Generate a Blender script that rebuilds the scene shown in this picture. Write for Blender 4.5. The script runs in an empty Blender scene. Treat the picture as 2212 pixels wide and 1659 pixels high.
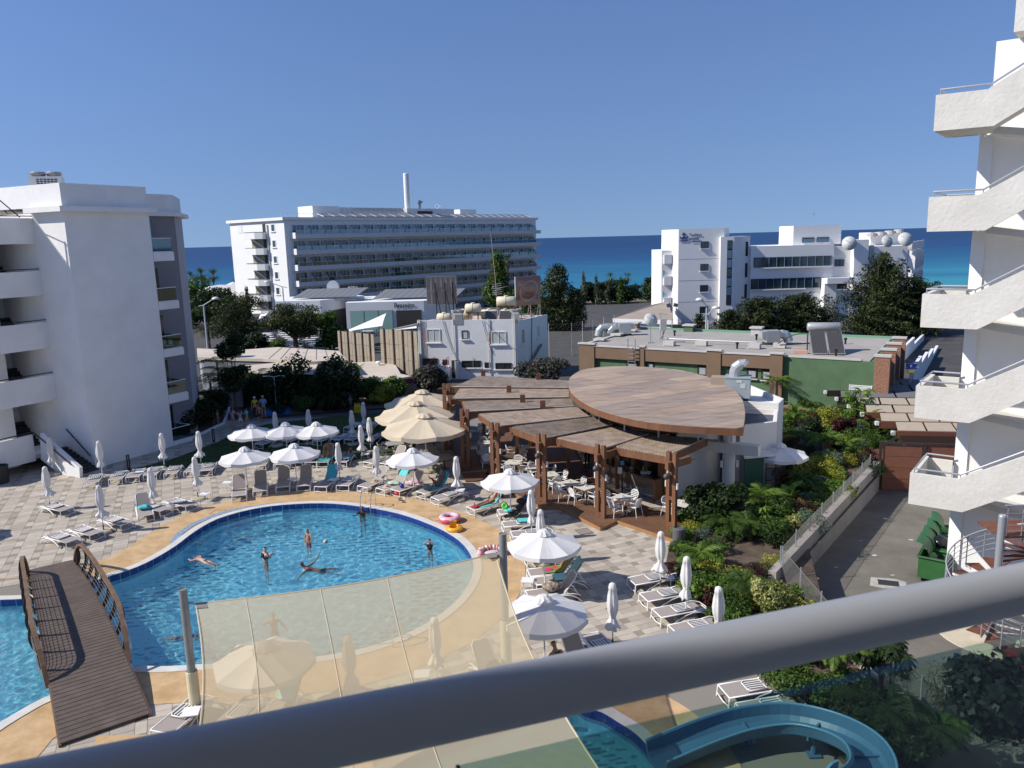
import bpy,bmesh,math,random
import numpy as np
from mathutils import Vector,Matrix
random.seed(7);np.random.seed(7)
S=bpy.context.scene;COL=S.collection
PI=math.pi;rad=math.radians
# ---------------- camera, world, sun, exposure ----------------
cd=bpy.data.cameras.new('camera');cam=bpy.data.objects.new('camera',cd);COL.objects.link(cam)
cd.sensor_width=36;cd.lens=36*1700/2212;cd.clip_start=.05;cd.clip_end=40000
cam.matrix_world=Matrix.Translation((0,0,12.8))@Matrix.Rotation(rad(90-10.5),4,'X')@Matrix.Rotation(rad(-1.53),4,'Z')
cd.dof.use_dof=True;cd.dof.focus_distance=45;cd.dof.aperture_fstop=15
S.camera=cam
SUN_EL=39.0;SUN_AZ_DIR=9.0
w=bpy.data.worlds.new('World');S.world=w;w.use_nodes=True
nt=w.node_tree;nt.nodes.clear()
sky=nt.nodes.new('ShaderNodeTexSky');sky.sky_type='NISHITA';sky.sun_disc=False
sky.sun_elevation=rad(SUN_EL);sky.sun_rotation=rad(-90-SUN_AZ_DIR)
sky.altitude=0;sky.air_density=1.6;sky.dust_density=0.2;sky.ozone_density=4.0
wtc=nt.nodes.new('ShaderNodeTexCoord');wmp=nt.nodes.new('ShaderNodeMapping');wmp.vector_type='POINT'
wmp.inputs['Scale'].default_value=(1,1,.80);wmp.inputs['Location'].default_value=(0,0,.16)
nt.links.new(wtc.outputs['Generated'],wmp.inputs[0]);nt.links.new(wmp.outputs[0],sky.inputs['Vector'])
hs=nt.nodes.new('ShaderNodeHueSaturation');hs.inputs['Saturation'].default_value=1.0;hs.inputs['Hue'].default_value=.5
bg=nt.nodes.new('ShaderNodeBackground');bg.inputs['Strength'].default_value=0.072
wo=nt.nodes.new('ShaderNodeOutputWorld')
tm_=nt.nodes.new('ShaderNodeMix');tm_.data_type='RGBA';tm_.blend_type='MULTIPLY';tm_.inputs['Factor'].default_value=1;tm_.inputs[7].default_value=(.90,1.0,1.42,1)
nt.links.new(sky.outputs[0],hs.inputs['Color']);nt.links.new(hs.outputs[0],tm_.inputs[6]);nt.links.new(tm_.outputs[2],bg.inputs[0]);nt.links.new(bg.outputs[0],wo.inputs[0])
ld=bpy.data.lights.new('sun','SUN');ld.energy=4.8;ld.angle=rad(.53);ld.color=(1,.945,.86)
sun=bpy.data.objects.new('sun',ld);COL.objects.link(sun)
a=rad(SUN_AZ_DIR);e=rad(SUN_EL)
sun_dir=Vector((math.cos(a)*math.cos(e),math.sin(a)*math.cos(e),-math.sin(e)))
sun.rotation_euler=sun_dir.to_track_quat('-Z','Y').to_euler();sun.location=(-60,-10,60)
S.view_settings.view_transform='Standard';S.view_settings.look='None';S.view_settings.exposure=.2;S.view_settings.gamma=1
S.view_settings.use_curve_mapping=False
S.render.engine='CYCLES';S.cycles.max_bounces=8;S.cycles.diffuse_bounces=4;S.cycles.transparent_max_bounces=16
S.cycles.glossy_bounces=3;S.cycles.transmission_bounces=4;S.cycles.use_denoising=True;S.cycles.caustics_reflective=False;S.cycles.caustics_refractive=True
# ---------------- materials ----------------
MATS={}
def mat(name,col,rough=.6,var=.0,scale=3.,bump=0.,bscale=20.,spec=.5,metal=0.,col2=None,trans=0.,coord='Object',detail=4.,alpha=1.,streak=None):
 if name in MATS:return MATS[name]
 m=bpy.data.materials.new(name);m.use_nodes=True;t=m.node_tree;N=t.nodes;L=t.links
 b=N['Principled BSDF'];b.inputs['Roughness'].default_value=rough;b.inputs['Metallic'].default_value=metal
 b.inputs['Specular IOR Level'].default_value=spec
 c=tuple(col)+(1,)
 b.inputs['Base Color'].default_value=c
 if var>0 or col2 is not None:
  tc=N.new('ShaderNodeTexCoord');nz=N.new('ShaderNodeTexNoise');nz.inputs['Scale'].default_value=scale;nz.inputs['Detail'].default_value=detail;nz.inputs['Roughness'].default_value=.62
  src=tc.outputs[coord]
  if streak:
   mp=N.new('ShaderNodeMapping');mp.inputs['Scale'].default_value=streak;L.new(src,mp.inputs[0]);src=mp.outputs[0]
  L.new(src,nz.inputs['Vector'])
  r=N.new('ShaderNodeValToRGB');r.color_ramp.elements[0].position=.3;r.color_ramp.elements[1].position=.7
  if col2 is None:
   c1=tuple(max(0,x*(1-var)) for x in col)+(1,);c2=tuple(min(1,x*(1+var)) for x in col)+(1,)
  else:c1=c;c2=tuple(col2)+(1,)
  r.color_ramp.elements[0].color=c1;r.color_ramp.elements[1].color=c2
  L.new(nz.outputs['Fac'],r.inputs[0]);L.new(r.outputs[0],b.inputs['Base Color'])
 if bump>0:
  tc=N.new('ShaderNodeTexCoord');n2=N.new('ShaderNodeTexNoise');n2.inputs['Scale'].default_value=bscale;n2.inputs['Detail'].default_value=5
  L.new(tc.outputs[coord],n2.inputs['Vector'])
  bp=N.new('ShaderNodeBump');bp.inputs['Strength'].default_value=bump;bp.inputs['Distance'].default_value=.03
  L.new(n2.outputs['Fac'],bp.inputs['Height']);L.new(bp.outputs[0],b.inputs['Normal'])
 if trans>0:b.inputs['Transmission Weight'].default_value=trans
 if alpha<1:b.inputs['Alpha'].default_value=alpha
 MATS[name]=m;return m
def leafmat(name,c1,c2,tr=.35,scale=1.3):
 if name in MATS:return MATS[name]
 m=bpy.data.materials.new(name);m.use_nodes=True;t=m.node_tree;N=t.nodes;L=t.links;N.clear()
 tc=N.new('ShaderNodeTexCoord');nz=N.new('ShaderNodeTexNoise');nz.inputs['Scale'].default_value=scale;nz.inputs['Detail'].default_value=3
 L.new(tc.outputs['Object'],nz.inputs['Vector'])
 at=N.new('ShaderNodeAttribute');at.attribute_name='tint'
 mx=N.new('ShaderNodeMath');mx.operation='ADD';L.new(nz.outputs['Fac'],mx.inputs[0]);L.new(at.outputs['Fac'],mx.inputs[1])
 r=N.new('ShaderNodeValToRGB');r.color_ramp.elements[0].position=.55;r.color_ramp.elements[1].position=1.35
 mm=N.new('ShaderNodeMath');mm.operation='MULTIPLY';mm.inputs[1].default_value=.75;L.new(mx.outputs[0],mm.inputs[0])
 r.color_ramp.elements[0].position=.42;r.color_ramp.elements[1].position=.95
 r.color_ramp.elements[0].color=tuple(c1)+(1,);r.color_ramp.elements[1].color=tuple(c2)+(1,)
 L.new(mm.outputs[0],r.inputs[0])
 d=N.new('ShaderNodeBsdfPrincipled');d.inputs['Roughness'].default_value=.5;d.inputs['Specular IOR Level'].default_value=.25
 tl=N.new('ShaderNodeBsdfTranslucent');mix=N.new('ShaderNodeMixShader');mix.inputs[0].default_value=tr
 L.new(r.outputs[0],d.inputs['Base Color']);L.new(r.outputs[0],tl.inputs['Color'])
 L.new(d.outputs[0],mix.inputs[1]);L.new(tl.outputs[0],mix.inputs[2])
 o=N.new('ShaderNodeOutputMaterial');L.new(mix.outputs[0],o.inputs[0])
 MATS[name]=m;return m
def glassmat(name,tint,rough=.03,gloss=.12,diff=None,dfac=0.):
 if name in MATS:return MATS[name]
 m=bpy.data.materials.new(name);m.use_nodes=True;t=m.node_tree;N=t.nodes;L=t.links;N.clear()
 tr=N.new('ShaderNodeBsdfTransparent');tr.inputs[0].default_value=tuple(tint)+(1,)
 gl=N.new('ShaderNodeBsdfGlossy');gl.inputs['Roughness'].default_value=rough;gl.inputs[0].default_value=(.9,.95,1,1)
 lw=N.new('ShaderNodeFresnel');lw.inputs[0].default_value=1.45
 ml=N.new('ShaderNodeMath');ml.operation='ADD';ml.inputs[1].default_value=gloss;ge=N.new('ShaderNodeNewGeometry');iv=N.new('ShaderNodeMath');iv.operation='SUBTRACT';iv.inputs[0].default_value=1;L.new(ge.outputs['Backfacing'],iv.inputs[1]);m0=N.new('ShaderNodeMath');m0.operation='MULTIPLY';L.new(iv.outputs[0],m0.inputs[1]);L.new(lw.outputs[0],m0.inputs[0]);L.new(m0.outputs[0],ml.inputs[0])
 mx=N.new('ShaderNodeMixShader');L.new(ml.outputs[0],mx.inputs[0]);L.new(tr.outputs[0],mx.inputs[1]);L.new(gl.outputs[0],mx.inputs[2])
 out=mx
 if diff:
  df=N.new('ShaderNodeBsdfDiffuse');df.inputs[0].default_value=tuple(diff)+(1,)
  m2=N.new('ShaderNodeMixShader');m2.inputs[0].default_value=dfac;L.new(mx.outputs[0],m2.inputs[1]);L.new(df.outputs[0],m2.inputs[2]);out=m2
 o=N.new('ShaderNodeOutputMaterial');L.new(out.outputs[0],o.inputs[0]);MATS[name]=m;return m
# ---------------- mesh builder ----------------
class MB:
 def __init__(s):s.v=[];s.f=[];s.sm=False
 def add(s,v,f):
  o=len(s.v);s.v+=[tuple(p) for p in v];s.f+=[tuple(i+o for i in q) for q in f];return s
 def box(s,c,d,rz=0,rx=0,ry=0):
  x,y,z=[k/2 for k in d]
  v=[Vector((i,j,k)) for i in(-x,x) for j in(-y,y) for k in(-z,z)]
  if rz or rx or ry:
   M=Matrix.Rotation(rz,3,'Z')@Matrix.Rotation(ry,3,'Y')@Matrix.Rotation(rx,3,'X');v=[M@p for p in v]
  v=[p+Vector(c) for p in v]
  return s.add(v,[(0,1,3,2),(4,6,7,5),(0,4,5,1),(2,3,7,6),(0,2,6,4),(1,5,7,3)])
 def bar(s,p,q,w,h,up=(0,0,1)):
  p=Vector(p);q=Vector(q);d=(q-p)
  if d.length<1e-6:return s
  d.normalize();u=Vector(up)
  if abs(d.dot(u))>.98:u=Vector((1,0,0))
  r=d.cross(u).normalized();u2=r.cross(d).normalized()
  v=[]
  for e in(p,q):
   for a,b in((-1,-1),(1,-1),(1,1),(-1,1)):v.append(e+r*a*w/2+u2*b*h/2)
  return s.add(v,[(0,1,2,3),(7,6,5,4),(0,4,5,1),(1,5,6,2),(2,6,7,3),(3,7,4,0)])
 def tube(s,pts,r,n=8,cap=True):
  pts=[Vector(p) for p in pts];R=r if hasattr(r,'__len__') else[r]*len(pts)
  rings=[];prev=None
  for i,p in enumerate(pts):
   if i==0:d=pts[1]-p
   elif i==len(pts)-1:d=p-pts[i-1]
   else:d=(pts[i+1]-p).normalized()+(p-pts[i-1]).normalized()
   d.normalize()
   if prev is None:
    u=Vector((0,0,1)) if abs(d.z)<.9 else Vector((1,0,0))
    a=d.cross(u).normalized()
   else:a=(prev-d*prev.dot(d)).normalized()
   prev=a;b=d.cross(a)
   rings.append([p+(a*math.cos(2*PI*k/n)+b*math.sin(2*PI*k/n))*R[i]for k in range(n)])
  v=[q for g in rings for q in g];f=[]
  for i in range(len(pts)-1):
   for k in range(n):f.append((i*n+k,i*n+(k+1)%n,(i+1)*n+(k+1)%n,(i+1)*n+k))
  if cap:f.append(tuple(range(n-1,-1,-1)));f.append(tuple((len(pts)-1)*n+k for k in range(n)))
  return s.add(v,f)
 def prism(s,poly,z0,z1,top=True):
  n=len(poly);z0s=z0 if hasattr(z0,'__len__') else[z0]*n;z1s=z1 if hasattr(z1,'__len__') else[z1]*n
  A=sum(poly[i][0]*poly[(i+1)%n][1]-poly[(i+1)%n][0]*poly[i][1]for i in range(n))
  idx=list(range(n)) if A>0 else list(range(n-1,-1,-1))
  v=[(poly[i][0],poly[i][1],z0s[i]) for i in idx]+[(poly[i][0],poly[i][1],z1s[i]) for i in idx]
  f=[tuple(range(n-1,-1,-1)),tuple(range(n,2*n))]+[(i,(i+1)%n,n+(i+1)%n,n+i) for i in range(n)]
  return s.add(v,f)
 def slab(s,p0,d,poly,th,off=0):
  L=math.hypot(*d[:2]);dx,dy=d[0]/L,d[1]/L;nx,ny=-dy,dx
  n=len(poly);F=[(p0[0]+a*dx+nx*off,p0[1]+a*dy+ny*off,z) for a,z in poly];B=[(x+nx*th,y+ny*th,z) for x,y,z in F]
  A=sum(poly[i][0]*poly[(i+1)%n][1]-poly[(i+1)%n][0]*poly[i][1]for i in range(n))
  o=list(range(n));
  f=[tuple(o) if A>0 else tuple(o[::-1]),tuple(n+i for i in(o[::-1]if A>0 else o))]
  for i in range(n):
   j=(i+1)%n
   f.append((i,n+i,n+j,j) if A>0 else(i,j,n+j,n+i))
  return s.add(F+B,f)
 def lathe(s,prof,c=(0,0,0),n=16):
  v=[];f=[]
  for r,z in prof:
   for k in range(n):v.append((c[0]+r*math.cos(2*PI*k/n),c[1]+r*math.sin(2*PI*k/n),c[2]+z))
  for i in range(len(prof)-1):
   for k in range(n):f.append((i*n+k,i*n+(k+1)%n,(i+1)*n+(k+1)%n,(i+1)*n+k))
  if prof[0][0]>1e-4:f.append(tuple(range(n-1,-1,-1)))
  if prof[-1][0]>1e-4:f.append(tuple((len(prof)-1)*n+k for k in range(n)))
  return s.add(v,f)
 def ell(s,c,r,n=10,m=7,rz=0):
  prof=[(math.sin(PI*i/m),-math.cos(PI*i/m)) for i in range(m+1)]
  v=[];f=[]
  for a,z in prof:
   for k in range(n):
    x=a*math.cos(2*PI*k/n)*r[0];y=a*math.sin(2*PI*k/n)*r[1]
    v.append((c[0]+x*math.cos(rz)-y*math.sin(rz),c[1]+x*math.sin(rz)+y*math.cos(rz),c[2]+z*r[2]))
  for i in range(m):
   for k in range(n):f.append((i*n+k,i*n+(k+1)%n,(i+1)*n+(k+1)%n,(i+1)*n+k))
  return s.add(v,f)
 def torus(s,c,R,r,n=24,m=10):
  v=[];f=[]
  for i in range(n):
   a=2*PI*i/n
   for k in range(m):
    b=2*PI*k/m;v.append((c[0]+(R+r*math.cos(b))*math.cos(a),c[1]+(R+r*math.cos(b))*math.sin(a),c[2]+r*math.sin(b)))
  for i in range(n):
   for k in range(m):f.append((i*m+k,((i+1)%n)*m+k,((i+1)%n)*m+(k+1)%m,i*m+(k+1)%m))
  return s.add(v,f)
 def xf(s,M):
  s.v=[tuple(M@Vector(p)) for p in s.v];return s
 def mesh(s,name,m=None,smooth=False):
  me=bpy.data.meshes.new(name);me.from_pydata(s.v,[],s.f);me.update()
  if m:me.materials.append(m)
  if smooth:
   me.polygons.foreach_set('use_smooth',[True]*len(me.polygons))
  return me
def ob(name,data,m=None,parent=None,smooth=False,loc=None,rz=None,**kw):
 if isinstance(data,MB):data=data.mesh(name,m,smooth)
 o=bpy.data.objects.new(name,data);COL.objects.link(o)
 if parent is not None:o.parent=parent
 if loc is not None:o.location=loc
 if rz is not None:o.rotation_euler=(0,0,rz)
 for k,v in kw.items():o[k]=v
 return o
def thing(name,label,cat,loc=(0,0,0),rz=0,group=None):
 o=bpy.data.objects.new(name,None);COL.objects.link(o);o.empty_display_size=.2
 o.location=loc if len(loc)==3 else(loc[0],loc[1],0);o.rotation_euler=(0,0,rz);o['label']=label;o['category']=cat
 if group:o['group']=group
 return o
def tagm(o,label,cat,group=None):
 o['label']=label;o['category']=cat
 if group:o['group']=group
 return o
def struct(name,mb,m,smooth=False,**k):
 o=ob(name,mb,m,smooth=smooth,**k);o['kind']='structure';return o
def dup(root,loc,rz=0,label=None,group=None,scale=None):
 r=root.copy();COL.objects.link(r);r.location=loc if len(loc)==3 else(loc[0],loc[1],0);r.rotation_euler=(0,0,rz)
 if label:r['label']=label
 if group:r['group']=group
 if scale:r.scale=scale if hasattr(scale,'__len__') else(scale,)*3
 for ch in list(root.children):
  c=ch.copy();COL.objects.link(c);c.parent=r
  for q in list(ch.children):
   d=q.copy();COL.objects.link(d);d.parent=c
 return r
def offset_poly(poly,d):
 n=len(poly);A=sum(poly[i][0]*poly[(i+1)%n][1]-poly[(i+1)%n][0]*poly[i][1]for i in range(n));sg=1 if A>0 else-1
 out=[]
 for i in range(n):
  a=Vector(poly[i-1]);b=Vector(poly[i]);c=Vector(poly[(i+1)%n])
  t=((b-a).normalized()+(c-b).normalized());t.normalize()
  nn=Vector((t.y,-t.x))*sg
  out.append((b.x+nn.x*d,b.y+nn.y*d))
 return out
def smooth_closed(pts,k=3):
 n=len(pts);out=[]
 for i in range(n):
  p0,p1,p2,p3=[Vector(pts[(i+j-1)%n]) for j in range(4)]
  for s in range(k):
   t=s/k;q=.5*((2*p1)+(p2-p0)*t+(2*p0-5*p1+4*p2-p3)*t*t+(3*p1-p0-3*p2+p3)*t**3)
   out.append((q.x,q.y))
 return out
def inside(p,poly):
 x,y=p;c=False;n=len(poly);j=n-1
 for i in range(n):
  xi,yi=poly[i];xj,yj=poly[j]
  if(yi>y)!=(yj>y) and x<(xj-xi)*(y-yi)/(yj-yi)+xi:c=not c
  j=i
 return c
def face_obj(name,loops,z,m,**k):
 bm=bmesh.new();es=[]
 for lp in loops:
  vs=[bm.verts.new((p[0],p[1],z)) for p in lp]
  for i in range(len(vs)):es.append(bm.edges.new((vs[i],vs[(i+1)%len(vs)])))
 bmesh.ops.triangle_fill(bm,use_beauty=True,use_dissolve=False,edges=es)
 for f in bm.faces:
  if f.normal.z<0:f.normal_flip()
 me=bpy.data.meshes.new(name);bm.to_mesh(me);bm.free();me.materials.append(m)
 return ob(name,me,**k)
def text_obj(name,txt,size,m,M,parent=None,ext=.004,bold=0.,spacing=1.):
 cu=bpy.data.curves.new(name,'FONT');cu.body=txt;cu.size=size;cu.extrude=ext;cu.align_x='CENTER';cu.offset=bold;cu.space_character=spacing
 cu.resolution_u=2
 tmp=bpy.data.objects.new('t',cu);COL.objects.link(tmp);bpy.context.view_layer.update()
 me=bpy.data.meshes.new_from_object(tmp.evaluated_get(bpy.context.evaluated_depsgraph_get()));bpy.data.objects.remove(tmp);me.materials.clear();me.materials.append(m)
 o=bpy.data.objects.new(name,me);COL.objects.link(o)
 o.parent=parent;o.matrix_local=M
 return o
def facing(p,d,z,s=0,off=.01):
 L=math.hypot(*d[:2]);d=Vector((d[0]/L,d[1]/L,0));n=Vector((d.y,-d.x,0))
 M=Matrix(((d.x,0,n.x),(d.y,0,n.y),(0,1,0))).to_4x4()
 return Matrix.Translation(Vector((p[0],p[1],0))+d*s+n*off+Vector((0,0,z)))@M
WHITE=mat('white_paint',(.78,.775,.75),.75,var=.05,scale=.6,bump=.25,bscale=9)
# ================= SETTING =================
def gz(x,y):
 P=[(-200,-1.7),(54,-1.7),(58,-.12),(86,-.15),(110,-1.2),(150,-2.6),(220,-6),(330,-14),(420,-19.2),(440,-21),(500,-23)]
 for(a,za),(b,zb) in zip(P,P[1:]):
  if y<=b:return za+(zb-za)*(y-a)/(b-a)
 return P[-1][1]
ys=[-60,-20,10,30,54,58,65,75,86,98,110,130,150,175,200,220,250,290,330,370,400,420,432,445,500]
xs=[-700,-450,-300,-200,-120,-80,-50,-30,-10,10,30,50,80,120,200,300,450,700]
mb=MB();mb.v=[(x,y,gz(x,y)+(0 if y<100 else .5*math.sin(x*.05+y*.03))) for y in ys for x in xs]
nx=len(xs);mb.f=[(j*nx+i,j*nx+i+1,(j+1)*nx+i+1,(j+1)*nx+i) for j in range(len(ys)-1) for i in range(nx-1)]
ground=struct('ground',mb,mat('dry_earth',(.20,.165,.12),.95,col2=(.10,.095,.055),scale=.35,bump=.5,bscale=2,spec=.1))
m=bpy.data.materials.new('sea_water');m.use_nodes=True;N=m.node_tree.nodes;L=m.node_tree.links;b=N['Principled BSDF']
tc=N.new('ShaderNodeTexCoord');sp=N.new('ShaderNodeSeparateXYZ');L.new(tc.outputs['Object'],sp.inputs[0])
mp=N.new('ShaderNodeMapping');mp.inputs['Scale'].default_value=(.0016,.006,1);L.new(tc.outputs['Object'],mp.inputs[0])
nz=N.new('ShaderNodeTexNoise');nz.inputs['Scale'].default_value=1.0;nz.inputs['Detail'].default_value=6;nz.inputs['Roughness'].default_value=.6;L.new(mp.outputs[0],nz.inputs['Vector'])
mr=N.new('ShaderNodeMapRange');mr.inputs['From Min'].default_value=430;mr.inputs['From Max'].default_value=2600;L.new(sp.outputs['Y'],mr.inputs['Value'])
ns_=N.new('ShaderNodeMath');ns_.operation='MULTIPLY_ADD';ns_.inputs[1].default_value=.42;ns_.inputs[2].default_value=-.21;L.new(nz.outputs['Fac'],ns_.inputs[0])
ad=N.new('ShaderNodeMath');L.new(mr.outputs[0],ad.inputs[0]);L.new(ns_.outputs[0],ad.inputs[1])
cr=N.new('ShaderNodeValToRGB');E_=cr.color_ramp.elements
E_[0].position=0;E_[0].color=(.045,.30,.36,1);E_[1].position=1;E_[1].color=(.004,.035,.115,1)
for p_,c_ in((.09,(.018,.17,.27,1)),(.22,(.008,.095,.20,1)),(.42,(.005,.050,.145,1))):
 q=E_.new(p_);q.color=c_
L.new(ad.outputs[0],cr.inputs[0]);L.new(cr.outputs[0],b.inputs['Base Color'])
b.inputs['Roughness'].default_value=.42;b.inputs['Specular IOR Level'].default_value=.22
n2=N.new('ShaderNodeTexNoise');n2.inputs['Scale'].default_value=.22;n2.inputs['Detail'].default_value=4
mp2=N.new('ShaderNodeMapping');mp2.inputs['Scale'].default_value=(.5,1,1);L.new(tc.outputs['Object'],mp2.inputs[0]);L.new(mp2.outputs[0],n2.inputs['Vector'])
bp=N.new('ShaderNodeBump');bp.inputs['Strength'].default_value=.35;bp.inputs['Distance'].default_value=.6;L.new(n2.outputs['Fac'],bp.inputs['Height']);L.new(bp.outputs[0],b.inputs['Normal'])
mb=MB();R=30000;mb.v=[(-R,425,-20),(R,425,-20),(R,R,-20),(-R,R,-20)];mb.f=[(0,1,2,3)]
struct('sea',mb,m)
# ---- pool outlines ----
POOL=[(-11.6,37.52),(-9.55,37.63),(-7.58,36.99),(-5.6,35.85),(-3.9,34.24),(-2.73,32.68),(-2.05,31.18),(-1.75,29.73),(-1.76,28.33),(-2.04,26.95),(-2.58,25.64),(-3.41,24.43),(-4.5,23.51),(-5.59,22.99),(-6.98,22.69),(-8.4,22.57),(-9.96,22.52),(-10.94,22.46),(-11.83,22.5),(-12.55,22.22),(-13.22,21.61),(-13.8,20.94),(-14.13,20.36),(-14.53,19.17),(-14.79,16.86),(-18.4,18.19),(-25.86,26.68),(-22.8,27.54),(-19.33,27.52),(-18.11,27.64),(-17.3,28.22),(-16.47,29.13),(-15.66,29.99),(-15.16,30.99),(-14.81,32.47),(-14.65,34.1),(-14.19,35.74),(-13.03,36.95)]
POOL=smooth_closed(POOL,3)
POOL2=[(1.47,20.16),(1.76,19.75),(2.21,19.47),(2.58,19.03),(2.97,18.52),(3.19,18.03),(3.36,17.52),(3.43,16.8),(3.21,15.57),(2.39,14.39),(.58,13.28),(-2.15,13.37),(-4.26,14.62),(-4.55,15.43),(-4.02,16.45),(-2.88,17.74),(-1.76,18.43),(-.32,19.16),(.72,19.97)]
POOL2=smooth_closed(POOL2,3)
LAWN=[(-22.78,44.28),(-20.98,46.77),(-19.61,50.78),(-19.35,52.45),(-17.8,55.66),(-13.71,57.48),(-9.91,58.43),(-6.89,57.94),(-5.04,52.5),(-5.46,48.86),(-6.95,46.82),(-8.99,45.59),(-11.72,45.5),(-14.75,45.5),(-18.3,44.73),(-19.11,44.57),(-21.21,44.14)]
GARDEN=[(7.45,33.77),(7.55,34.97),(7.59,35.93),(8.35,37.4),(10.18,37.43),(10.8,37.2),(11.65,39.56),(13.71,39.78),(16.64,47.09),(18.99,53.82),(21.5,57.8),(24.6,52.5),(22.6,46.0),(20.5,42.3),(19.3,40.0),(11.95,30.4),(9.81,22.45),(10.09,21.0),(10.31,19.6),(10.62,17.83),(7.82,16.57),(7.58,18.83),(7.53,19.56),(7.37,20.46),(7.21,21.19),(6.14,24.46),(6.07,25.29),(5.82,27.12),(5.76,28.77),(6.42,31.17),(6.94,32.37)]
MORTAR=mat('paving_joint',(.24,.22,.19),.95,spec=.1)
DECK=[(-46,9),(9.8,9),(9.8,24),(12,30.4),(19.4,40.2),(24.8,52),(24.8,57.6),(-46,57.6)]
deck=face_obj('pool_deck',[DECK,POOL,POOL2],-.012,MORTAR,kind='structure')
CONC=mat('stamped_concrete',(.42,.27,.13),.85,col2=(.60,.42,.24),scale=1.6,detail=8,bump=.3,bscale=6,spec=.2)
BAND=offset_poly(POOL,2.05);BAND2=offset_poly(POOL2,1.9)
face_obj('stamped_concrete_border',[BAND,POOL],.012,CONC,kind='structure')
face_obj('stamped_concrete_border',[BAND2,POOL2],.016,CONC,kind='structure')
b3=[(-11.36,19.02),(-9.57,19.01),(-9.13,18.55),(-8.82,17.55),(-10.72,17.45),(-11.0,18.1)]
face_obj('stamped_concrete_patch',[b3],.020,CONC,kind='structure')
COPE=mat('coping_stone',(.60,.58,.53),.7,var=.12,scale=2,bump=.2,bscale=30)
def ring(name,inner,outer,z0,z1,m,**k):
 n=len(inner);v=[(x,y,z1) for x,y in inner]+[(x,y,z1) for x,y in outer]+[(x,y,z0) for x,y in inner]+[(x,y,z0) for x,y in outer]
 mb=MB();mb.v=v
 for i in range(n):
  j=(i+1)%n;mb.f+=[(i,j,n+j,n+i)[::-1],(2*n+i,2*n+j,j,i)[::-1],(n+i,n+j,3*n+j,3*n+i)[::-1]]
 return struct(name,mb,m)
def densify(poly,step):
 out=[];n=len(poly)
 for i in range(n):
  a=Vector(poly[i]);c=Vector(poly[(i+1)%n]);k=max(1,int((c-a).length/step))
  out+=[tuple(a.lerp(c,t/k)) for t in range(k)]
 return out
TILEBLUE=mat('blue_edge_tile',(.012,.035,.22),.25,var=.35,scale=9,spec=.6)
TILEJ=mat('tile_grout_blue',(.25,.35,.5),.7)
def poolmat(name,dashfac):
 m=bpy.data.materials.new(name);m.use_nodes=True;N=m.node_tree.nodes;L=m.node_tree.links;b=N['Principled BSDF'];b.inputs['Roughness'].default_value=.5
 tc=N.new('ShaderNodeTexCoord')
 vo=N.new('ShaderNodeTexVoronoi');vo.inputs['Scale'].default_value=9;L.new(tc.outputs['Object'],vo.inputs['Vector'])
 r=N.new('ShaderNodeValToRGB');r.color_ramp.elements[0].color=(.22,.72,.84,1);r.color_ramp.elements[1].color=(.36,.86,.94,1)
 sc=N.new('ShaderNodeSeparateColor');L.new(vo.outputs['Color'],sc.inputs[0]);L.new(sc.outputs[0],r.inputs[0])
 out=r.outputs[0]
 if dashfac>0:
  br=N.new('ShaderNodeTexBrick');br.offset=.5;br.inputs['Scale'].default_value=1.0;br.inputs['Brick Width'].default_value=.62;br.inputs['Row Height'].default_value=.34
  br.inputs['Mortar Size'].default_value=.115;br.inputs['Mortar Smooth'].default_value=.0;br.inputs['Color1'].default_value=(0,0,0,1);br.inputs['Color2'].default_value=(0,0,0,1);br.inputs['Mortar'].default_value=(1,1,1,1)
  mp=N.new('ShaderNodeMapping');mp.inputs['Rotation'].default_value=(0,0,rad(-8));L.new(tc.outputs['Object'],mp.inputs[0]);L.new(mp.outputs[0],br.inputs['Vector'])
  at=N.new('ShaderNodeAttribute');at.attribute_name='dash'
  inv=N.new('ShaderNodeMath');inv.operation='SUBTRACT';inv.inputs[0].default_value=1;L.new(br.outputs['Color'],inv.inputs[1])
  mu=N.new('ShaderNodeMath');mu.operation='MULTIPLY';L.new(inv.outputs[0],mu.inputs[0]);L.new(at.outputs['Fac'],mu.inputs[1])
  mx=N.new('ShaderNodeMix');mx.data_type='RGBA';L.new(mu.outputs[0],mx.inputs['Factor']);L.new(out,mx.inputs[6]);mx.inputs[7].default_value=(.008,.03,.09,1)
  out=mx.outputs[2]
 L.new(out,b.inputs['Base Color'])
 return m
POOLT=poolmat('pool_wall_tile',0);POOLF=poolmat('pool_floor_mosaic',1);POOLF2=poolmat('small_pool_floor_mosaic',1)
m=bpy.data.materials.new('pool_water');m.use_nodes=True;N=m.node_tree.nodes;L=m.node_tree.links;N.clear()
rf=N.new('ShaderNodeBsdfRefraction');rf.inputs['IOR'].default_value=1.33;rf.inputs['Roughness'].default_value=0;rf.inputs[0].default_value=(.94,1,1,1)
gl=N.new('ShaderNodeBsdfGlossy');gl.inputs['Roughness'].default_value=.02
fr=N.new('ShaderNodeFresnel');fr.inputs[0].default_value=1.33
tr=N.new('ShaderNodeBsdfTransparent');tr.inputs[0].default_value=(.94,1,1,1)
ma=N.new('ShaderNodeMixShader');ma.inputs[0].default_value=.55;L.new(rf.outputs[0],ma.inputs[1]);L.new(tr.outputs[0],ma.inputs[2])
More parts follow.
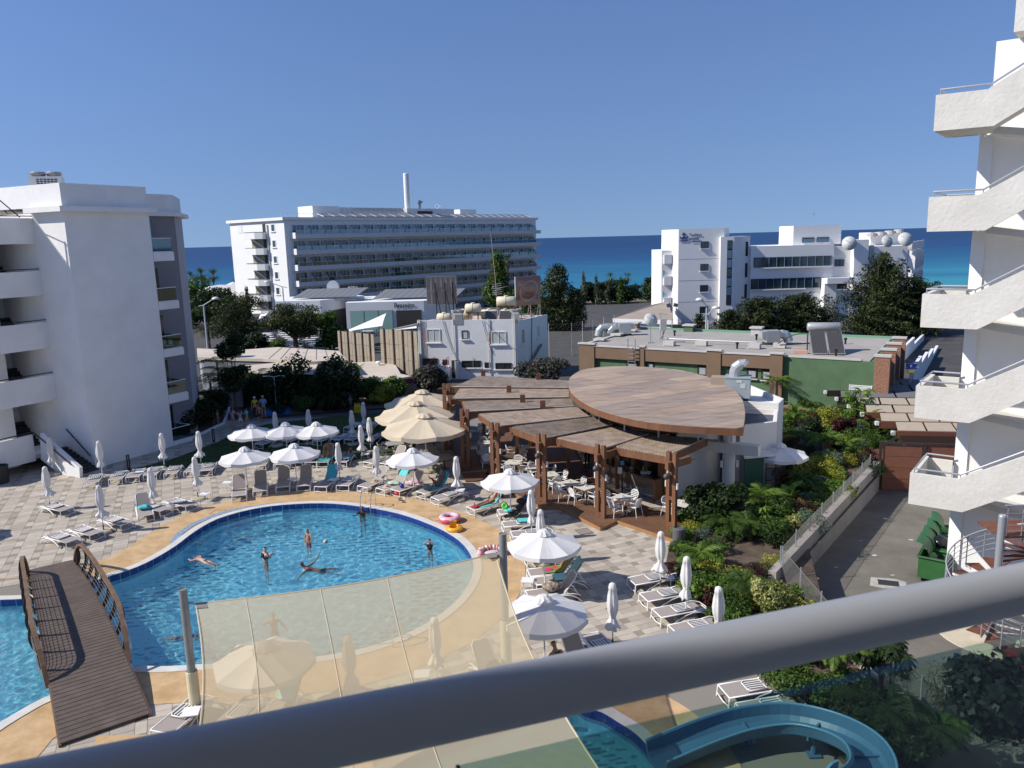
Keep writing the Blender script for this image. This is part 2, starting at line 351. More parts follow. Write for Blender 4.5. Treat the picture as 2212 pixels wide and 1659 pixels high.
mi=N.new('ShaderNodeMixShader');ge=N.new('ShaderNodeNewGeometry');iv=N.new('ShaderNodeMath');iv.operation='SUBTRACT';iv.inputs[0].default_value=1;L.new(ge.outputs['Backfacing'],iv.inputs[1]);m0=N.new('ShaderNodeMath');m0.operation='MULTIPLY';L.new(iv.outputs[0],m0.inputs[1]);L.new(fr.outputs[0],m0.inputs[0]);L.new(m0.outputs[0],mi.inputs[0]);L.new(ma.outputs[0],mi.inputs[1]);L.new(gl.outputs[0],mi.inputs[2])
oo=N.new('ShaderNodeOutputMaterial');L.new(mi.outputs[0],oo.inputs[0]);WATER=m
def rippled(name,poly,z,step=.06,amp=.0):
 X=[p[0]for p in poly];Y=[p[1]for p in poly];x0,x1,y0,y1=max(min(X),-34),max(X),min(Y),max(Y)
 nx=int((x1-x0)/step)+2;ny=int((y1-y0)/step)+2
 gx,gy=np.meshgrid(x0+np.arange(nx)*step,y0+np.arange(ny)*step)
 h=np.zeros_like(gx);rs=np.random.RandomState(3)
 for k in range(40):
  lam=rs.uniform(.22,.75);th=rs.uniform(0,2*PI);ph=rs.uniform(0,2*PI)
  h+=.0011*(lam/.4)**1.25*np.sin(2*PI/lam*(gx*math.cos(th)+gy*math.sin(th))+ph+1.0*np.sin(gx*1.7+k)+1.0*np.sin(gy*1.5+2*k))
 cx=gx[:-1,:-1]+step/2;cy=gy[:-1,:-1]+step/2;ins=np.zeros(cx.shape,bool);n=len(poly);j=n-1
 po=offset_poly(poly,.05)
 for i in range(n):
  xi,yi=po[i];xj,yj=po[j]
  if yi!=yj:
   c=((yi>cy)!=(yj>cy))&(cx<(xj-xi)*(cy-yi)/(yj-yi)+xi);ins^=c
  j=i
 jj,ii=np.nonzero(ins);a=jj*nx+ii
 f=np.stack([a,a+1,a+nx+1,a+nx],1)
 used,invv=np.unique(f,return_inverse=True);f=invv.reshape(f.shape)
 v=np.stack([gx.ravel()[used],gy.ravel()[used],z+h.ravel()[used]],1)
 me=bpy.data.meshes.new(name);me.from_pydata(v.tolist(),[],f.tolist());me.materials.append(WATER)
 me.polygons.foreach_set('use_smooth',[True]*len(me.polygons));me.update()
 o=ob(name,me);o['kind']='structure';return o
def floor_dash(poly,depth,name,m,bandw,full=False):
 step=.35;X=[p[0]for p in poly];Y=[p[1]for p in poly];x0,x1,y0,y1=max(min(X),-36),max(X),min(Y),max(Y)
 inner=offset_poly(poly,-bandw[1]);inner0=offset_poly(poly,-bandw[0])
 nx=int((x1-x0)/step)+2;ny=int((y1-y0)/step)+2
 mb=MB();mb.v=[(x0+i*step,y0+j*step,-depth) for j in range(ny) for i in range(nx)]
 PV=[Vector(p) for p in poly]
 def near(x,y):
  p=Vector((x,y));return min((p-q).length for q in PV)
 vals=[]
 for v in mb.v:
  d=near(v[0],v[1]);ok=full or(bandw[0]<d<bandw[1]and bandw[2](v[0],v[1]));vals.append(1. if ok else 0.)
 po=offset_poly(poly,.3)
 for j in range(ny-1):
  for i in range(nx-1):
   if inside((x0+(i+.5)*step,y0+(j+.5)*step),po):mb.f.append((j*nx+i,j*nx+i+1,(j+1)*nx+i+1,(j+1)*nx+i))
 me=mb.mesh(name,m);at=me.attributes.new('dash','FLOAT','POINT');at.data.foreach_set('value',vals)
 o=ob(name,me);o['kind']='structure';return o
def pool(poly,depth,nm,wl,bandw,full=False,m=None):
 ring(nm+'_coping',poly,offset_poly(poly,.34),-.02,.035,COPE)
 P=densify(poly,.30);mb=MB();n=len(P)
 A=sum(P[i][0]*P[(i+1)%n][1]-P[(i+1)%n][0]*P[i][1]for i in range(n))
 for i in range(n):
  a=Vector(P[i]);c=Vector(P[(i+1)%n]);d=c-a
  if d.length<.05:continue
  a2=a+d*.04;c2=a+d*.96;nn=Vector((-d.y,d.x)).normalized()*(1 if A>0 else-1)
  mb.prism([(a2.x,a2.y),(c2.x,c2.y),(c2.x+nn.x*.016,c2.y+nn.y*.016),(a2.x+nn.x*.016,a2.y+nn.y*.016)],-.38,.012)
 o=ob(nm+'_edge_tiles',mb,TILEBLUE);o['kind']='stuff'
 wall=MB();n=len(poly);wall.v=[(x,y,0.0) for x,y in poly]+[(x,y,-depth) for x,y in poly]
 A=sum(poly[i][0]*poly[(i+1)%n][1]-poly[(i+1)%n][0]*poly[i][1]for i in range(n))
 wall.f=[((i,(i+1)%n,n+(i+1)%n,n+i) if A>0 else(i,n+i,n+(i+1)%n,(i+1)%n)) for i in range(n)]
 wo_=struct(nm+'_wall',wall,POOLT)
 fl=floor_dash(poly,depth,nm+'_floor',m or POOLF,bandw,full)
 wt=rippled(nm+'_water',poly,wl)
 for q in(wo_,fl):q.cycles.is_caustics_receiver=True
 wt.cycles.is_caustics_caster=True
 return wt
ld.cycles.is_caustics_light=True
pool(POOL,1.25,'pool',-.14,(.5,2.6,lambda x,y:(x>-13 and y>24) or(x<-9 and y>27)))
pool(POOL2,1.0,'small_pool',-.14,(0,99,lambda x,y:True),full=True,m=POOLF2)
# ---- paving tiles ----
def tilemat():
 m=bpy.data.materials.new('paving_stone');m.use_nodes=True;N=m.node_tree.nodes;L=m.node_tree.links;b=N['Principled BSDF'];b.inputs['Roughness'].default_value=.8;b.inputs['Specular IOR Level'].default_value=.3
 at=N.new('ShaderNodeAttribute');at.attribute_name='tone'
 r=N.new('ShaderNodeValToRGB');e=r.color_ramp.elements;e[0].position=0;e[0].color=(.27,.235,.19,1);e[1].position=1;e[1].color=(.50,.44,.365,1)
 q=e.new(.35);q.color=(.33,.285,.235,1);q=e.new(.7);q.color=(.43,.375,.305,1)
 L.new(at.outputs['Fac'],r.inputs[0])
 tc=N.new('ShaderNodeTexCoord');ge=N.new('ShaderNodeNewGeometry')
 nz=N.new('ShaderNodeTexNoise');nz.inputs['Scale'].default_value=1.1;nz.inputs['Detail'].default_value=8;nz.inputs['Roughness'].default_value=.7;L.new(ge.outputs['Position'],nz.inputs['Vector'])
 mr=N.new('ShaderNodeMapRange');mr.inputs['From Min'].default_value=.3;mr.inputs['From Max'].default_value=.7;mr.inputs['To Min'].default_value=.82;mr.inputs['To Max'].default_value=1.1;L.new(nz.outputs['Fac'],mr.inputs['Value'])
 mx=N.new('ShaderNodeMix');mx.data_type='RGBA';mx.blend_type='MULTIPLY';mx.inputs['Factor'].default_value=1;L.new(r.outputs[0],mx.inputs[6]);L.new(mr.outputs[0],mx.inputs[7])
 L.new(mx.outputs[2],b.inputs['Base Color']);return m
TM=tilemat()
U=.31;ang=rad(22.5);cu,su=math.cos(ang),math.sin(ang)
cells=[(0,0,1,1,0),(1,0,3,1,1),(0,1,1,3,1),(1,1,3,2,1),(1,2,3,3,1)]
BIN=offset_poly(POOL,1.2);BIN2=offset_poly(POOL2,1.0)
deck_in=[(-45,9.3),(9.5,9.3),(9.5,23.5),(12,30.4),(14.6,33.8),(14,45),(2,52),(-7,52.5),(-10,54.5),(-20,57),(-45,57)]
rt=random.Random(5)
tiles=[]
for i in range(-60,75):
 for j in range(-10,85):
  ox=i*.93;oy=j*.93+(i%2)*.0+i*.06
  wx=-4+ox*cu-oy*su;wy=28+ox*su+oy*cu
  wx0,wy0=wx-4,wy
  if not(-46<wx<16 and 9<wy<58):continue
  for a,b_,c,d,dk in cells:
   x0=ox+a*U+.006;y0=oy+b_*U+.006;x1=ox+c*U-.006;y1=oy+d*U-.006
   cx,cy=(x0+x1)/2,(y0+y1)/2
   X=-4+cx*cu-cy*su;Y=28+cx*su+cy*cu
   if not inside((X,Y),deck_in) or inside((X,Y),BIN) or inside((X,Y),BIN2) or inside((X,Y),LAWN):continue
   tone=rt.choice((.55,.7,.85,1.0)) if dk else rt.choice((0.,.1,.18))
   if dk and rt.random()<.05:tone=.4
   tiles.append((X,Y,x1-x0,y1-y0,tone))
def key(t):
 X,Y=t[0],t[1];vis=(abs(X)/max(Y,1)<.62) and Y>21.5
 return(0 if vis else 1,Y*Y+X*X)
tiles.sort(key=key)
tm={}
for X,Y,w_,h_,tone in tiles[:300]:
 k=(round(w_,2),round(h_,2),round(tone,2))
 if k not in tm:
  mb=MB().box((0,0,-.02),(w_,h_,.04));me=mb.mesh('tile',TM);at=me.attributes.new('tone','FLOAT','FACE');at.data.foreach_set('value',[tone]*len(me.polygons));tm[k]=me
 ob('tile',tm[k],parent=deck,loc=(X,Y,rt.uniform(-.0015,.0015)),rz=ang)
mb=MB();tones=[]
for X,Y,w_,h_,tone in tiles[300:]:
 mb.box((X,Y,-.02+rt.uniform(-.0015,.0015)),(w_,h_,.04),rz=ang);tones+=[tone]*6
me=mb.mesh('more_tiles',TM);at=me.attributes.new('tone','FLOAT','FACE');at.data.foreach_set('value',tones)
ob('more_tiles',me,parent=deck,kind='stuff')
face_obj('lawn',[LAWN],.018,mat('lawn_soil',(.045,.075,.02),.95,col2=(.07,.10,.03),scale=1.2),kind='structure')
SOIL=mat('bed_soil',(.09,.065,.045),.95,var=.4,scale=2,bump=.6,bscale=6)
face_obj('garden_bed',[GARDEN],.045,SOIL,kind='structure')
BED=[(-22.27,50.03),(-21.9,51.54),(-21.1,56.04),(-22.56,61.31),(-22.86,61.78),(-21.67,62.07),(-16.5,60.5),(-14,66),(-30,66)]
face_obj('left_planting_bed',[BED],.05,SOIL,kind='structure')
BED2=[(-21.73,62.52),(-20.15,59.36),(-18.52,58.05),(-16.93,58.57),(-14.07,59.1),(-10.7,60.04),(-9.64,60.12),(-7.09,59.8),(-4,53),(-2,70),(-20,70)]
face_obj('hedge_bed',[BED2],.03,SOIL,kind='structure')
struct('splash_pad',MB().prism([(-19.71,61.38),(-18.91,61.81),(-17.81,61.8),(-17.11,59.39),(-17.45,58.55),(-18.36,58.11),(-18.88,58.8)],.03,.055),mat('splash_blue',(.03,.16,.40),.5,var=.2,scale=3))
pts=[(-22.22,50.08),(-21.82,51.53),(-21.49,53.33),(-21.1,56.04),(-22.15,60.01),(-22.72,61.76)]
mb=MB()
for a_,b_ in zip(pts,pts[1:]):mb.bar((*a_,.09),(*b_,.09),.18,.14)
struct('bed_kerb',mb,WHITE)
face_obj('street',[[(-70,57.7),(75,57.7),(90,150),(-90,150)]],-.06,mat('asphalt_far',(.065,.063,.06),.9,var=.25,scale=.6,bump=.3,bscale=8),kind='structure')
ALLEY=mat('worn_asphalt',(.20,.185,.155),.92,col2=(.12,.11,.095),scale=.55,detail=9,bump=.4,bscale=14,spec=.2)
mb=MB().prism([(8.6,12),(45,-10),(60,20),(34,45),(24.2,46.2),(19.0,40.0),(12.05,30.47),(10.1,27.5),(10.6,19.5)],-1.4,-1.0)
struct('service_lane',mb,ALLEY)
mb=MB();rr=random.Random(4)
for k in range(26):
 x=rr.uniform(13,20);y=rr.uniform(20,38);n=6;r=rr.uniform(.03,.16)
 mb.prism([(x+r*rr.uniform(.5,1.2)*math.cos(t*PI/3),y+r*rr.uniform(.3,.8)*math.sin(t*PI/3)) for t in range(n)],-1.0,-.993)
for k in range(60):
 x=rr.uniform(12.5,18);y=rr.uniform(16,22);r=rr.uniform(.01,.07)
 mb.prism([(x+r*rr.uniform(.5,1.2)*math.cos(t*PI/3),y+r*rr.uniform(.3,.8)*math.sin(t*PI/3)) for t in range(6)],-1.0,-.993)
o=struct('lane_paint_flecks',mb,mat('old_paint',(.5,.49,.46),.9))
dr=(14.65,29.06,-1)
mb=MB();mb.box((dr[0],dr[1],-.985),(1.15,.95,.03),rz=rad(-20))
dn=thing('drain_cover','rectangular dark drain grating in a pale cement patch on the service lane','drain',(dr[0],dr[1],-1),rad(-20))
ob('cement_patch',MB().prism([(-.7,-.4),(-.2,-.52),(.6,-.42),(.68,.3),(.3,.5),(-.6,.42)],0,.012),mat('cement_patch',(.42,.40,.36),.9,var=.2,scale=3),dn)
mb=MB()
for k in range(11):mb.box((-.35+k*.07,0,.022),(.03,.42,.02))
mb.box((0,.22,.022),(.78,.03,.022));mb.box((0,-.22,.022),(.78,.03,.022));mb.box((0,0,.0125),(.74,.42,.002))
ob('grating',mb,mat('iron',(.05,.05,.05),.6),dn)
# ================= NEAR LEFT APARTMENT BLOCK =================
STUCCO=mat('white_stucco',(.77,.76,.74),.85,var=.06,scale=.5,bump=.35,bscale=14,spec=.2)
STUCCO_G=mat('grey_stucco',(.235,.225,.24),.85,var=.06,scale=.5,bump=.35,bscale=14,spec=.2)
BLACKM=mat('black_rail_metal',(.018,.016,.018),.45)
WRAIL=mat('white_rail',(.75,.75,.75),.4)
BGLASS=glassmat('balcony_glass',(.42,.58,.55),gloss=.10)
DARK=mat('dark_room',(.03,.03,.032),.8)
WGLASS=mat('window_glass',(.02,.03,.035),.06,spec=.9)
C1=Vector((-24.84,45.17));C2=Vector((-22.24,50.03));dS=Vector((.47,.883)).normalized();nS=Vector((dS.y,-dS.x))
def P2(base,s,n):return(base.x+dS.x*s+nS.x*n,base.y+dS.y*s+nS.y*n)
lb=thing('apartment_block','white plastered apartment block with blank shaded end wall and stair galleries','apartment building',(-25,48,0))
def lbo(name,mb,m,**k):
 o=ob(name,mb.xf(Matrix.Translation((25,-48,0))),m,lb,**k);return o
W=(C2-C1).length
lbo('stair_tower_wall',MB().prism([P2(C1,0,0),P2(C1,W,0),P2(C1,W,-7),P2(C1,0,-7)],-.1,14.92),STUCCO)
lbo('cornice',MB().prism([P2(C1,-.45,.42),P2(C1,W+.3,.42),P2(C1,W+.3,-3),P2(C1,-.45,-3)],14.92,15.22),STUCCO)
lbo('roof_parapet',MB().prism([P2(C1,-.1,.1),P2(C1,W-.1,.1),P2(C1,W-.1,-24),P2(C1,-.1,-24)],15.22,16.48),STUCCO)
PPv=Vector((-27.4,46.5));bands=[(14.65,13.2),(11.64,10.22),(8.67,7.12),(5.53,4.0)]
for zt,zb in bands:
 lbo('gallery_parapet',MB().prism([P2(PPv,.33,0),P2(PPv,.33,-.18),P2(PPv,-4.0,-.18),P2(PPv,-4.0,0)],zb,zt),STUCCO)
 mb=MB();
 if 1:
  mb.tube([(*P2(PPv,.25,-.06),zt+.12),(*P2(PPv,-4,-.06),zt+.12)],.03,6)
  for k in range(0,5,2):mb.tube([(*P2(PPv,.15-k,-.06),zt-.02),(*P2(PPv,.15-k,-.06),zt+.11)],.018,5)
 lbo('gallery_rail',mb,BLACKM)
 lbo('gallery_floor',MB().prism([P2(PPv,.2,-.18),P2(PPv,.2,-2.0),P2(PPv,-4,-2.0),P2(PPv,-4,-.18)],zb+.05,zb+.25),STUCCO)
lbo('gallery_back_wall',MB().prism([P2(PPv,-1.5,-2.0),P2(PPv,-1.5,-5),P2(PPv,-4.2,-5),P2(PPv,-4.2,-2.0)],0,14.9),STUCCO)
lbo('gallery_inner_wall',MB().prism([P2(PPv,.33,-4.2),P2(PPv,.33,-5),P2(PPv,-1.5,-5),P2(PPv,-1.5,-4.2)],0,14.9),STUCCO)
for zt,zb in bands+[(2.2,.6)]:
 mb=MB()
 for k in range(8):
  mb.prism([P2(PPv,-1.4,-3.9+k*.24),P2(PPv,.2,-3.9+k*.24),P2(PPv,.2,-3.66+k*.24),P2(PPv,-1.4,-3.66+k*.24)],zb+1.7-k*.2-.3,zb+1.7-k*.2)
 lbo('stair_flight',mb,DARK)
 mb=MB();mb.tube([(*P2(PPv,.12,-3.6),zb+2.6),(*P2(PPv,.12,-1.2),zb+.75)],.035,6);lbo('stair_handrail',mb,BLACKM)
LP=Vector(P2(PPv,-1.6,0))
dN=nS
s0=[(.59,2.31),(3.87,.6),(3.79,-.06),(2.24,-.14),(.29,.71)]
mb=MB().slab(LP,dN,s0,.2,off=0);lbo('stair_side_wall',mb,STUCCO)
mb=MB().prism([P2(PPv,-1.7,0),P2(PPv,-1.7,-.18),P2(PPv,-5.6,-.18),P2(PPv,-5.6,0)],.62,2.2);mb.prism([P2(PPv,-5.6,0),P2(PPv,-5.6,-3),P2(PPv,-5.42,-3),P2(PPv,-5.42,0)],.62,2.2)
lbo('landing_parapet',mb,STUCCO)
lbo('landing_floor',MB().prism([P2(PPv,.2,-.2),P2(PPv,.2,-3),P2(PPv,-5.4,-3),P2(PPv,-5.4,-.2)],.7,.95),STUCCO)
mb=MB()
for k in range(9):
 n0=.2+k*.34;z=1.1-k*.125
 mb.prism([P2(PPv,-1.35,n0),P2(PPv,-.02,n0),P2(PPv,-.02,n0+.34),P2(PPv,-1.35,n0+.34)],max(z-.3,-.1),z)
lbo('entrance_stair',mb,mat('dark_step_stone',(.03,.03,.035),.6))
mb=MB();
a_=P2(PPv,.26,.2);b_=P2(PPv,.26,2.6);mb.tube([(*P2(C1,-.08,-2.25),2.2),(*P2(C1,-.08,-.25),.75)],.035,6)
mb.tube([(*P2(PPv,-1.68,-.1),2.32),(*P2(PPv,-5.5,-.1),2.32)],.035,6);mb.tube([(*P2(PPv,-1.68,.1),2.32),(*P2(PPv,-1.68,3.3),.72)],.035,6)
lbo('entrance_handrail',mb,BLACKM)
lbo('wall_notices',MB().box((*P2(PPv,-5.61,-.6),1.5),(.4,.02,.55),rz=math.atan2(nS.y,nS.x)),mat('paper_notice',(.8,.8,.85),.7))
RB=Vector(P2(C2,0,-1.5));ch=Vector((-.29,.95)).normalized()
e1=Vector((RB.x+dS.x*3.1,RB.y+dS.y*3.1));e2=e1+ch*5;
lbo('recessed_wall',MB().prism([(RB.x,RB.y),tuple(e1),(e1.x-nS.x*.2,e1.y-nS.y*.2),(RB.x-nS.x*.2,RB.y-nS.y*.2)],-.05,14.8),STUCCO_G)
lbo('rear_wall',MB().prism([(e1.x+nS.x*.01,e1.y+nS.y*.01),tuple(e2),(e2.x-6,e2.y+2),(e2.x-8,e2.y-4),(e1.x-nS.x*.19,e1.y-nS.y*.19)],-.05,14.8),mat('skylit_grey_stucco',(.42,.41,.42),.85,var=.05,scale=.5,bump=.3,bscale=14))  # chamfered face: sky light put into a lighter copy of the grey stucco
q=[P2(RB,-.1,.3),(e1.x+nS.x*.35+dS.x*.2,e1.y+nS.y*.35+dS.y*.2),(e2.x+.4,e2.y+.3),(e2.x-9,e2.y+2),P2(RB,-.1,-4)]
lbo('rear_cornice',MB().prism(q,14.8,15.05),STUCCO)
q=[P2(RB,-.1,.0),tuple(e1),tuple(e2),(e2.x-9,e2.y+2),P2(RB,-.1,-4)]
lbo('rear_parapet',MB().prism(q,15.05,16.2),STUCCO)
for zt,zb in((12.5,11.95),(9.38,8.9),(6.33,5.85),(3.33,2.82),(.25,.02)):
 lbo('balcony_slab',MB().prism([P2(C2,.02,0),P2(C2,1.55,0),P2(C2,1.55,-1.45),P2(C2,.02,-1.45)],zb,zt),STUCCO)
 g_=MB();g_.prism([P2(C2,.05,-.06),P2(C2,1.45,-.06),P2(C2,1.45,-.075),P2(C2,.05,-.075)],zt,zt+.86);g_.prism([P2(C2,1.45,-.08),P2(C2,1.465,-.08),P2(C2,1.465,-1.45),P2(C2,1.45,-1.45)],zt,zt+.86)
 o=lbo('balustrade',g_,BGLASS)
 r_=MB();r_.bar((*P2(C2,.03,-.07),zt+.88),(*P2(C2,1.49,-.07),zt+.88),.05,.04);r_.bar((*P2(C2,1.46,-.1),zt+.88),(*P2(C2,1.46,-1.45),zt+.88),.05,.04);r_.bar((*P2(C2,.03,-.07),zt+.03),(*P2(C2,1.49,-.07),zt+.03),.06,.05)
 lbo('balcony_rail',r_,WRAIL)
 lbo('balcony_door',MB().prism([P2(RB,.15,.02),P2(RB,1.35,.02),P2(RB,1.35,.05),P2(RB,.15,.05)],zt,zt+2.1),WGLASS)
o=ob('towel_on_rail',MB().prism([P2(C2,.5,-.10),P2(C2,1.2,-.10),P2(C2,1.2,-.13),P2(C2,.5,-.13)],6.6,7.24),mat('teal_cloth',(.05,.42,.38),.9));tagm(o,'teal towel hanging inside the third glass balcony of the left block','towel')
cg=thing('roof_cage','wire mesh safety cage with black posts above the top stair gallery','cage',(*P2(PPv,-2,0),14.6))
mb=MB()
for s_ in(0,-2,-4):mb.bar((*[a-b for a,b in zip(P2(PPv,-2+s_,0),P2(PPv,-2,0))],.0),(*[a-b for a,b in zip(P2(PPv,-2+s_,0),P2(PPv,-2,0))],1.35),.09,.09)
mb.bar((0,0,1.33),(*[a-b for a,b in zip(P2(PPv,-6,0),P2(PPv,-2,0))],1.33),.06,.06);mb.bar((0,0,1.3),(*[a-b for a,b in zip(P2(PPv,-.7,0),P2(PPv,-2,0))],.1),.05,.05)
ob('cage_frame',mb,BLACKM,cg)
mb=MB()
for k in range(24):mb.bar((-dS.x*k*.17,-dS.y*k*.17,.1),(-dS.x*k*.17,-dS.y*k*.17,1.3),.012,.012)
for k in range(7):mb.bar((0,0,.15+k*.17),(-dS.x*4,-dS.y*4,.15+k*.17),.012,.012)
ob('wire_mesh',mb,mat('galvanised',(.5,.5,.5),.4,metal=.7),cg)
def condenser(x,y,z,rz,label,w=1.7,sc=1.):
 t=thing('condenser_unit',label,'air conditioner',(x,y,z),rz)
 ob('casing',MB().box((0,0,.5),(w,.9,1.0)),mat('condenser_white',(.62,.62,.58),.5),t)
 mb=MB()
 for k in range(6):mb.box((.12,-.46,.12+k*.13),(w*.62,.03,.09))
 mb2=MB().box((.12,-.452,.45),(w*.66,.01,.86));mb2.box((-w/2-.002,0,.5),(.01,.6,.8))
 ob('coil_recess',mb2,DARK,t)
 mb=MB()
 for k in range(8):mb.box((.12,-.47,.08+k*.11),(w*.66,.02,.03))
 for k in range(7):mb.box((.12-w*.33+k*w*.11,-.475,.45),(.03,.02,.86))
 ob('front_grille',mb,mat('condenser_white',(.5,.5,.5),.5),t)
 mb=MB().lathe([(.38,1.0),(.42,1.25),(.40,1.28),(.36,1.05)],(-w/4,0,0),14);mb.lathe([(.38,1.0),(.42,1.25),(.40,1.28),(.36,1.05)],(w/4,0,0),14);mb.box((0,0,1.15),(w*.96,.86,.03))
 ob('fan_guard',mb,mat('fan_plastic',(.35,.33,.32),.5),t)
 return t
condenser(-28.6,50.6,16.3,rad(15),'large white rooftop condenser behind the parapet of the left block',1.8)
condenser(-35.2,54,15.7,rad(15),'condenser unit cut off by the left picture edge on the block roof',1.8)
# ================= RIGHT BUILDING WITH OUTSIDE STAIRS =================
CONCP=mat('weathered_white_render',(.70,.68,.63),.85,col2=(.60,.575,.52),scale=.8,detail=9,bump=.5,bscale=7,spec=.2)
CONCW=mat('clean_white_render',(.80,.79,.77),.85,var=.03,scale=.5,bump=.3,bscale=9,spec=.2)
R0=Vector((14.5,27.7));dR=Vector((.8,-.6));vR=Vector((.6,.8))
rb=thing('stair_building','tall white building with zigzag outside stair parapets beside the lane','apartment building',(17,26,-1))
def rbo(name,mb,m,**k):return ob(name,mb.xf(Matrix.Translation((-17,-26,1))),m,rb,**k)
def Q2(s,n,b=R0):return(b.x+dR.x*s+vR.x*n,b.y+dR.y*s+vR.y*n)
WC=Vector((17.0,29.3));wc=(WC-R0);ws=wc.dot(dR);wn=wc.dot(vR)
rbo('main_wall',MB().prism([Q2(ws+.45,wn),Q2(ws+30,wn),Q2(ws+30,wn+8),Q2(ws+.45,wn+8)],-1.05,17.0),CONCW)
rbo('corner_column',MB().prism([Q2(ws,wn+.1),Q2(ws+.45,wn-.08),Q2(ws+.5,wn+3),Q2(ws+.05,wn+3)],-1.05,17.0),CONCW)
tops=[17.15,13.81,10.49,7.21,3.95]
def par(name,poly,off=0.):rbo(name,MB().slab(R0,dR,poly,.18,off=off),CONCP)
import itertools
flat=1.6;run=5.2;rise=3.1
for i,zt in enumerate(tops):
 zb=zt-1.17
 par('stair_parapet',[(0,zb),(flat+.15,zb),(flat+run,zb+rise),(flat+run,zt+rise),(flat-.1,zt),(0,zt)])
 rbo('landing_end_parapet',MB().prism([Q2(0,.18),Q2(.18,.18),Q2(.18,wn-.0),Q2(0,wn-.0)],zb,zt),CONCP)
 if i<5:rbo('landing_back_parapet',MB().prism([Q2(.18,wn-.18),Q2(ws-.02,wn-.18),Q2(ws-.02,wn),Q2(.18,wn)],zb,zt-.05),CONCP)
 rbo('landing_slab',MB().prism([Q2(.18,.18),Q2(flat,.18),Q2(flat,wn-.2),Q2(.18,wn-.2)],zb+.02,zb+.2),CONCP)
 rbo('flight_underside',MB().slab(Vector(Q2(0,.18)),dR,[(flat,zb+.02),(flat+run,zb+rise),(flat+run,zb+rise+.25),(flat,zb+.25)],wn*.48),CONCP)
 rbo('flight_underside',MB().slab(Vector(Q2(0,wn*.5+.1)),dR,[(flat,zb-.1),(flat+run,zb-rise*.3),(flat+run,zb-rise*.3+.2),(flat,zb+.15)],wn*.4),CONCP)
 mb=MB();
 a0=(*Q2(.12,.1),zt+.17);a1=(*Q2(flat,.1),zt+.17);a2=(*Q2(flat+run,.1),zt+rise+.24)
 mb.tube([(*Q2(.12,wn-.1),zt+.12),(*Q2(.12,.1),zt+.17),a1,a2],.035,7);mb.tube([(*Q2(.12,wn-.1),zt+.12),(*Q2(ws,wn-.1),zt+.12)],.035,7)
 for p in(a0,a1,((a1[0]+a2[0])/2,(a1[1]+a2[1])/2,(a1[2]+a2[2])/2)):mb.tube([(p[0],p[1],p[2]-.2),p],.02,6)
 rbo('handrail',mb,mat('galvanised_rail',(.42,.44,.47),.35,metal=.4))
rbo('upper_wall',MB().prism([Q2(ws+.3,wn-.02),Q2(ws+30,wn-.02),Q2(ws+30,wn+6),Q2(ws+.3,wn+6)],17.0,19.1),CONCW)
rbo('top_wall',MB().prism([Q2(ws+.9,wn-1.2),Q2(ws+30,wn-1.2),Q2(ws+30,wn+6),Q2(ws+1.3,wn+6)],19.1,40),CONCP)
sc=thing('spiral_stair','grey metal spiral stair with timber treads at the foot of the stair building','staircase',(15.9,24.4,-1))
GALV=mat('galvanised_rail',(.42,.44,.47),.35)
ob('centre_pole',MB().lathe([(.12,0),(.12,4.45),(.10,4.5)],n=16),GALV,sc,smooth=False)
TREADM=mat('red_timber_tread',(.20,.075,.045),.6,col2=(.11,.04,.03),scale=5)
n=17;a0=rad(-70);st=rad(-21.5);R=1.5;zs=[.22*(k+1) for k in range(n)]
tr_=None
for k in range(n):
 a=a0+st*k;mb=MB();w_=st*.62
 mb.prism([(.1*math.cos(a),.1*math.sin(a)),(R*math.cos(a-w_*.1),R*math.sin(a-w_*.1)),(R*math.cos(a+w_*1.3),R*math.sin(a+w_*1.3)),(.12*math.cos(a+w_*2),.12*math.sin(a+w_*2))],zs[k]-.03,zs[k])
 ob('tread',mb,TREADM,sc)
 mb=MB().bar((.1*math.cos(a),.1*math.sin(a),zs[k]-.08),(R*math.cos(a),R*math.sin(a),zs[k]-.08),.03,.10);ob('tread_bracket',mb,WRAIL,sc)
 mb=MB().tube([(R*math.cos(a),R*math.sin(a),zs[k]-.1),(R*math.cos(a),R*math.sin(a),zs[k]+1.0)],.018,6);ob('baluster',mb,GALV,sc)
for q,(r_,nm) in enumerate(((.030,'handrail'),(.011,'rail_wire'),(.011,'rail_wire'),(.011,'rail_wire'),(.011,'rail_wire'))):
 pts=[]
 for k in range(n*3-2):
  a=a0+st*k/3;z=.22*(k/3+1)+1.0-q*.19;pts.append((R*math.cos(a),R*math.sin(a),z))
 ob(nm,MB().tube(pts,r_,6),GALV,sc,smooth=True)
aL=a0+st*n
mb=MB().prism([(0,-.1),(2.6,-.1),(2.6,1.3),(0,1.3)],3.72,3.80);ob('top_landing',mb,TREADM,sc)
mb=MB()
for yy in(-.1,):
 mb.tube([(0,yy,4.85),(2.6,yy,4.85)],.03,6)
 for k in range(6):mb.tube([(.1+k*.5,yy,3.8),(.1+k*.5,yy,4.85)],.014,5)
 for k in range(4):mb.tube([(0,yy,3.98+k*.2),(2.6,yy,3.98+k*.2)],.010,5)
ob('landing_rail',mb,GALV,sc)
sc.location=(15.9,24.4,-1)
struct('cement_pad',MB().prism([(16.5+2.0*math.cos(t*PI/16),25.0+2.0*math.sin(t*PI/16)) for t in range(32)],-1.02,-.96),mat('cream_cement',(.55,.49,.38),.85,var=.15,scale=1.5,bump=.3))
WALLM=mat('lane_wall_render',(.40,.36,.32),.9,col2=(.30,.27,.24),scale=.9,detail=8,bump=.5,bscale=8,streak=(1,1,.25))
lw=thing('garden_wall','long low rendered wall with black handrail between planted garden and service lane','wall',(15.6,35.2,-1))
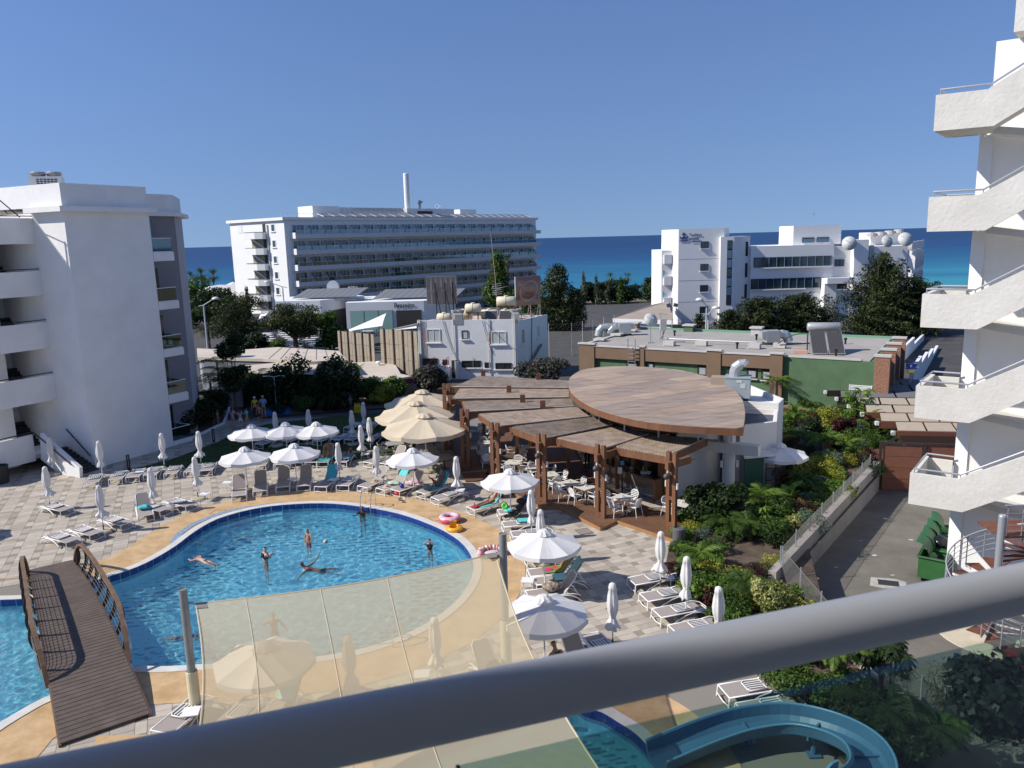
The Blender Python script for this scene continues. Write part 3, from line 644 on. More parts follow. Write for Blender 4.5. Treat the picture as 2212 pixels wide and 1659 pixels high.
def wl(p,q,z0,z1,th):
 d=(Vector(q)-Vector(p)).normalized();n=Vector((-d.y,d.x))*th
 return[p,q,(q[0]+n.x,q[1]+n.y),(p[0]+n.x,p[1]+n.y)]
A_=(12.05,30.47);B_=(19.46,40.28);d_=(Vector(B_)-Vector(A_)).normalized()
A0=(A_[0]-d_.x*4.2,A_[1]-d_.y*4.2)
mb=MB().prism(wl(A0,B_,0,0,.3),-1.05,[.48,.60,.60,.48]);ob('wall',mb.xf(Matrix.Translation((-15.6,-35.2,1))),WALLM,lw)
mb=MB().bar((A0[0]+.06,A0[1]-.05,-.05),(B_[0]+.06,B_[1]-.05,.08),.05,.06);
ob('handrail',mb.xf(Matrix.Translation((-15.6,-35.2,1))),mat('dark_rail',(.05,.035,.04),.5),lw)
lwp=Vector(A_).lerp(Vector(B_),.62);nn=Vector((d_.y,-d_.x))
mb=MB().box((lwp.x+nn.x*.012,lwp.y+nn.y*.012,.36),(.55,.02,.36),rz=math.atan2(d_.y,d_.x));o=ob('wall_sign',mb.xf(Matrix.Translation((-15.6,-35.2,1))),mat('sign_white',(.55,.55,.56),.6),lw)
for q_,(t_,sz_) in enumerate((('F',.34),('TAXI',.09),('WAY',.09))):
 M=facing((lwp.x-15.6,lwp.y-35.2),(d_.x,d_.y),(1.24,1.40,1.26)[q_],(-.2,.05,.05)[q_],.03);text_obj('sign_lettering',t_,sz_,BLACKM,M,lw)
kp=[(9.86,21.97),(10.09,21.0),(10.31,19.99),(10.53,18.8)]
gk=thing('low_retaining_kerb','pale low retaining kerb below the wire fence beside the lane','kerb',(kp[1][0],kp[1][1],-1))
mb=MB()
for a_,b_ in zip(kp,kp[1:]):
 mb.prism(wl(a_,b_,0,0,.28),-1.0,.12)
ob('kerb_stone',mb.xf(Matrix.Translation((-kp[1][0],-kp[1][1],1))),WALLM,gk)
def fence(pts,h,label,z0=0.,sp=1.9,mesh=True,pm=None,cell=.11):
 t=thing('wire_fence',label,'fence',(pts[0][0],pts[0][1],z0));ox,oy=pts[0]
 pm=pm or GALV
 for a_,b_ in zip(pts,pts[1:]):
  L=math.dist(a_,b_);n=max(1,round(L/sp));d=((b_[0]-a_[0])/L,(b_[1]-a_[1])/L)
  for k in range(n+1):
   x=a_[0]-ox+d[0]*L*k/n;y=a_[1]-oy+d[1]*L*k/n
   ob('fence_post',MB().tube([(x,y,0),(x,y,h+.12)],.024,6),pm,t)
  mb=MB();m_=int(L/cell)
  for k in range(-int(h/cell),m_):
   s0=max(k*cell,0);e0=min(k*cell+h,L)
   if e0>s0:
    for sg in(0,1):
     z_s=(s0-k*cell);z_e=(e0-k*cell)
     if sg:z_s,z_e=h-z_s,h-z_e
     mb.bar((a_[0]-ox+d[0]*s0,a_[1]-oy+d[1]*s0,z_s),(a_[0]-ox+d[0]*e0,a_[1]-oy+d[1]*e0,z_e),.006,.006)
  mb.bar((a_[0]-ox,a_[1]-oy,h),(b_[0]-ox,b_[1]-oy,h),.012,.012)
  if mesh:ob('chain_link',mb,mat('wire',(.22,.22,.2),.5),t)
 return t
f1=[(x-.05,y+.2) for x,y in[(12.77,29.14),(9.92,28.45)]]
fence([(18.6,39.6),(12.2,31.0),(9.9,27.8)],1.0,'wire fence on thin posts along the top of the garden wall',.1,1.7)
fence([(9.9,27.6)]+kp,1.05,'chain link fence above the pale kerb between near plants and the lane',.1,1.8)
gt=thing('brown_gate','dark brown panelled gate at the far end of the service lane','gate',(19.5,40.4,-1))
BR=mat('brown_panel',(.17,.065,.04),.6,var=.12,scale=4);BRD=mat('dark_brown_metal',(.035,.022,.02),.5)
gd=Vector((.965,-.26));
def gp(s,n):return(gd.x*s-gd.y*n*-1*-1,gd.y*s+gd.x*n)
for k in range(4):ob('gate_panel',MB().prism([(gd.x*.15,gd.y*.15),(gd.x*2.0,gd.y*2.0),(gd.x*2.0-gd.y*.06,gd.y*2.0+gd.x*.06),(gd.x*.15-gd.y*.06,gd.y*.15+gd.x*.06)],.05+k*.62,.05+k*.62+.6),BR,gt)
mb=MB()
for s_ in(0,2.1):mb.box((gd.x*s_,gd.y*s_,1.3),(.14,.14,2.65),rz=math.atan2(gd.y,gd.x))
mb.bar((0,0,2.62),(gd.x*2.1,gd.y*2.1,2.62),.14,.1);ob('gate_frame',mb,BRD,gt)
fc=thing('panelled_fence','brown panelled screen above a white wall at the lane end','fence',(21.6,39.9,-1))
ob('screen_panel',MB().prism([(.1,-.02),(4.2,-1.15),(4.22,-1.05),(.12,.08)],1.55,2.55),BR,fc)
ob('base_wall',MB().prism([(.05,-.05),(4.2,-1.2),(4.25,-1.0),(.1,.15)],0,1.5),CONCW,fc)
ob('screen_rail',MB().bar((.0,0,2.62),(4.2,-1.13,2.62),.12,.1),BRD,fc)
# ================= WHITE TWO STOREY HOUSE WITH TANKS =================
WH=mat('house_white',(.80,.80,.79),.85,var=.05,scale=.8,bump=.35,bscale=6,spec=.2)
PINK=mat('pink_trim',(.62,.33,.26),.8)
FRAMEB=mat('dark_frame',(.04,.03,.03),.5)
CURT=mat('white_curtain',(.55,.58,.55),.9)
REDM=mat('red_oxide',(.32,.06,.04),.6)
h0=Vector((.62,71.8));dh=Vector((-9.18,1.2)).normalized();sh=Vector((2.91,5.2)).normalized()
wh=thing('white_house','white two storey house with water tanks on its roof','house',(h0.x,h0.y,0))
def whp(name,mb,m,par=None,**k):return ob(name,mb.xf(Matrix.Translation((-h0.x,-h0.y,0))),m,par or wh,**k)
def H2(s,n):return(h0.x+dh.x*s+sh.x*n,h0.y+dh.y*s+sh.y*n)
whp('wall',MB().prism([H2(0,0),H2(9.35,0),H2(9.35,6.2),H2(0,6.2)],-.2,5.05),WH)
mb=MB()
for a,b in((0,0,),):
 mb.prism([H2(0,0),H2(9.35,0),H2(9.35,.15),H2(0,.15)],5.05,5.5);mb.prism([H2(0,6.05),H2(9.35,6.05),H2(9.35,6.2),H2(0,6.2)],5.05,5.3);mb.prism([H2(0,.15),H2(.15,.15),H2(.15,6.05),H2(0,6.05)],5.05,5.35);mb.prism([H2(9.2,.15),H2(9.35,.15),H2(9.35,6.05),H2(9.2,6.05)],5.05,5.35)
whp('roof_parapet',mb,WH)
whp('roof_deck',MB().prism([H2(.15,.15),H2(9.2,.15),H2(9.2,6.05),H2(.15,6.05)],5.05,5.12),mat('pink_roof_paint',(.55,.40,.30),.9,var=.2,scale=1.2))
def window(base,d,s0,s1,z0,z1,par,frm,glass,fn,off=0.,sill=None,split=True,inset=.12):
 n=Vector((d[1],-d[0]));
 if n.dot(Vector((0,-1)))<0 and abs(n.y)>.2:n=-n
 if abs(n.y)<=.2 and n.x<0:n=-n
 def q(s,o):return(base[0]+d[0]*s+n.x*o,base[1]+d[1]*s+n.y*o)
 a,b=min(s0,s1),max(s0,s1)
 fr=MB()
 t=.07
 for(x0,x1,y0,y1) in((a,a+t,z0,z1),(b-t,b,z0,z1),(a+t,b-t,z0,z0+t),(a+t,b-t,z1-t,z1)):fr.prism([q(x0,.0),q(x1,.0),q(x1,.05),q(x0,.05)],y0,y1)
 if split:fr.prism([q((a+b)/2-.03,.0),q((a+b)/2+.03,.0),q((a+b)/2+.03,.04),q((a+b)/2-.03,.04)],z0+t,z1-t)
 w_=fn('window',fr,frm)
 fn('pane',MB().prism([q(a+t,.0),q(b-t,.0),q(b-t,.015),q(a+t,.015)],z0+t,z1-t),glass,w_)
 if sill:fn('sill',MB().prism([q(a-.12,.0),q(b+.12,.0),q(b+.12,.14),q(a-.12,.14)],z0-.1,z0),sill,w_)
 return w_
whf=lambda n,m_,mm,p=None:whp(n,m_,mm,p)
for s1,s0,z1,z0,k in((8.51,7.21,4.68,3.32,0),(2.42,1.06,4.39,3.1,0)):
 window(h0,dh,s0,s1,z0+.1,z1,wh,WRAIL,CURT,whf,sill=WH);whp('window_reveal',MB().prism([H2(s1-.02,-.055),H2(s1+.16,-.055),H2(s1+.16,-.01),H2(s1-.02,-.01)],z0+.05,z1),PINK)
window(h0,dh,4.59,5.2,3.72,4.53,wh,FRAMEB,CURT,whf,sill=WH,split=False)
for s1,s0,z1,z0 in((9.02,7.57,1.95,1.28),(7.11,6.66,1.82,1.28),(5.31,3.49,1.7,1.04),(3.15,2.65,1.53,.98),(2.13,.61,1.47,.87)):
 window(h0,dh,s0,s1,z0,z1,wh,FRAMEB,WGLASS,whf,sill=WH)
whp('side_door',MB().prism([H2(5.5,-.03),H2(6.25,-.03),H2(6.25,.0),H2(5.5,.0)],0.05,1.75),DARK)
whp('open_door_leaf',MB().prism([H2(5.5,-.65),H2(5.56,-.65),H2(5.56,-.03),H2(5.5,-.03)],0.05,1.7),WRAIL)
for a,b,z0,z1,mm in((.74,1.35,3.08,4.49,PINK),(3.87,4.43,3.3,4.47,CURT)):
 window(h0,sh,a,b,z0,z1,wh,WRAIL,mm,whf,sill=WH,split=False)
for s_ in(7.6,6.3):
 mb=MB()
 mb.prism([H2(s_,-.25),H2(s_+.15,-.25),H2(s_+.15,-3.6),H2(s_,-3.6)],[-.1,-.1,-.1,-.1],[1.3,1.3,-.05,-.05]);whp('stair_stringer',mb,WH)
 for k in range(13):
  n=-.3-k*.25;z=1.28-k*.1
  whp('baluster',MB().tube([(*H2(s_+.07,n),z),(*H2(s_+.07,n),z+.85)],.018,5),REDM)
 whp('handrail',MB().tube([(*H2(s_+.07,-.3),2.13),(*H2(s_+.07,-3.4),.85)],.025,6),REDM)
mb=MB()
for k in range(9):mb.prism([H2(6.45,-.3-k*.34),H2(7.6,-.3-k*.34),H2(7.6,-.64-k*.34),H2(6.45,-.64-k*.34)],-.1,1.2-k*.14)
whp('outside_steps',mb,WH)
mb=MB()
for s_ in(9.2,9.05,.18,.3,2.65,5.9):mb.tube([(*H2(s_,-.08),5.6),(*H2(s_,-.08),.4)],.035,6)
whp('drain_pipes',mb,mat('pipe_offwhite',(.6,.57,.52),.6))
CAB=mat('black_cable',(.03,.03,.03),.7);CABW=mat('grey_cable',(.3,.29,.28),.7)
rr=random.Random(8);mb=MB();mb2=MB()
def sag(a,b,s,n=8):
 return[tuple(Vector(a).lerp(Vector(b),t/n)-Vector((0,0,s*4*(t/n)*(1-t/n)))) for t in range(n+1)]
mb.tube(sag((*H2(6.9,-.06),5.5),(*H2(5.9,-.06),2.2),.3),.02,5);mb.tube(sag((*H2(5.9,-.06),2.2),(*H2(4.4,-.06),.6),.2),.018,5)
mb.tube(sag((*H2(3.2,-.06),5.4),(*H2(2.3,-.06),2.3),.2),.018,5);mb.tube(sag((*H2(3.0,-.05),5.4),(*H2(-.2,-.3),2.6),.25),.014,5)
mb.tube(sag((*H2(-.06,2.8),5.4),(*H2(-.06,2.6),1.5),-.15),.03,5)
whp('black_cables',mb,CAB)
for k in range(4):mb2.tube([(*H2(9.0-k*.12,-.05),5.5),(*H2(9.0-k*.12,-.05),.3)],.012,4)
mb2.tube([(*H2(4.2,-.05),2.0),(*H2(4.2,-.05),1.0)],.02,5)
whp('grey_cables',mb2,CABW)
whp('slanting_duct',MB().tube([(*H2(-.25,1.0),.6),(*H2(-.25,4.2),2.6)],.12,8),mat('duct_grey',(.16,.16,.16),.6))
ax=thing('house_annex','low white annex with roofed terrace on the left of the white house','annex',(*H2(9.4,0),0))
def axp(n,mb,m,**k):
 c=H2(9.4,0);return ob(n,mb.xf(Matrix.Translation((-c[0],-c[1],0))),m,ax,**k)
axp('wall',MB().prism([H2(9.38,.6),H2(11.4,.6),H2(11.4,5),H2(9.38,5)],-.2,2.9),WH)
axp('terrace_parapet',MB().prism([H2(9.38,.58),H2(11.4,.58),H2(11.4,.72),H2(9.38,.72)],2.9,3.35),WH)
axp('terrace_roof',MB().prism([H2(9.2,-.2),H2(12.3,-.2),H2(12.0,4.8),H2(9.2,4.8)],[5.2,4.55,4.55,5.2],[5.3,4.65,4.65,5.3]),mat('corrugated_pale',(.55,.53,.48),.8,var=.1,scale=5))
mb=MB();mb.box((*H2(11.9,.2),3.9),(.1,.1,1.6));axp('roof_post',mb,WRAIL)
mb=MB()
for k in range(5):mb.prism([H2(9.4,.9+k*.8),H2(11.35,.9+k*.8),H2(11.35,.95+k*.8),H2(9.4,.95+k*.8)],2.95,4.3)
for k,lb_ in enumerate(('left of the two double-fan condensers on the wall of the white house annex','right of the two double-fan condensers on the annex wall nearest the house')):
 c=H2(11.1-k*1.35,-.35);t=thing('wall_condenser',lb_,'air conditioner',(c[0],c[1],.95),math.atan2(-dh.y,-dh.x),'double-fan wall condensers')
 ob('casing',MB().box((0,0,.65),(1.0,.42,1.32)),mat('condenser_cream',(.60,.56,.45),.5),t)
 for z in(.36,.96):
  ob('fan_recess',MB().lathe([(0,.0),(.27,.0),(.27,.012),(0,.012)],n=16).xf(Matrix.Translation((-.08,-.214,z))@Matrix.Rotation(PI/2,4,'X')),DARK,t)
  mb=MB()
  for r_ in(.08,.15,.22,.28):mb.torus((0,0,0),r_,.012,16,4)
  for q in range(4):mb.bar((-.28*math.cos(q*PI/4),-.28*math.sin(q*PI/4),0),(.28*math.cos(q*PI/4),.28*math.sin(q*PI/4),0),.014,.014)
  ob('fan_grille',mb.xf(Matrix.Translation((-.08,-.24,z))@Matrix.Rotation(PI/2,4,'X')),mat('grille_grey',(.35,.33,.3),.5),t)
o=ob('exhaust_duct',MB().tube([(*H2(11.4,-.5),.75),(*H2(9.6,-.6),.55),(*H2(8.2,-.6),.25),(*H2(7.6,-.5),-.05)],[.22,.22,.2,.12],10),mat('duct_zinc',(.55,.56,.56),.45));tagm(o,'grey exhaust duct running along the base of the white house','duct')
TANK=mat('tank_cream',(.66,.60,.44),.6,var=.08,scale=2)
def tank(s,n,z,L,r,ang,label,stand=.0,m=TANK):
 c=H2(s,n);t=thing('water_tank',label,'water tank',(c[0],c[1],5.12),ang,'cream water tanks on the white house roof')
 pr=[(.001,-L/2),(r*.75,-L/2+.02),(r,-L/2+.12),(r,L/2-.12),(r*.75,L/2-.02),(.001,L/2)]
 ob('tank_body',MB().lathe(pr,n=18).xf(Matrix.Translation((0,0,z+r))@Matrix.Rotation(PI/2,4,'Y')),m,t,smooth=True)
 ob('tank_lid',MB().lathe([(.2,0),(.2,.09),(.14,.12),(0,.12)],(0,0,z+2*r-.03),10),m,t)
 mb=MB()
 for x in(-L*.3,L*.3):
  for y in(-r*.6,r*.6):mb.bar((x,y,0),(x,y,z+r*.4),.05,.05)
 mb.bar((-L*.45,-r*.6,z+.04),(L*.45,-r*.6,z+.04),.05,.05);mb.bar((-L*.45,r*.6,z+.04),(L*.45,r*.6,z+.04),.05,.05)
 ob('tank_stand',mb,mat('rusty_iron',(.12,.06,.04),.8),t)
 mb=MB()
 for x in(-L*.25,L*.25):mb.torus((0,0,0),r+.01,.015,20,4);mb.v=mb.v
 ob('strap',MB().torus((0,0,0),r+.008,.014,22,4).xf(Matrix.Translation((0,0,z+r))@Matrix.Rotation(PI/2,4,'Y')),CAB,t)
 return t
tank(7.3,.9,.15,1.35,.40,rad(-8),'small cream water tank nearest the left front roof edge',0)
tank(6.2,2.2,.12,1.7,.50,rad(-10),'large white water tank behind the small cream one on the left of the roof',0)
tank(4.9,1.6,.85,1.5,.45,rad(-6),'cream water tank on a tall frame in the middle of the roof')
tank(3.9,2.6,.2,1.6,.45,rad(-6),'low white tank behind the framed cream tank')
tank(2.9,3.9,1.25,1.85,.48,rad(-4),'highest cream water tank standing at the back of the roof')
tank(2.9,3.7,.45,1.0,.28,rad(-4),'short tank tucked beneath the highest cream water tank')
def collector(x,y,z,rz,tilt,w,h,par=None,rows=10):
 t=thing('solar_collector','','solar panel',(x,y,z),rz)
 M=Matrix.Rotation(tilt,4,'X')
 ob('panel_frame',MB().box((0,h/2,.04),(w,h,.07)).xf(M),mat('alu_frame',(.5,.5,.5),.4,metal=.6),t)
 ob('absorber',MB().box((0,h/2,.08),(w-.1,h-.1,.012)).xf(M),mat('absorber_dark',(.06,.055,.055),.25,spec=.7),t)
 mb=MB()
 for k in range(rows):mb.box((-w/2+.1+k*(w-.2)/(rows-1),h/2,.09),(.02,h-.14,.015))
 ob('absorber_tubes',mb.xf(M),mat('absorber_line',(.13,.125,.12),.35),t)
 mb=MB();tp=M@Vector((0,h,0));mb.bar((-w*.4,tp.y,0),(-w*.4,tp.y,tp.z),.04,.04);mb.bar((w*.4,tp.y,0),(w*.4,tp.y,tp.z),.04,.04);ob('panel_support',mb,GALV,t)
 return t
for k,lb_ in enumerate(('left flat grey solar collector leaning under the highest tank','right flat grey solar collector leaning under the highest tank')):
 c=H2(3.3-k*1.35,1.7);t=collector(c[0],c[1],5.12,math.atan2(-dh.y,-dh.x),rad(62),1.2,1.1,rows=14);t['label']=lb_
c=H2(5.75,.45);condenser(c[0],c[1],5.12,rad(-7),'small grey condenser with black grille on the front roof edge of the white house',.9)
c=H2(.35,.5);condenser(c[0],c[1],5.12,rad(-7),'small condenser at the right front corner of the white house roof',.6)
bb=thing('billboard','faded roof billboard with an oval and the word RIVES on a brown picture','billboard',(*H2(-.2,3.2),5.1))
c0=H2(-.2,3.2);
bL=(.6,76,9.09);bR=(3.03,76,9.33);bLb=(.64,76,6.32);bRb=(3.0,76,6.7)
d=Vector((bR[0]-bL[0],bR[1]-bL[1]+.9)).normalized();w_=math.hypot(bR[0]-bL[0],.9)
def bbo(n,mb,m):return ob(n,mb.xf(Matrix.Translation((-c0[0],-c0[1],-5.1))),m,bb)
zt,zb=bL[2],bLb[2]
bbm=bpy.data.materials.new('faded_poster');bbm.use_nodes=True;N=bbm.node_tree.nodes;L=bbm.node_tree.links;b=N['Principled BSDF'];b.inputs['Roughness'].default_value=.8
tc=N.new('ShaderNodeTexCoord');se=N.new('ShaderNodeSeparateXYZ');L.new(tc.outputs['Generated'],se.inputs[0]);nz=N.new('ShaderNodeTexNoise');nz.inputs['Scale'].default_value=4;L.new(tc.outputs['Generated'],nz.inputs['Vector'])
ad=N.new('ShaderNodeMath');ad.operation='MULTIPLY_ADD';ad.inputs[1].default_value=.25;L.new(nz.outputs['Fac'],ad.inputs[0]);L.new(se.outputs['Z'],ad.inputs[2])
cr=N.new('ShaderNodeValToRGB');cr.color_ramp.elements[0].color=(.42,.25,.15,1);cr.color_ramp.elements[0].position=.1;cr.color_ramp.elements[1].color=(.28,.17,.15,1)
for p_,c_ in((.28,(.50,.28,.17,1)),(.38,(.20,.11,.08,1)),(.6,(.48,.24,.16,1)),(.85,(.38,.22,.18,1))):q=cr.color_ramp.elements.new(p_);q.color=c_
L.new(ad.outputs[0],cr.inputs[0]);L.new(cr.outputs[0],b.inputs['Base Color'])
PB=(bL[0],bL[1])
bbo('poster_board',MB().slab(PB,d,[(0,zb),(w_,zb+.1),(w_,zt+.1),(0,zt)],.08),bbm)
bbo('board_frame',MB().slab(PB,d,[(-.06,zb-.04),(0,zb-.04),(0,zt+.04),(-.06,zt+.04)],.1,off=-.03),WRAIL)
POST=mat('poster_cream',(.50,.42,.30),.8);POSTG=mat('poster_greygreen',(.30,.30,.24),.8)
mb=MB();n=40;cx,cz,rx,rz_=w_*.52,(zt+zb)/2+.05,w_*.34,(zt-zb)*.34
R_=[]
for k in range(n):
 a=2*PI*k/n+.1;a2=2*PI*(k+1)/n+.1
 f=lambda aa,s:(cx+rx*s*math.cos(aa)+.25*rx*s*math.sin(aa),cz+rz_*s*math.sin(aa))
 mb.slab(PB,d,[f(a,.93),f(a,1.04),f(a2,1.04),f(a2,.93)],-.012,off=-.004)
bbo('oval_mark',mb,POST)
mb=MB()
for k in range(3):mb.slab(PB,d,[(.22+k*.18,zt-.65),(.30+k*.18,zt-.62),(.30+k*.18+(k-1)*.05,zt-.3),(.22+k*.18+(k-1)*.05,zt-.33)],-.012,off=-.004)
mb.slab(PB,d,[(.22,zt-.85),(.7,zt-.80),(.68,zt-.66),(.2,zt-.7)],-.012,off=-.004);bbo('crown_mark',mb,POST)
mb=MB()
for k,(a,h_,w2) in enumerate(((.76,.95,.14),(.88,1.15,.17))):mb.slab(PB,d,[(w_*a,zb+.35),(w_*a+w2,zb+.35),(w_*a+w2,zb+h_),(w_*a+w2*.7,zb+h_+.1),(w_*a+w2*.65,zb+h_+.4),(w_*a+w2*.35,zb+h_+.4),(w_*a+w2*.3,zb+h_+.1),(w_*a,zb+h_)],-.012,off=-.004)
bbo('bottle_picture',mb,POSTG)
def btxt(t,s,z,size,m):
 M=facing((PB[0]-c0[0],PB[1]-c0[1]),d,z-5.1,s,.03);return text_obj('lettering',t,size,m,M,bb,bold=.008)
btxt('RIVES',w_*.55,(zt+zb)/2+.1,.52,POST);btxt('Snooker',w_*.55,(zt+zb)/2-.25,.22,mat('poster_red',(.32,.07,.06),.8));btxt('Bar',w_*.6,(zt+zb)/2-.5,.2,mat('poster_red',(.3,.05,.05),.8));btxt('Snacks & Drinks',w_*.52,zb+.18,.2,POSTG)
mb=MB()
for s_ in(.5,1.5,2.5):
 p=(PB[0]+d.x*s_,PB[1]+d.y*s_)
 mb.tube([(p[0],p[1]+.1,zb+.1),(p[0],p[1]+.1,5.15)],.05,6);mb.tube([(p[0],p[1]+.1,zb+.6),(p[0]-.3,p[1]+1.5,5.15)],.04,6)
mb.tube([(PB[0]+.1,PB[1]-.1,zb+.2),(PB[0]-1.6,PB[1]-2,5.2)],.035,6);mb.tube([(PB[0]+.9,PB[1]-.1,zb+.1),(PB[0]-.5,PB[1]-2,5.2)],.035,6)
bbo('billboard_legs',mb,mat('billboard_steel',(.35,.30,.25),.6))
q0=(-8.26,79,9.22);q1=(-5.29,79,9.33);q2=(-8.24,79,6.48)
b2=thing('blank_billboard','tall grey panelled back of a billboard with black struts','billboard',(q0[0],q0[1],5.1))
PANB=mat('panel_back',(.27,.24,.22),.85,var=.08,scale=2);dd=Vector((1,.0));wd=q1[0]-q0[0];hh=q0[2]-q2[2]
for k in range(6):
 for j in range(2):
  ob('board_panel',MB().box((wd*(k+.5)/6,.0,q2[2]-5.1+hh*(j+.5)/2),(wd/6-.03,.04,hh/2-.03)),PANB,b2)
mb=MB()
for k in range(7):mb.box((wd*k/6,-.05,q2[2]-5.1+hh/2),(.05,.06,hh+.05))
mb.box((wd/2,-.05,q2[2]-5.1),(wd,.06,.06));mb.box((wd/2,-.05,q2[2]-5.1+hh),(wd,.06,.06));mb.box((wd/2,-.05,q2[2]-5.1+hh/2),(wd,.06,.05));ob('panel_ribs',mb,mat('rib_grey',(.33,.31,.29),.7),b2)
mb=MB()
for k in(.3,.62,.87):
 mb.bar((wd*k,-.12,q2[2]-5.1+hh*.78),(wd*k+.05,-.12,-.1),.09,.09);mb.bar((wd*k,-.12,q2[2]-5.1+hh*.55),(wd*k+.75,-2.2,-.1),.07,.07)
ob('strut',mb,BLACKM,b2)
an=thing('tv_antenna','tall thin television mast with antenna arms behind the white house tanks','antenna',(*H2(4.3,5.0),5.12))
ob('mast',MB().tube([(0,0,0),(-.15,0,4),(-.45,0,8.2)],[.05,.04,.03],6),mat('mast_rust',(.35,.27,.22),.7),an)
mb=MB()
for k in range(6):mb.bar((-.5,0,2.3+k*.2),(.45,0,2.4+k*.2),.025,.025)
mb.bar((0,-.3,2.9),(1.0,.2,3.1),.03,.03);mb.bar((.0,0,2.3),(0,0,3.4),.03,.03);ob('antenna_arms',mb,WRAIL,an)
for(a,b,zt,zb,lb_,nn) in(((-17.21,78,3.75),(-12.94,74,4.67),0,0,'large brown-framed panel hoarding standing left of the white house',5),((-12.17,73,4.76),(-8.36,70,4.9),0,0,'smaller beige panel hoarding beside the white house annex',4)):
 zlow=.75
 t=thing('hoarding',lb_,'hoarding',(a[0],a[1],0));dd=Vector((b[0]-a[0],b[1]-a[1]));L_=dd.length;dd.normalize();zt=(a[2]+b[2])/2;an_=math.atan2(dd.y,dd.x)
 for k in range(nn):
  for j in range(3):
   s_=L_*(k+.5)/nn
   ob('hoarding_panel',MB().box((dd.x*s_,dd.y*s_,zlow+(zt-zlow)*(j+.5)/3),(L_/nn-.04,.05,(zt-zlow)/3-.03),rz=an_),mat('hoarding_beige',(.33,.29,.22),.85,var=.1,scale=2),t)
 mb=MB()
 for k in range(nn):mb.box((dd.x*L_*(k+.5)/nn+dd.y*.09,dd.y*L_*(k+.5)/nn-dd.x*.09,(zt+zlow)/2-.2),(.12,.1,zt-zlow+.6),rz=an_)
 ob('hoarding_post',mb,mat('rust_brown_steel',(.11,.05,.035),.8),t)
# ================= FLAT ROOFED RESTAURANT AT THE LEFT (pale roofs) =================
ROOFC=mat('cream_roof_coating',(.62,.55,.46),.85,col2=(.50,.43,.36),scale=.45,detail=9,bump=.15,spec=.2)
fr=thing('flat_roofed_restaurant','low restaurant with pale flat roof behind the dark hedge','restaurant',(-15,72,0))
def fro(n,mb,m,**k):return ob(n,mb.xf(Matrix.Translation((15,-72,0))),m,fr,**k)
rp=[(-30.78,76.63),(-26.25,74.4),(-22.62,75.86),(-15.91,72.05),(-13.98,66.14),(-17.29,65.76),(-21.71,68.15),(-28.28,70.35)]
fro('roof',MB().prism(rp,2.75,3.0),ROOFC)
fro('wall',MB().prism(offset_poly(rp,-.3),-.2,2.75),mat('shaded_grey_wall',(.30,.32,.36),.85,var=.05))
mb=MB()
for k in range(7):
 a=Vector(rp[2]).lerp(Vector(rp[3]),(k+.5)/7);b=Vector(rp[6]).lerp(Vector(rp[4]),(k+.5)/7)
 mb.bar((a.x,a.y,3.01),(b.x,b.y,3.01),.06,.03)
fro('roof_seams',mb,mat('seam_dark',(.25,.21,.18),.9))
rp2=[(-28.61,72.77),(-24.71,71.35),(-19.64,67.13),(-21.23,64.95),(-22.94,63.49),(-25.33,63.88)]
fro('lower_roof',MB().prism(rp2,2.3,2.6),mat('dark_felt',(.10,.10,.11),.9,var=.2))
rp3=[(-23.39,65.91),(-17.66,68.72),(-16.4,65.96),(-15.65,61.29),(-20.37,62.46),(-22.66,64.04)]
fro('canopy_roof',MB().prism(rp3,2.62,2.74),ROOFC)
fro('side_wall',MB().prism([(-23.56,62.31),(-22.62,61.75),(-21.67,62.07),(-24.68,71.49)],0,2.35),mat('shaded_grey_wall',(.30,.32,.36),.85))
rp4=[(-15.15,73.65),(-11.4,74.78),(-9.54,66.68),(-8.44,65.36),(-10.73,63.0),(-13.78,64.25)]
f2=thing('flat_roofed_shed','pale flat roof with red fascia left of the white house','shed',(rp4[0][0],rp4[0][1],0))
ob('roof',MB().prism([(x-rp4[0][0],y-rp4[0][1]) for x,y in rp4],1.42,1.6),ROOFC,f2)
ob('fascia',MB().prism([(x-rp4[0][0],y-rp4[0][1]) for x,y in offset_poly(rp4,.03)],1.0,1.43),mat('red_fascia',(.16,.02,.03),.6),f2)
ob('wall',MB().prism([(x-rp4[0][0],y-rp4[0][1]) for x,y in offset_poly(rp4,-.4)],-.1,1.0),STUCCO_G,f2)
c=(-24.75,69.72)
o=ob('roof_vent_drum',MB().lathe([(.62,0),(.62,1.0),(.56,1.0),(.56,.9),(0,.9)],n=20),mat('drum_white',(.55,.55,.55),.7),loc=(c[0],c[1],2.98));tagm(o,'white round vent drum standing on the flat restaurant roof','vent')
c=(-12.24,71.79)
o=ob('mushroom_vent',MB().lathe([(.1,0),(.1,.22),(.3,.25),(.22,.36),(0,.4)],n=12),WRAIL,loc=(c[0],c[1],1.6));tagm(o,'small white mushroom vent on the pale roof of the shed','vent')
c=(-18.63,60.82)
sw=thing('pool_shower','slim outdoor shower with two curved heads on the blue pad','shower',(c[0],c[1],0))
ob('shower_pole',MB().tube([(0,0,0),(0,0,2.6)],.05,8),GALV,sw)
for s_ in(-1,1):ob('shower_head',MB().tube([(0,0,2.6),(s_*.4,0,2.68),(s_*.85,0,2.66)],[.03,.03,.045],6),mat('pale_metal',(.7,.7,.66),.4),sw)
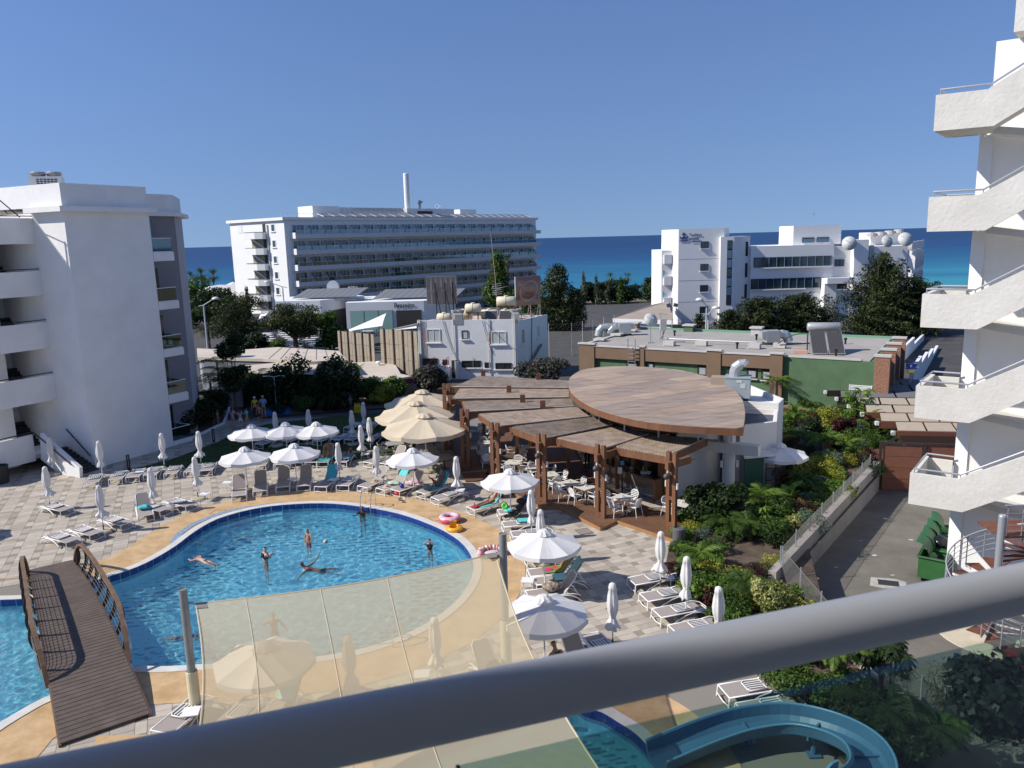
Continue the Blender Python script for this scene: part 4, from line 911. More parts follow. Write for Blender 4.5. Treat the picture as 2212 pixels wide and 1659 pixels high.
# ================= GREEN AND BROWN FLAT ROOFED BUILDING =================
GREEN=mat('green_render',(.095,.165,.09),.9,var=.14,scale=.9,bump=.3,bscale=10,spec=.2)
BROWN=mat('brown_render',(.20,.135,.09),.9,var=.06,scale=.9,bump=.3,bscale=10,spec=.2)
COPING=mat('grey_coping',(.50,.48,.45),.85,var=.08)
ROOFG=mat('grey_roof_felt',(.40,.37,.33),.9,col2=(.30,.28,.25),scale=.5,detail=9,bump=.2,streak=(1,.35,1))
BRICK=mat('brick_red',(.33,.17,.11),.9,var=.4,scale=9)
MORT=mat('brick_mortar',(.38,.33,.28),.95)
g0=Vector((25.0,53.4));dg=Vector((-19.3,11.9)).normalized();ng=Vector((-dg.y,dg.x))*-1
if ng.y<0:ng=-ng
gb=thing('green_building','green and brown flat roofed building behind the leaf shaped roof','building',(g0.x,g0.y,0))
def gbo(n,mb,m,par=None,**k):return ob(n,mb.xf(Matrix.Translation((-g0.x,-g0.y,0))),m,par or gb,**k)
def g2(s,n):return(g0.x+dg.x*s+ng.x*n,g0.y+dg.y*s+ng.y*n)
Lg=22.7;Dg=13
gbo('green_wall',MB().prism([g2(.0,.35),g2(Lg,.35),g2(Lg,Dg),g2(.0,Dg)],-.3,3.72),GREEN)
gbo('roof',MB().prism([g2(.35,.35),g2(Lg-.2,.35),g2(Lg-.2,Dg),g2(.35,Dg)],3.72,3.78),ROOFG)
for a,b in((6.15,7.05),(10.7,11.8),(16.9,17.3),(Lg-1.4,Lg)):
 gbo('pilaster',MB().prism([g2(a,0),g2(b,0),g2(b,.33),g2(a,.33)],-.3,3.95),BROWN)
 gbo('pilaster_cap',MB().prism([g2(a-.08,-.08),g2(b+.08,-.08),g2(b+.08,.45),g2(a-.08,.45)],3.95,4.06),COPING)
for a,b in((7.06,10.69),(11.81,16.89),(17.31,Lg-1.41)):
 gbo('lintel_band',MB().prism([g2(a,.08),g2(b,.08),g2(b,.34),g2(a,.34)],2.82,3.76),BROWN)
 gbo('roof_coping',MB().prism([g2(a,.02),g2(b,.02),g2(b,.4),g2(a,.4)],3.79,3.88),COPING)
gbo('roof_coping',MB().prism([g2(.9,.3),g2(6.1,.3),g2(6.1,.6),g2(.9,.6)],3.73,3.85),COPING)
gbo('left_side_coping',MB().prism([g2(Lg-.3,.45),g2(Lg,.45),g2(Lg,Dg),g2(Lg-.3,Dg)],3.75,3.9),COPING)
for n in(3,6.5,10):gbo('side_coping_block',MB().prism([g2(Lg-.9,n),g2(Lg+.1,n),g2(Lg+.1,n+.9),g2(Lg-.9,n+.9)],3.9,4.05),COPING)
gbo('rear_coping',MB().prism([g2(0,Dg),g2(Lg,Dg),g2(Lg,Dg+.3),g2(0,Dg+.3)],-.3,3.95),mat('green_edge',(.16,.33,.22),.8))
def brick_pillar(n,first):
 a0,a1=(-.95,.02)
 w_=a1-a0
 gbo('brick_pillar',MB().prism([g2(a0+.02,n+.02),g2(a1-.02,n+.02),g2(a1-.02,n+.58),g2(a0+.02,n+.58)],-.3,4.12),MORT)
 gbo('pillar_cap',MB().prism([g2(a0-.06,n-.06),g2(a1+.06,n-.06),g2(a1+.06,n+.66),g2(a0-.06,n+.66)],4.12,4.25),COPING)
 mb=MB();rr=random.Random(int(n*7));
 for r in range(46):
  z=-.2+r*.094;off=0 if r%2 else .12
  s=a0-off
  while s<a1-.01:
   x0=max(s,a0);x1=min(s+.23,a1)
   if x1-x0>.04:mb.prism([g2(x0+.006,n-rr.uniform(.0,.012)),g2(x1-.006,n-rr.uniform(0,.012)),g2(x1-.006,n+.05),g2(x0+.006,n+.05)],z,z+.082)
   s+=.24
  for q in range(3 if n<1 else 1):
   if n<1 or r>40:mb.prism([g2(a0-.012,n+.06+q*.19),g2(a0+.03,n+.06+q*.19),g2(a0+.03,n+.23+q*.19),g2(a0-.012,n+.23+q*.19)],z,z+.082)
 o=gbo('bricks',mb,BRICK);o['kind']='stuff'
for n in(0,3.4,6.8,10.4):brick_pillar(n,n==0)
mb=MB()
for n in(.62,4.02,7.42):
 gbo('side_wall_panel',MB().prism([g2(-.25,n),g2(.0,n),g2(.0,n+2.7),g2(-.25,n+2.7)],-.3,3.9),mat('dark_green_side',(.03,.06,.04),.8))
gfn=lambda n,m_,mm,p=None:gbo(n,m_,mm,p)
for a,b,z0,z1 in((11.88,12.54,1.95,2.62),(9.55,10.18,2.0,2.62),(8.06,8.74,2.0,2.62),(7.0,7.67,1.95,2.61),(16.2,16.75,2.1,2.66),(17.6,18.5,2.1,2.55)):
 gbo('window_recess',MB().prism([g2(a-.08,.335),g2(b+.08,.335),g2(b+.08,.349),g2(a-.08,.349)],z0-.02,z1+.12),DARK)
 w_=MB();c=((a+b)/2)
 for(x0,x1,y0,y1) in((a,a+.07,0,1),(b-.07,b,0,1),(a+.07,b-.07,0,.1),(a+.07,b-.07,.9,1)):
  zz0=z0+(z1-z0)*y0;zz1=z0+(z1-z0)*y1
  w_.prism([g2(x0,.32),g2(x1,.32),g2(x1,.28),g2(x0,.28)],zz0,zz1)
 f_=gbo('window',w_,FRAMEB);gbo('pane',MB().prism([g2(a+.08,.31),g2(b-.08,.31),g2(b-.08,.30),g2(a+.08,.30)],z0+.07,z1-.07),mat('pale_pane',(.35,.38,.38),.2),f_)
 gbo('sill',MB().prism([g2(a-.1,.15),g2(b+.1,.15),g2(b+.1,.334),g2(a-.1,.334)],z0-.1,z0-.03),COPING,f_)
mb=MB()
for k in range(13):mb.prism([g2(.15,.30),g2(1.55,.30),g2(1.55,.26),g2(.15,.26)],.75+k*.1,.82+k*.1)
mb.prism([g2(.1,.34),g2(.15,.34),g2(.15,.24),g2(.1,.24)],.7,2.05);mb.prism([g2(1.55,.34),g2(1.6,.34),g2(1.6,.24),g2(1.55,.24)],.7,2.05)
gbo('louvre_grille',mb,WRAIL)
gbo('brown_base_ledge',MB().prism([g2(-.9,-.6),g2(8,-.6),g2(8,.3),g2(-.9,.3)],-.2,.18),mat('brown_ledge',(.26,.15,.10),.8))
mb=MB()
for q in range(3):mb.prism([g2(-.9,-.9-q*.3),g2(7,-.9-q*.3),g2(7,-.7-q*.3),g2(-.9,-.7-q*.3)],.0,.12-q*.02)
gbo('timber_edge',mb,mat('dark_timber',(.07,.035,.025),.7))
t=thing('wall_ladder','aluminium ladder fixed to the brown wall and rising over the roof edge','ladder',(*g2(17.55,-.25),0))
mb=MB();r_=MB();
for s_ in(0,.62):mb.bar((dg.x*s_,dg.y*s_,1.2),(dg.x*s_,dg.y*s_,4.6),.05,.06)
ob('ladder_side',mb,mat('aluminium',(.55,.55,.53),.35,metal=.7),t)
for k in range(9):ob('rung',MB().bar((0,0,1.5+k*.32),(dg.x*.62,dg.y*.62,1.5+k*.32),.04,.04),mat('aluminium',(.5,.5,.5),.4),t)
def dish(x,y,z,r,label,face,tilt=rad(20),mast=1.0,m=None):
 t=thing('satellite_dish',label,'satellite dish',(x,y,z))
 prof=[(r*i/8,.12*r*(i/8)**2) for i in range(9)];prof+=[(r,.13*r)]
 M=Matrix.Translation((0,0,mast+r*.6))@Matrix.Rotation(face,4,'Z')@Matrix.Rotation(PI/2-tilt,4,'X')
 mb=MB();mb.lathe([(max(a,.001),b) for a,b in prof],n=22);ob('reflector',mb.xf(M),m or mat('dish_white',(.55,.56,.54),.6),t,smooth=True)
 mb=MB();tip=Vector((0,0,r*.9))
 for a in(0.3,2.4,4.5):mb.tube([(r*.75*math.cos(a),r*.75*math.sin(a),.12*r),tuple(tip)],.02,5)
 mb.box(tuple(tip),(.12,.12,.15));ob('feed_arm',mb.xf(M),GALV,t)
 ob('dish_mast',MB().tube([(0,.02,0),(0,.02,mast+r*.5)],.045,7).box((0,0,.05),(.5,.5,.08)),GALV,t)
 return t
c=(11.79,66.01);dish(c[0],c[1],3.78,.62,'grey satellite dish on a thin mast on the roof of the green building',rad(20),rad(25),1.55)
c=(13.08,67.66)
t=thing('antenna_box','grey electrical box on a post with loose cables beside the satellite dish','electrical box',(c[0],c[1],3.78))
ob('box',MB().box((.1,0,1.35),(.55,.3,.95)),COPING,t);mb=MB().tube([(-.12,0,0),(-.12,0,2.3)],.04,6);mb.tube([(-.3,0,2.3),(.4,0,2.2)],.03,5);ob('post',mb,GALV,t)
mb=MB().tube(sag((.1,0,.9),(.05,-.1,.1),.2),.03,5);mb.tube(sag((.25,0,.9),(-.2,.1,.1),.25),.03,5);ob('cables',mb,CAB,t)
c0=(13.12,66.11);c1=(19.62,62.28)
t=thing('roof_pipe_run','silver insulated pipe run lying on grey blocks across the flat roof','pipe',(c0[0],c0[1],3.78))
ob('pipe',MB().tube([(0,0,.32),(c1[0]-c0[0],c1[1]-c0[1],.32)],.07,8),mat('foil',(.6,.6,.58),.35,metal=.6),t)
for q in[(12.98,63.97),(15.5,63.47),(19.07,61.08),(21.03,61.03)]:
 ob('concrete_block',MB().box((q[0]-c0[0],q[1]-c0[1],.22),(.9,.6,.36),rz=rad(-30)),COPING,t)
ob('dark_pipe',MB().tube([(c1[0]-c0[0]-.5,c1[1]-c0[1]+.3,.2),(c1[0]-c0[0]+2,c1[1]-c0[1]-.4,.12),(c1[0]-c0[0]+5.2,c1[1]-c0[1]+.2,.15)],.06,6),CAB,t)
def extractor(x,y,z,rz,label,sz=1.):
 t=thing('extractor_fan',label,'extractor fan',(x,y,z),rz)
 ob('fan_housing',MB().box((0,0,.65),(1.1,.9,.95)).prism([(-.9,-.42),(-.55,-.42),(-.55,.42),(-.9,.42)],.6,[1.05,1.1,1.1,1.05]),mat('zinc_sheet',(.42,.45,.46),.4,metal=.35),t)
 pts=[(.5,0,.75),(.8,0,.8),(1.1,0,.72),(1.3,0,.5),(1.38,0,.2)]
 ob('duct_elbow',MB().tube(pts,[.32,.36,.38,.38,.38],12),mat('zinc_duct',(.50,.52,.52),.35,metal=.5),t,smooth=False)
 ob('skid',MB().box((0,0,.1),(1.2,1.0,.12)).box((0,-.3,.03),(.2,.2,.06)),BLACKM,t)
 t.scale=(sz,)*3
 return t
c=(21.17,63.38);extractor(c[0],c[1],3.78,0,'grey extractor fan with zinc elbow in the middle of the green building roof')
c=(10.43,71.68);t=extractor(c[0],c[1],3.78,PI,'large silver duct and fan at the far left end of the green building roof',1.0)
ob('long_duct',MB().tube([(.5,0,.75),(1.6,0,.82),(2.1,0,.75),(2.35,.05,.5),(2.45,.1,.0)],[.3,.33,.34,.34,.34],12),mat('zinc_duct',(.50,.52,.52),.35,metal=.5),t)
for q,lb_,h_ in(((16.73,73.24),'small green and grey vent box at the back edge of the flat roof',.55),((21.84,69.43),'pale grey capped vent box at the back of the flat roof',.6),((11.99,75.93),'brick chimney block with grey cap at the far left of the roof',.6)):
 t=thing('roof_vent',lb_,'vent',(q[0],q[1],3.78),rad(-30));ob('box',MB().box((0,0,h_/2),(.85,.85,h_)),{0:GREEN,1:COPING,2:BRICK}[0 if 'green' in lb_ else 1 if 'pale' in lb_ else 2],t);ob('cap',MB().box((0,0,h_+.06),(1.1,1.1,.12)),COPING,t)
for q,lb_ in(((14.7,70.16),'left'),((20.77,66.04),'middle'),((17.79,61.33),'front'),((26.7,62.26),'right'),((23.54,56.4),'near')):
 o=ob('vent_pipe',MB().lathe([(.08,0),(.08,.35),(.13,.36),(.13,.5),(0,.52)],n=9),BLACKM,loc=(q[0],q[1],3.78));tagm(o,{'left':'short black vent pipe on the roof right of the satellite dish','middle':'short black vent pipe just below the extractor fan','front':'short black vent pipe beside the insulated pipe run','right':'short black vent pipe right of the solar heater','near':'short black vent pipe at the foot of the solar collectors'}[lb_],'vent pipe')
c=(23.25,56.91);hd=Vector(c)
sh_=thing('solar_water_heater','silver tank above two tilted dark solar collectors on the flat roof','solar heater',(c[0],c[1],3.78),rad(-12))
for k in range(2):
 pw=1.12;M=Matrix.Translation((-.62+k*1.18,0,.05))@Matrix.Rotation(rad(38),4,'X')
 ob('collector',MB().box((0,1.15,.04),(pw,2.3,.08)).xf(M),mat('alu_frame',(.5,.5,.5),.4,metal=.6),sh_)
 ob('absorber',MB().box((0,1.15,.085),(pw-.1,2.2,.012)).xf(M),mat('absorber_dark',(.06,.055,.055),.25,spec=.7),sh_)
 mb=MB()
 for q in range(11):mb.box((-pw/2+.1+q*.092,1.15,.095),(.015,2.18,.01))
 ob('absorber_tubes',mb.xf(M),mat('absorber_line',(.13,.125,.12),.35),sh_)
ob('tank_body',MB().lathe([(.001,-1.2),(.25,-1.19),(.33,-1.1),(.33,1.1),(.25,1.19),(.001,1.2)],n=20).xf(Matrix.Translation((-.1,1.95,1.85))@Matrix.Rotation(PI/2,4,'Y')),mat('tank_silver',(.42,.43,.43),.4,metal=.3),sh_,smooth=True)
mb=MB()
for x in(-1.05,.95):mb.bar((x,1.9,0),(x,1.9,1.6),.05,.05);mb.bar((x,.1,.08),(x,1.9,1.5),.05,.05)
ob('heater_stand',mb,GALV,sh_);ob('feed_pipes',MB().tube([(-1.3,1.5,0),(-1.3,1.5,1.4)],.05,6).tube(sag((-1.3,1.6,1.4),(-3.2,3.2,.4),-.25),.04,6),CAB,sh_)
ob('pink_block',MB().box((-1.9,.75,.12),(1.0,.45,.22),rz=rad(-6)),mat('pink_block',(.62,.32,.24),.9),sh_)
# ================= RIGHT OF THE GREEN BUILDING: roofs, walls, sign, parked cars =================
SL=[[(21.58,42.89),(24.66,42.29),(25.83,44.35),(22.9,44.84)],[(23.21,45.39),(26.13,44.9),(27.44,47.22),(24.58,47.58)]]
aw=thing('lane_canopy','brown framed canopy with beige sliding roof panels at the lane end','canopy',(SL[0][0][0],SL[0][0][1],0))
def awo(n,mb,m):return ob(n,mb.xf(Matrix.Translation((-SL[0][0][0],-SL[0][0][1],0))),m,aw)
AWM=mat('canopy_beige',(.42,.35,.26),.8,var=.06);AWD=mat('canopy_grey',(.15,.15,.16),.8)
def strip(a,b,c_,d,z,m,n=5):
 for k in range(n):
  f=lambda u,v:Vector(a).lerp(Vector(b),u).lerp(Vector(d).lerp(Vector(c_),u),v)
  p=[f(k/n+.008,0),f((k+1)/n-.008,0),f((k+1)/n-.008,1),f(k/n+.008,1)]
  awo('roof_panel',MB().prism([tuple(q) for q in p],[z,z,z+.15,z+.15],[z+.06,z+.06,z+.21,z+.21]),m)
a,b=Vector(SL[0][0]),Vector(SL[0][1]);ex=(b-a).normalized();ey=Vector((-ex.y,ex.x))
def e2p(s,n):return(a.x+ex.x*s+ey.x*n,a.y+ex.y*s+ey.y*n)
for q in range(7):
 n0=q*2.35;sft=-q*.28
 strip(e2p(sft,n0),e2p(8,n0),e2p(8,n0+1.9),e2p(sft+.35,n0+1.9),1.45,AWM if q<2 else AWD if q>3 else AWM)
 awo('canopy_beam',MB().prism([e2p(sft-.15,n0-.22),e2p(8,n0-.22),e2p(8,n0-.02),e2p(sft-.15,n0-.02)],1.2,1.62),BR if q<3 else BRD)
 awo('beam_cap',MB().prism([e2p(sft-.35,n0-.25),e2p(sft-.16,n0-.25),e2p(sft-.16,n0+.0),e2p(sft-.35,n0+.0)],1.38,1.6),WRAIL)
awo('front_fascia',MB().prism([e2p(.05,-.3),e2p(7,-.3),e2p(7,-.23),e2p(.05,-.23)],.35,1.4),mat('dark_brown_fascia',(.055,.03,.022),.6))
awo('support_arm',MB().tube([(*e2p(.15,-.45),.95),(*e2p(2.3,-1.6),.15)],.05,6),mat('olive_bar',(.16,.14,.09),.6))
mb=MB()
for q in(0,3,6):
 mb.prism([e2p(-.3,q*2.2-.2),e2p(-.15,q*2.2-.2),e2p(-.15,q*2.2-.05),e2p(-.3,q*2.2-.05)],-.9,1.2)
awo('canopy_post',mb,BRD)
mb=MB().prism([e2p(-1.6,-1.2),e2p(-.4,-1.4),e2p(-.1,3),e2p(-1.4,3.2)],.2,.35);awo('side_roof',mb,BR)
sw1=thing('stepped_wall','white stepped boundary wall running away beyond the parking sign','wall',(30.5,62,0))
pw=[(30.36,62,4.77),(38.55,75,2.82)]
def far_wall(label,pts,steps):
 t=thing('boundary_wall',label,'wall',(pts[0][0],pts[0][1],0));x0,y0=pts[0][0],pts[0][1]
 a=Vector(pts[0][:2]);b=Vector(pts[1][:2]);n=steps;d=(b-a).normalized();nn=Vector((-d.y,d.x))*.25
 for k in range(n):
  p=a.lerp(b,k/n);q=a.lerp(b,(k+1)/n);zt=pts[0][2]+(pts[1][2]-pts[0][2])*(k+.5)/n
  ob('wall_step',MB().prism([(p.x-x0,p.y-y0),(q.x-x0,q.y-y0),(q.x+nn.x-x0,q.y+nn.y-y0),(p.x+nn.x-x0,p.y+nn.y-y0)],-1.5,zt),CONCW,t)
 return t
bpy.data.objects.remove(sw1)
def q5(x,y):return None
far_wall('white stepped boundary wall running away beyond the blue parking sign',[(31.18,60,2.37),(53.01,95,-1.17)],6)
far_wall('low pale wall beside the brick pillars beyond the green building',[(37.78,75,1.73),(52.86,98,-.49)],3)
c=(28.89,56,2.34);s1=(28.49,56,3.23);s2=(29.28,56,2.73)
ps=thing('parking_sign','blue parking sign with yellow strip on a post beside the stepped wall','sign',(c[0],56,-.5))
wS=s2[0]-s1[0];hS=s1[2]-s2[2];zc=(s1[2]+s2[2])/2+.5;xc=(s1[0]+s2[0])/2-c[0]
ob('sign_board',MB().box((xc,0,zc),(wS,.05,hS)),mat('sign_blue',(.03,.08,.36),.5),ps)
ob('yellow_strip',MB().box((xc-.02,0,zc-hS/2-.15),(wS*.6,.05,.2)),mat('sign_yellow',(.65,.55,.05),.5),ps)
ob('sign_post',MB().box((xc,.05,(zc-hS/2)/2),(.1,.08,zc-hS/2)),GALV,ps)
LW=mat('sign_letter_white',(.8,.8,.82),.6)
for t_,dx,dz,sz in(('CUSTOMER PARKING',0,hS*.27,hS*.17),('P',-.02,-.12,hS*.52),('CARS',.4,-hS*.30,hS*.22),('ONLY',-.42,-hS*.30,hS*.22)):
 text_obj('sign_lettering',t_,sz,LW,facing((xc,0),(1,0),zc+dz,dx,.03),ps)
# ================= BIG WHITE HOTEL ON THE LEFT (balcony facade) =================
HW=mat('hotel_white',(.76,.76,.74),.85,var=.03,scale=.15,spec=.2);HWS=mat('hotel_grey_white',(.60,.61,.60),.85,var=.03,scale=.15,spec=.2)
HG=glassmat('hotel_balustrade_glass',(.55,.66,.68),gloss=.10)
CURG=mat('greenish_curtain_glass',(.10,.14,.14),.12,spec=.8);DKG=mat('dark_blue_glass',(.03,.05,.065),.08,spec=.9)
Hh=Vector((-41.73,150));dh2=Vector((48.88,55)).normalized();nh2=Vector((-dh2.y,dh2.x))
hb=thing('beach_hotel','long white beach hotel with rows of balconies and a tall chimney','hotel',(Hh.x,Hh.y,-3))
def ho(n,mb,m,par=None,**k):return ob(n,mb.xf(Matrix.Translation((-Hh.x,-Hh.y,3))),m,par or hb,**k)
def h2(s,n):return(Hh.x+dh2.x*s+nh2.x*n,Hh.y+dh2.y*s+nh2.y*n)
LH=73.6;DH=19.5
ho('facade_wall',MB().prism([h2(0,0),h2(LH,0),h2(LH,DH),h2(0,DH)],-3.5,17.2),HW)
ho('roof_fascia',MB().prism([h2(-.5,-.4),h2(LH+.5,-.4),h2(LH+.5,DH+.5),h2(-.5,DH+.5)],17.2,17.75),HW)
mb=MB()
for k in range(75):
 mb.bar((*h2(.5+k,1.5),17.75),(*h2(.5+k,1.5),18.6),.06,.06)
mb.bar((*h2(.5,1.5),18.55),(*h2(LH-.5,1.5),18.55),.07,.07);ho('roof_railing',mb,HWS)
mb=MB()
for k in range(24):
 s0=9+k*2.6;mb.prism([h2(s0,-.1),h2(s0+2.4,-.1),h2(s0+2.4,2.2),h2(s0,2.2)],[17.85,17.85,18.5,18.5],[17.93,17.93,18.58,18.58])
ho('roof_solar_row',mb,mat('solar_grey',(.20,.20,.21),.35))
mb=MB()
for k in range(25):
 s0=9+k*2.6-.15;mb.prism([h2(s0,-.12),h2(s0+.12,-.12),h2(s0+.12,2.22),h2(s0,2.22)],[17.87,17.87,18.52,18.52],[17.97,17.97,18.62,18.62])
ho('solar_row_frames',mb,WRAIL)
for(a,b,n0,n1,z1,m_) in((9.3,15.8,4,9,20.1,HW),(15.8,35,6,7,20.0,HWS),(34.4,49,4.5,9,19.9,HWS),(50.5,56,4,8,19.8,HW)):
 ho('penthouse',MB().prism([h2(a,n0),h2(b,n0),h2(b,n1),h2(a,n1)],17.75,z1),m_)
mb=MB()
for k in range(16):mb.prism([h2(16+k*1.2,5.95),h2(16.1+k*1.2,5.95),h2(16.1+k*1.2,6.0),h2(16+k*1.2,6.0)],17.75,20.0)
ho('screen_ribs',mb,WRAIL)
ho('upper_solar_row',MB().prism([h2(20,3.2),h2(35,3.2),h2(35,5.2),h2(20,5.2)],[18.2,18.2,19.1,19.1],[18.3,18.3,19.2,19.2]),mat('solar_grey',(.16,.16,.17),.35))
ho('roof_opening',MB().prism([h2(37.5,4.4),h2(42,4.4),h2(42,4.49),h2(37.5,4.49)],18.0,19.3),DARK)
ho('chimney',MB().lathe([(.55,0),(.62,.05),(.62,7.6),(.5,7.7),(0,7.7)],(*h2(35.9,6),19.9),18),HW,smooth=False)
mb=MB().tube([(*h2(37.6,6),19.9),(*h2(37.6,6),24.0)],.05,6);ho('roof_mast',mb,GALV)
mb=MB();mb.box((*h2(39.6,6),20.6),(.5,.5,1.3));mb.box((*h2(39.9,6),21.5),(.9,.5,.5),ry=.4);mb.box((*h2(39.3,6),21.2),(.4,.7,.3));ho('roof_machine',mb,mat('machine_grey',(.16,.18,.18),.6))
ho('tank_arcs',MB().torus((0,0,0),.45,.05,14,5).xf(Matrix.Translation((*h2(45,6),20.5))@Matrix.Rotation(PI/2,4,'X')).torus((h2(46,6)[0],h2(46,6)[1],20.6),.4,.05,14,5),WRAIL)
bay=3.36;nb=21;fl=2.99
meshes={}
def cm(key,build,m):
 if key not in meshes:meshes[key]=build().mesh(key,m)
 return meshes[key]
angh=math.atan2(dh2.y,dh2.x)
def wmesh():
 mb=MB()
 for x0,x1 in((-1.32,-1.24),(-.42,-.36),(.50,.56),(1.24,1.32)):mb.box(((x0+x1)/2,-.06,0),(x1-x0,.09,2.25))
 mb.box((0,-.06,1.1),(2.64,.09,.07));mb.box((0,-.06,-1.1),(2.64,.09,.07));return mb
def pane(x0,x1):return lambda:MB().box(((x0+x1)/2,-.035,0),(x1-x0,.02,2.14))
def divm():
 return MB().slab((0,0),(0,-1),[(0.02,-1.15),(1.55,-1.15),(1.55,-.25),(1.35,.15),(.02,1.15)],.10)
def balm():
 mb=MB();mb.box((0,-1.62,0),(bay-.35,.02,.75));return mb
def balr():return MB().box((0,-1.62,.39),(bay-.3,.05,.05))
rr=random.Random(12)
for f in range(7):
 zt=14.97-f*fl;zb=zt-1.15
 if f==6:zb=zt-1.1
 ho('balcony_slab',MB().prism([h2(1.2,-1.7),h2(LH-.3,-1.7),h2(LH-.3,-.02),h2(1.2,-.02)],zb,zb+.28),HWS)
 ho('balcony_front',MB().prism([h2(1.15,-1.78),h2(LH-.2,-1.78),h2(LH-.2,-1.7),h2(1.15,-1.7)],zb-.05,zb+.78),HWS)
 ho('balcony_end',MB().prism([h2(1.1,-1.8),h2(1.25,-1.8),h2(1.25,.0),h2(1.1,.0)],zb-.05,zb+1.05),HW)
 for k in range(nb):
  s=1.43+bay*k+1.5;zc=zb+.28+1.12
  base=h2(s,0);loc=(base[0]-Hh.x,base[1]-Hh.y,zc+3)
  w_=ob('window',cm('hw',wmesh,WRAIL),parent=hb,loc=loc,rz=angh)
  for q,(x0,x1) in enumerate(((-1.24,-.42),(-.36,.50),(.56,1.24))):
   m_=(CURG,CURG,DKG)[q]if rr.random()<.7 else(DKG if rr.random()<.5 else CURG)
   kk='hp%d%s'%(q,m_.name);ob('pane',cm(kk,pane(x0,x1),m_),parent=w_)
  dv=h2(s+bay/2,0);ob('divider',cm('hd',divm,HWS),parent=hb,loc=(dv[0]-Hh.x,dv[1]-Hh.y,zc+3),rz=angh)
  b_=ob('balustrade',cm('hb',balm,HG),parent=hb,loc=(base[0]-Hh.x,base[1]-Hh.y,zb+1.12+3),rz=angh)
  ob('balustrade_rail',cm('hbr',balr,WRAIL),parent=b_)
de=Vector((-nh2.y*-1,nh2.x*-1));
dE=nh2
def he(n,o):return(Hh.x+nh2.x*n-dh2.x*o,Hh.y+nh2.y*n-dh2.y*o)
for f in range(6):
 zt=15.1-f*2.98
 mb=MB().prism([he(5.9,0.02),he(5.9,1.1),he(7.4,1.9),he(11.2,1.9),he(12.1,1.1),he(12.1,.02)],zt-1.2,zt);ho('stair_balcony',mb,HW)
 ho('balcony_rail',MB().prism([he(5.95,.05),he(5.95,1.13),he(7.42,1.93),he(11.2,1.93),he(12.0,1.13),he(12,.05)],zt+.03,zt+.13),mat('rail_dark_grey',(.12,.12,.12),.5))
 ho('stair_opening',MB().prism([he(6.3,.005),he(6.3,.03),he(11.7,.03),he(11.7,.005)],zt-2.95,zt-1.25),mat('stair_beige',(.33,.28,.20),.9))
 ho('stair_flight',MB().slab(he(7.0,.12),(dE.x,dE.y),[(0,zt-2.9),(.5,zt-2.9),(4.2,zt-1.5),(4.2,zt-1.25),(3.6,zt-1.3)],.05),HW)
 ho('stair_door',MB().prism([he(6.4,.035),he(6.4,.06),he(7.4,.06),he(7.4,.035)],zt-2.95 if f>=0 else 0,zt-1.35),DARK)
 w_=ho('window',MB().prism([he(3.1,.01),he(3.1,.05),he(4.5,.05),he(4.5,.01)],zt+.1,zt+1.5),WRAIL)
 ho('pane',MB().prism([he(3.3,.051),he(3.3,.06),he(4.3,.06),he(4.3,.051)],zt+.2,zt+1.4),DKG,w_);ho('sill',MB().prism([he(3.0,.01),he(3.0,.2),he(4.6,.2),he(4.6,.01)],zt-.02,zt+.09),HW,w_)
ho('window',MB().prism([he(14.9,.01),he(14.9,.05),he(16.4,.05),he(16.4,.01)],15.2,16.7),WRAIL);ho('top_door',MB().prism([he(6.4,.01),he(6.4,.05),he(7.4,.05),he(7.4,.01)],15.1,16.7),DARK)
mb=MB().tube([(*he(5.6,.15),16.5),(*he(5.6,.15),-2)],.14,8);ho('drain_pipe',mb,HWS)
# ================= RESTAURANT ROW IN FRONT OF IT =================
def box_building(name,label,cat,fpoly,z0,z1,m=HW):
 t=thing(name,label,cat,(fpoly[0][0],fpoly[0][1],z0));ob('wall',MB().prism([(x-fpoly[0][0],y-fpoly[0][1]) for x,y in fpoly],0,z1-z0),m,t);return t,fpoly[0],z0
rw,o_,z_=box_building('white_restaurant','white restaurant pavilion with the dark lettering Marcello\'s above its terrace','restaurant',[(-32.6,110),(-26.4,110),(-21.5,117),(-27,124),(-34,118)],-2,5.0)
def pr(t,o,z,n,mb,m):return ob(n,mb.xf(Matrix.Translation((-o[0],-o[1],-z))),m,t)
pr(rw,o_,z_,'dark_opening',MB().prism([(-31.9,109.9),(-26.9,109.9),(-26.9,109.98),(-31.9,109.98)],-1.0,3.4),DARK)
d2=Vector((4.9,7)).normalized()
pr(rw,o_,z_,'side_window',MB().slab((-26.35,110),(4.9,7),[(1.5,-.1),(6.5,.3),(6.5,3.6),(1.5,3.4)],-.06),mat('smoked_glass',(.07,.065,.06),.15,spec=.8))
pr(rw,o_,z_,'column',MB().box((-26.6,109.7,.5),(.6,.5,5)),HW)
LET=mat('dark_lettering',(.05,.055,.07),.6)
text_obj('lettering','Marcello\'s',1.05,LET,facing((-32.6+32.6,0),(1,0),3.95+2,2.3,.06),rw,bold=.02)
text_obj('lettering','BAR   RESTAURANT',.34,mat('grey_lettering',(.35,.35,.36),.6),facing((0,0),(1,0),3.35+2+.02,2.8,.06),rw)
rb2,o2,z2=box_building('white_restaurant','white restaurant with large pale green windows and the lettering Braseiro Steakhouse','restaurant',[(-22.9,110),(-12.0,110),(-8,116),(-12,124),(-23.4,122)],-2,4.55)
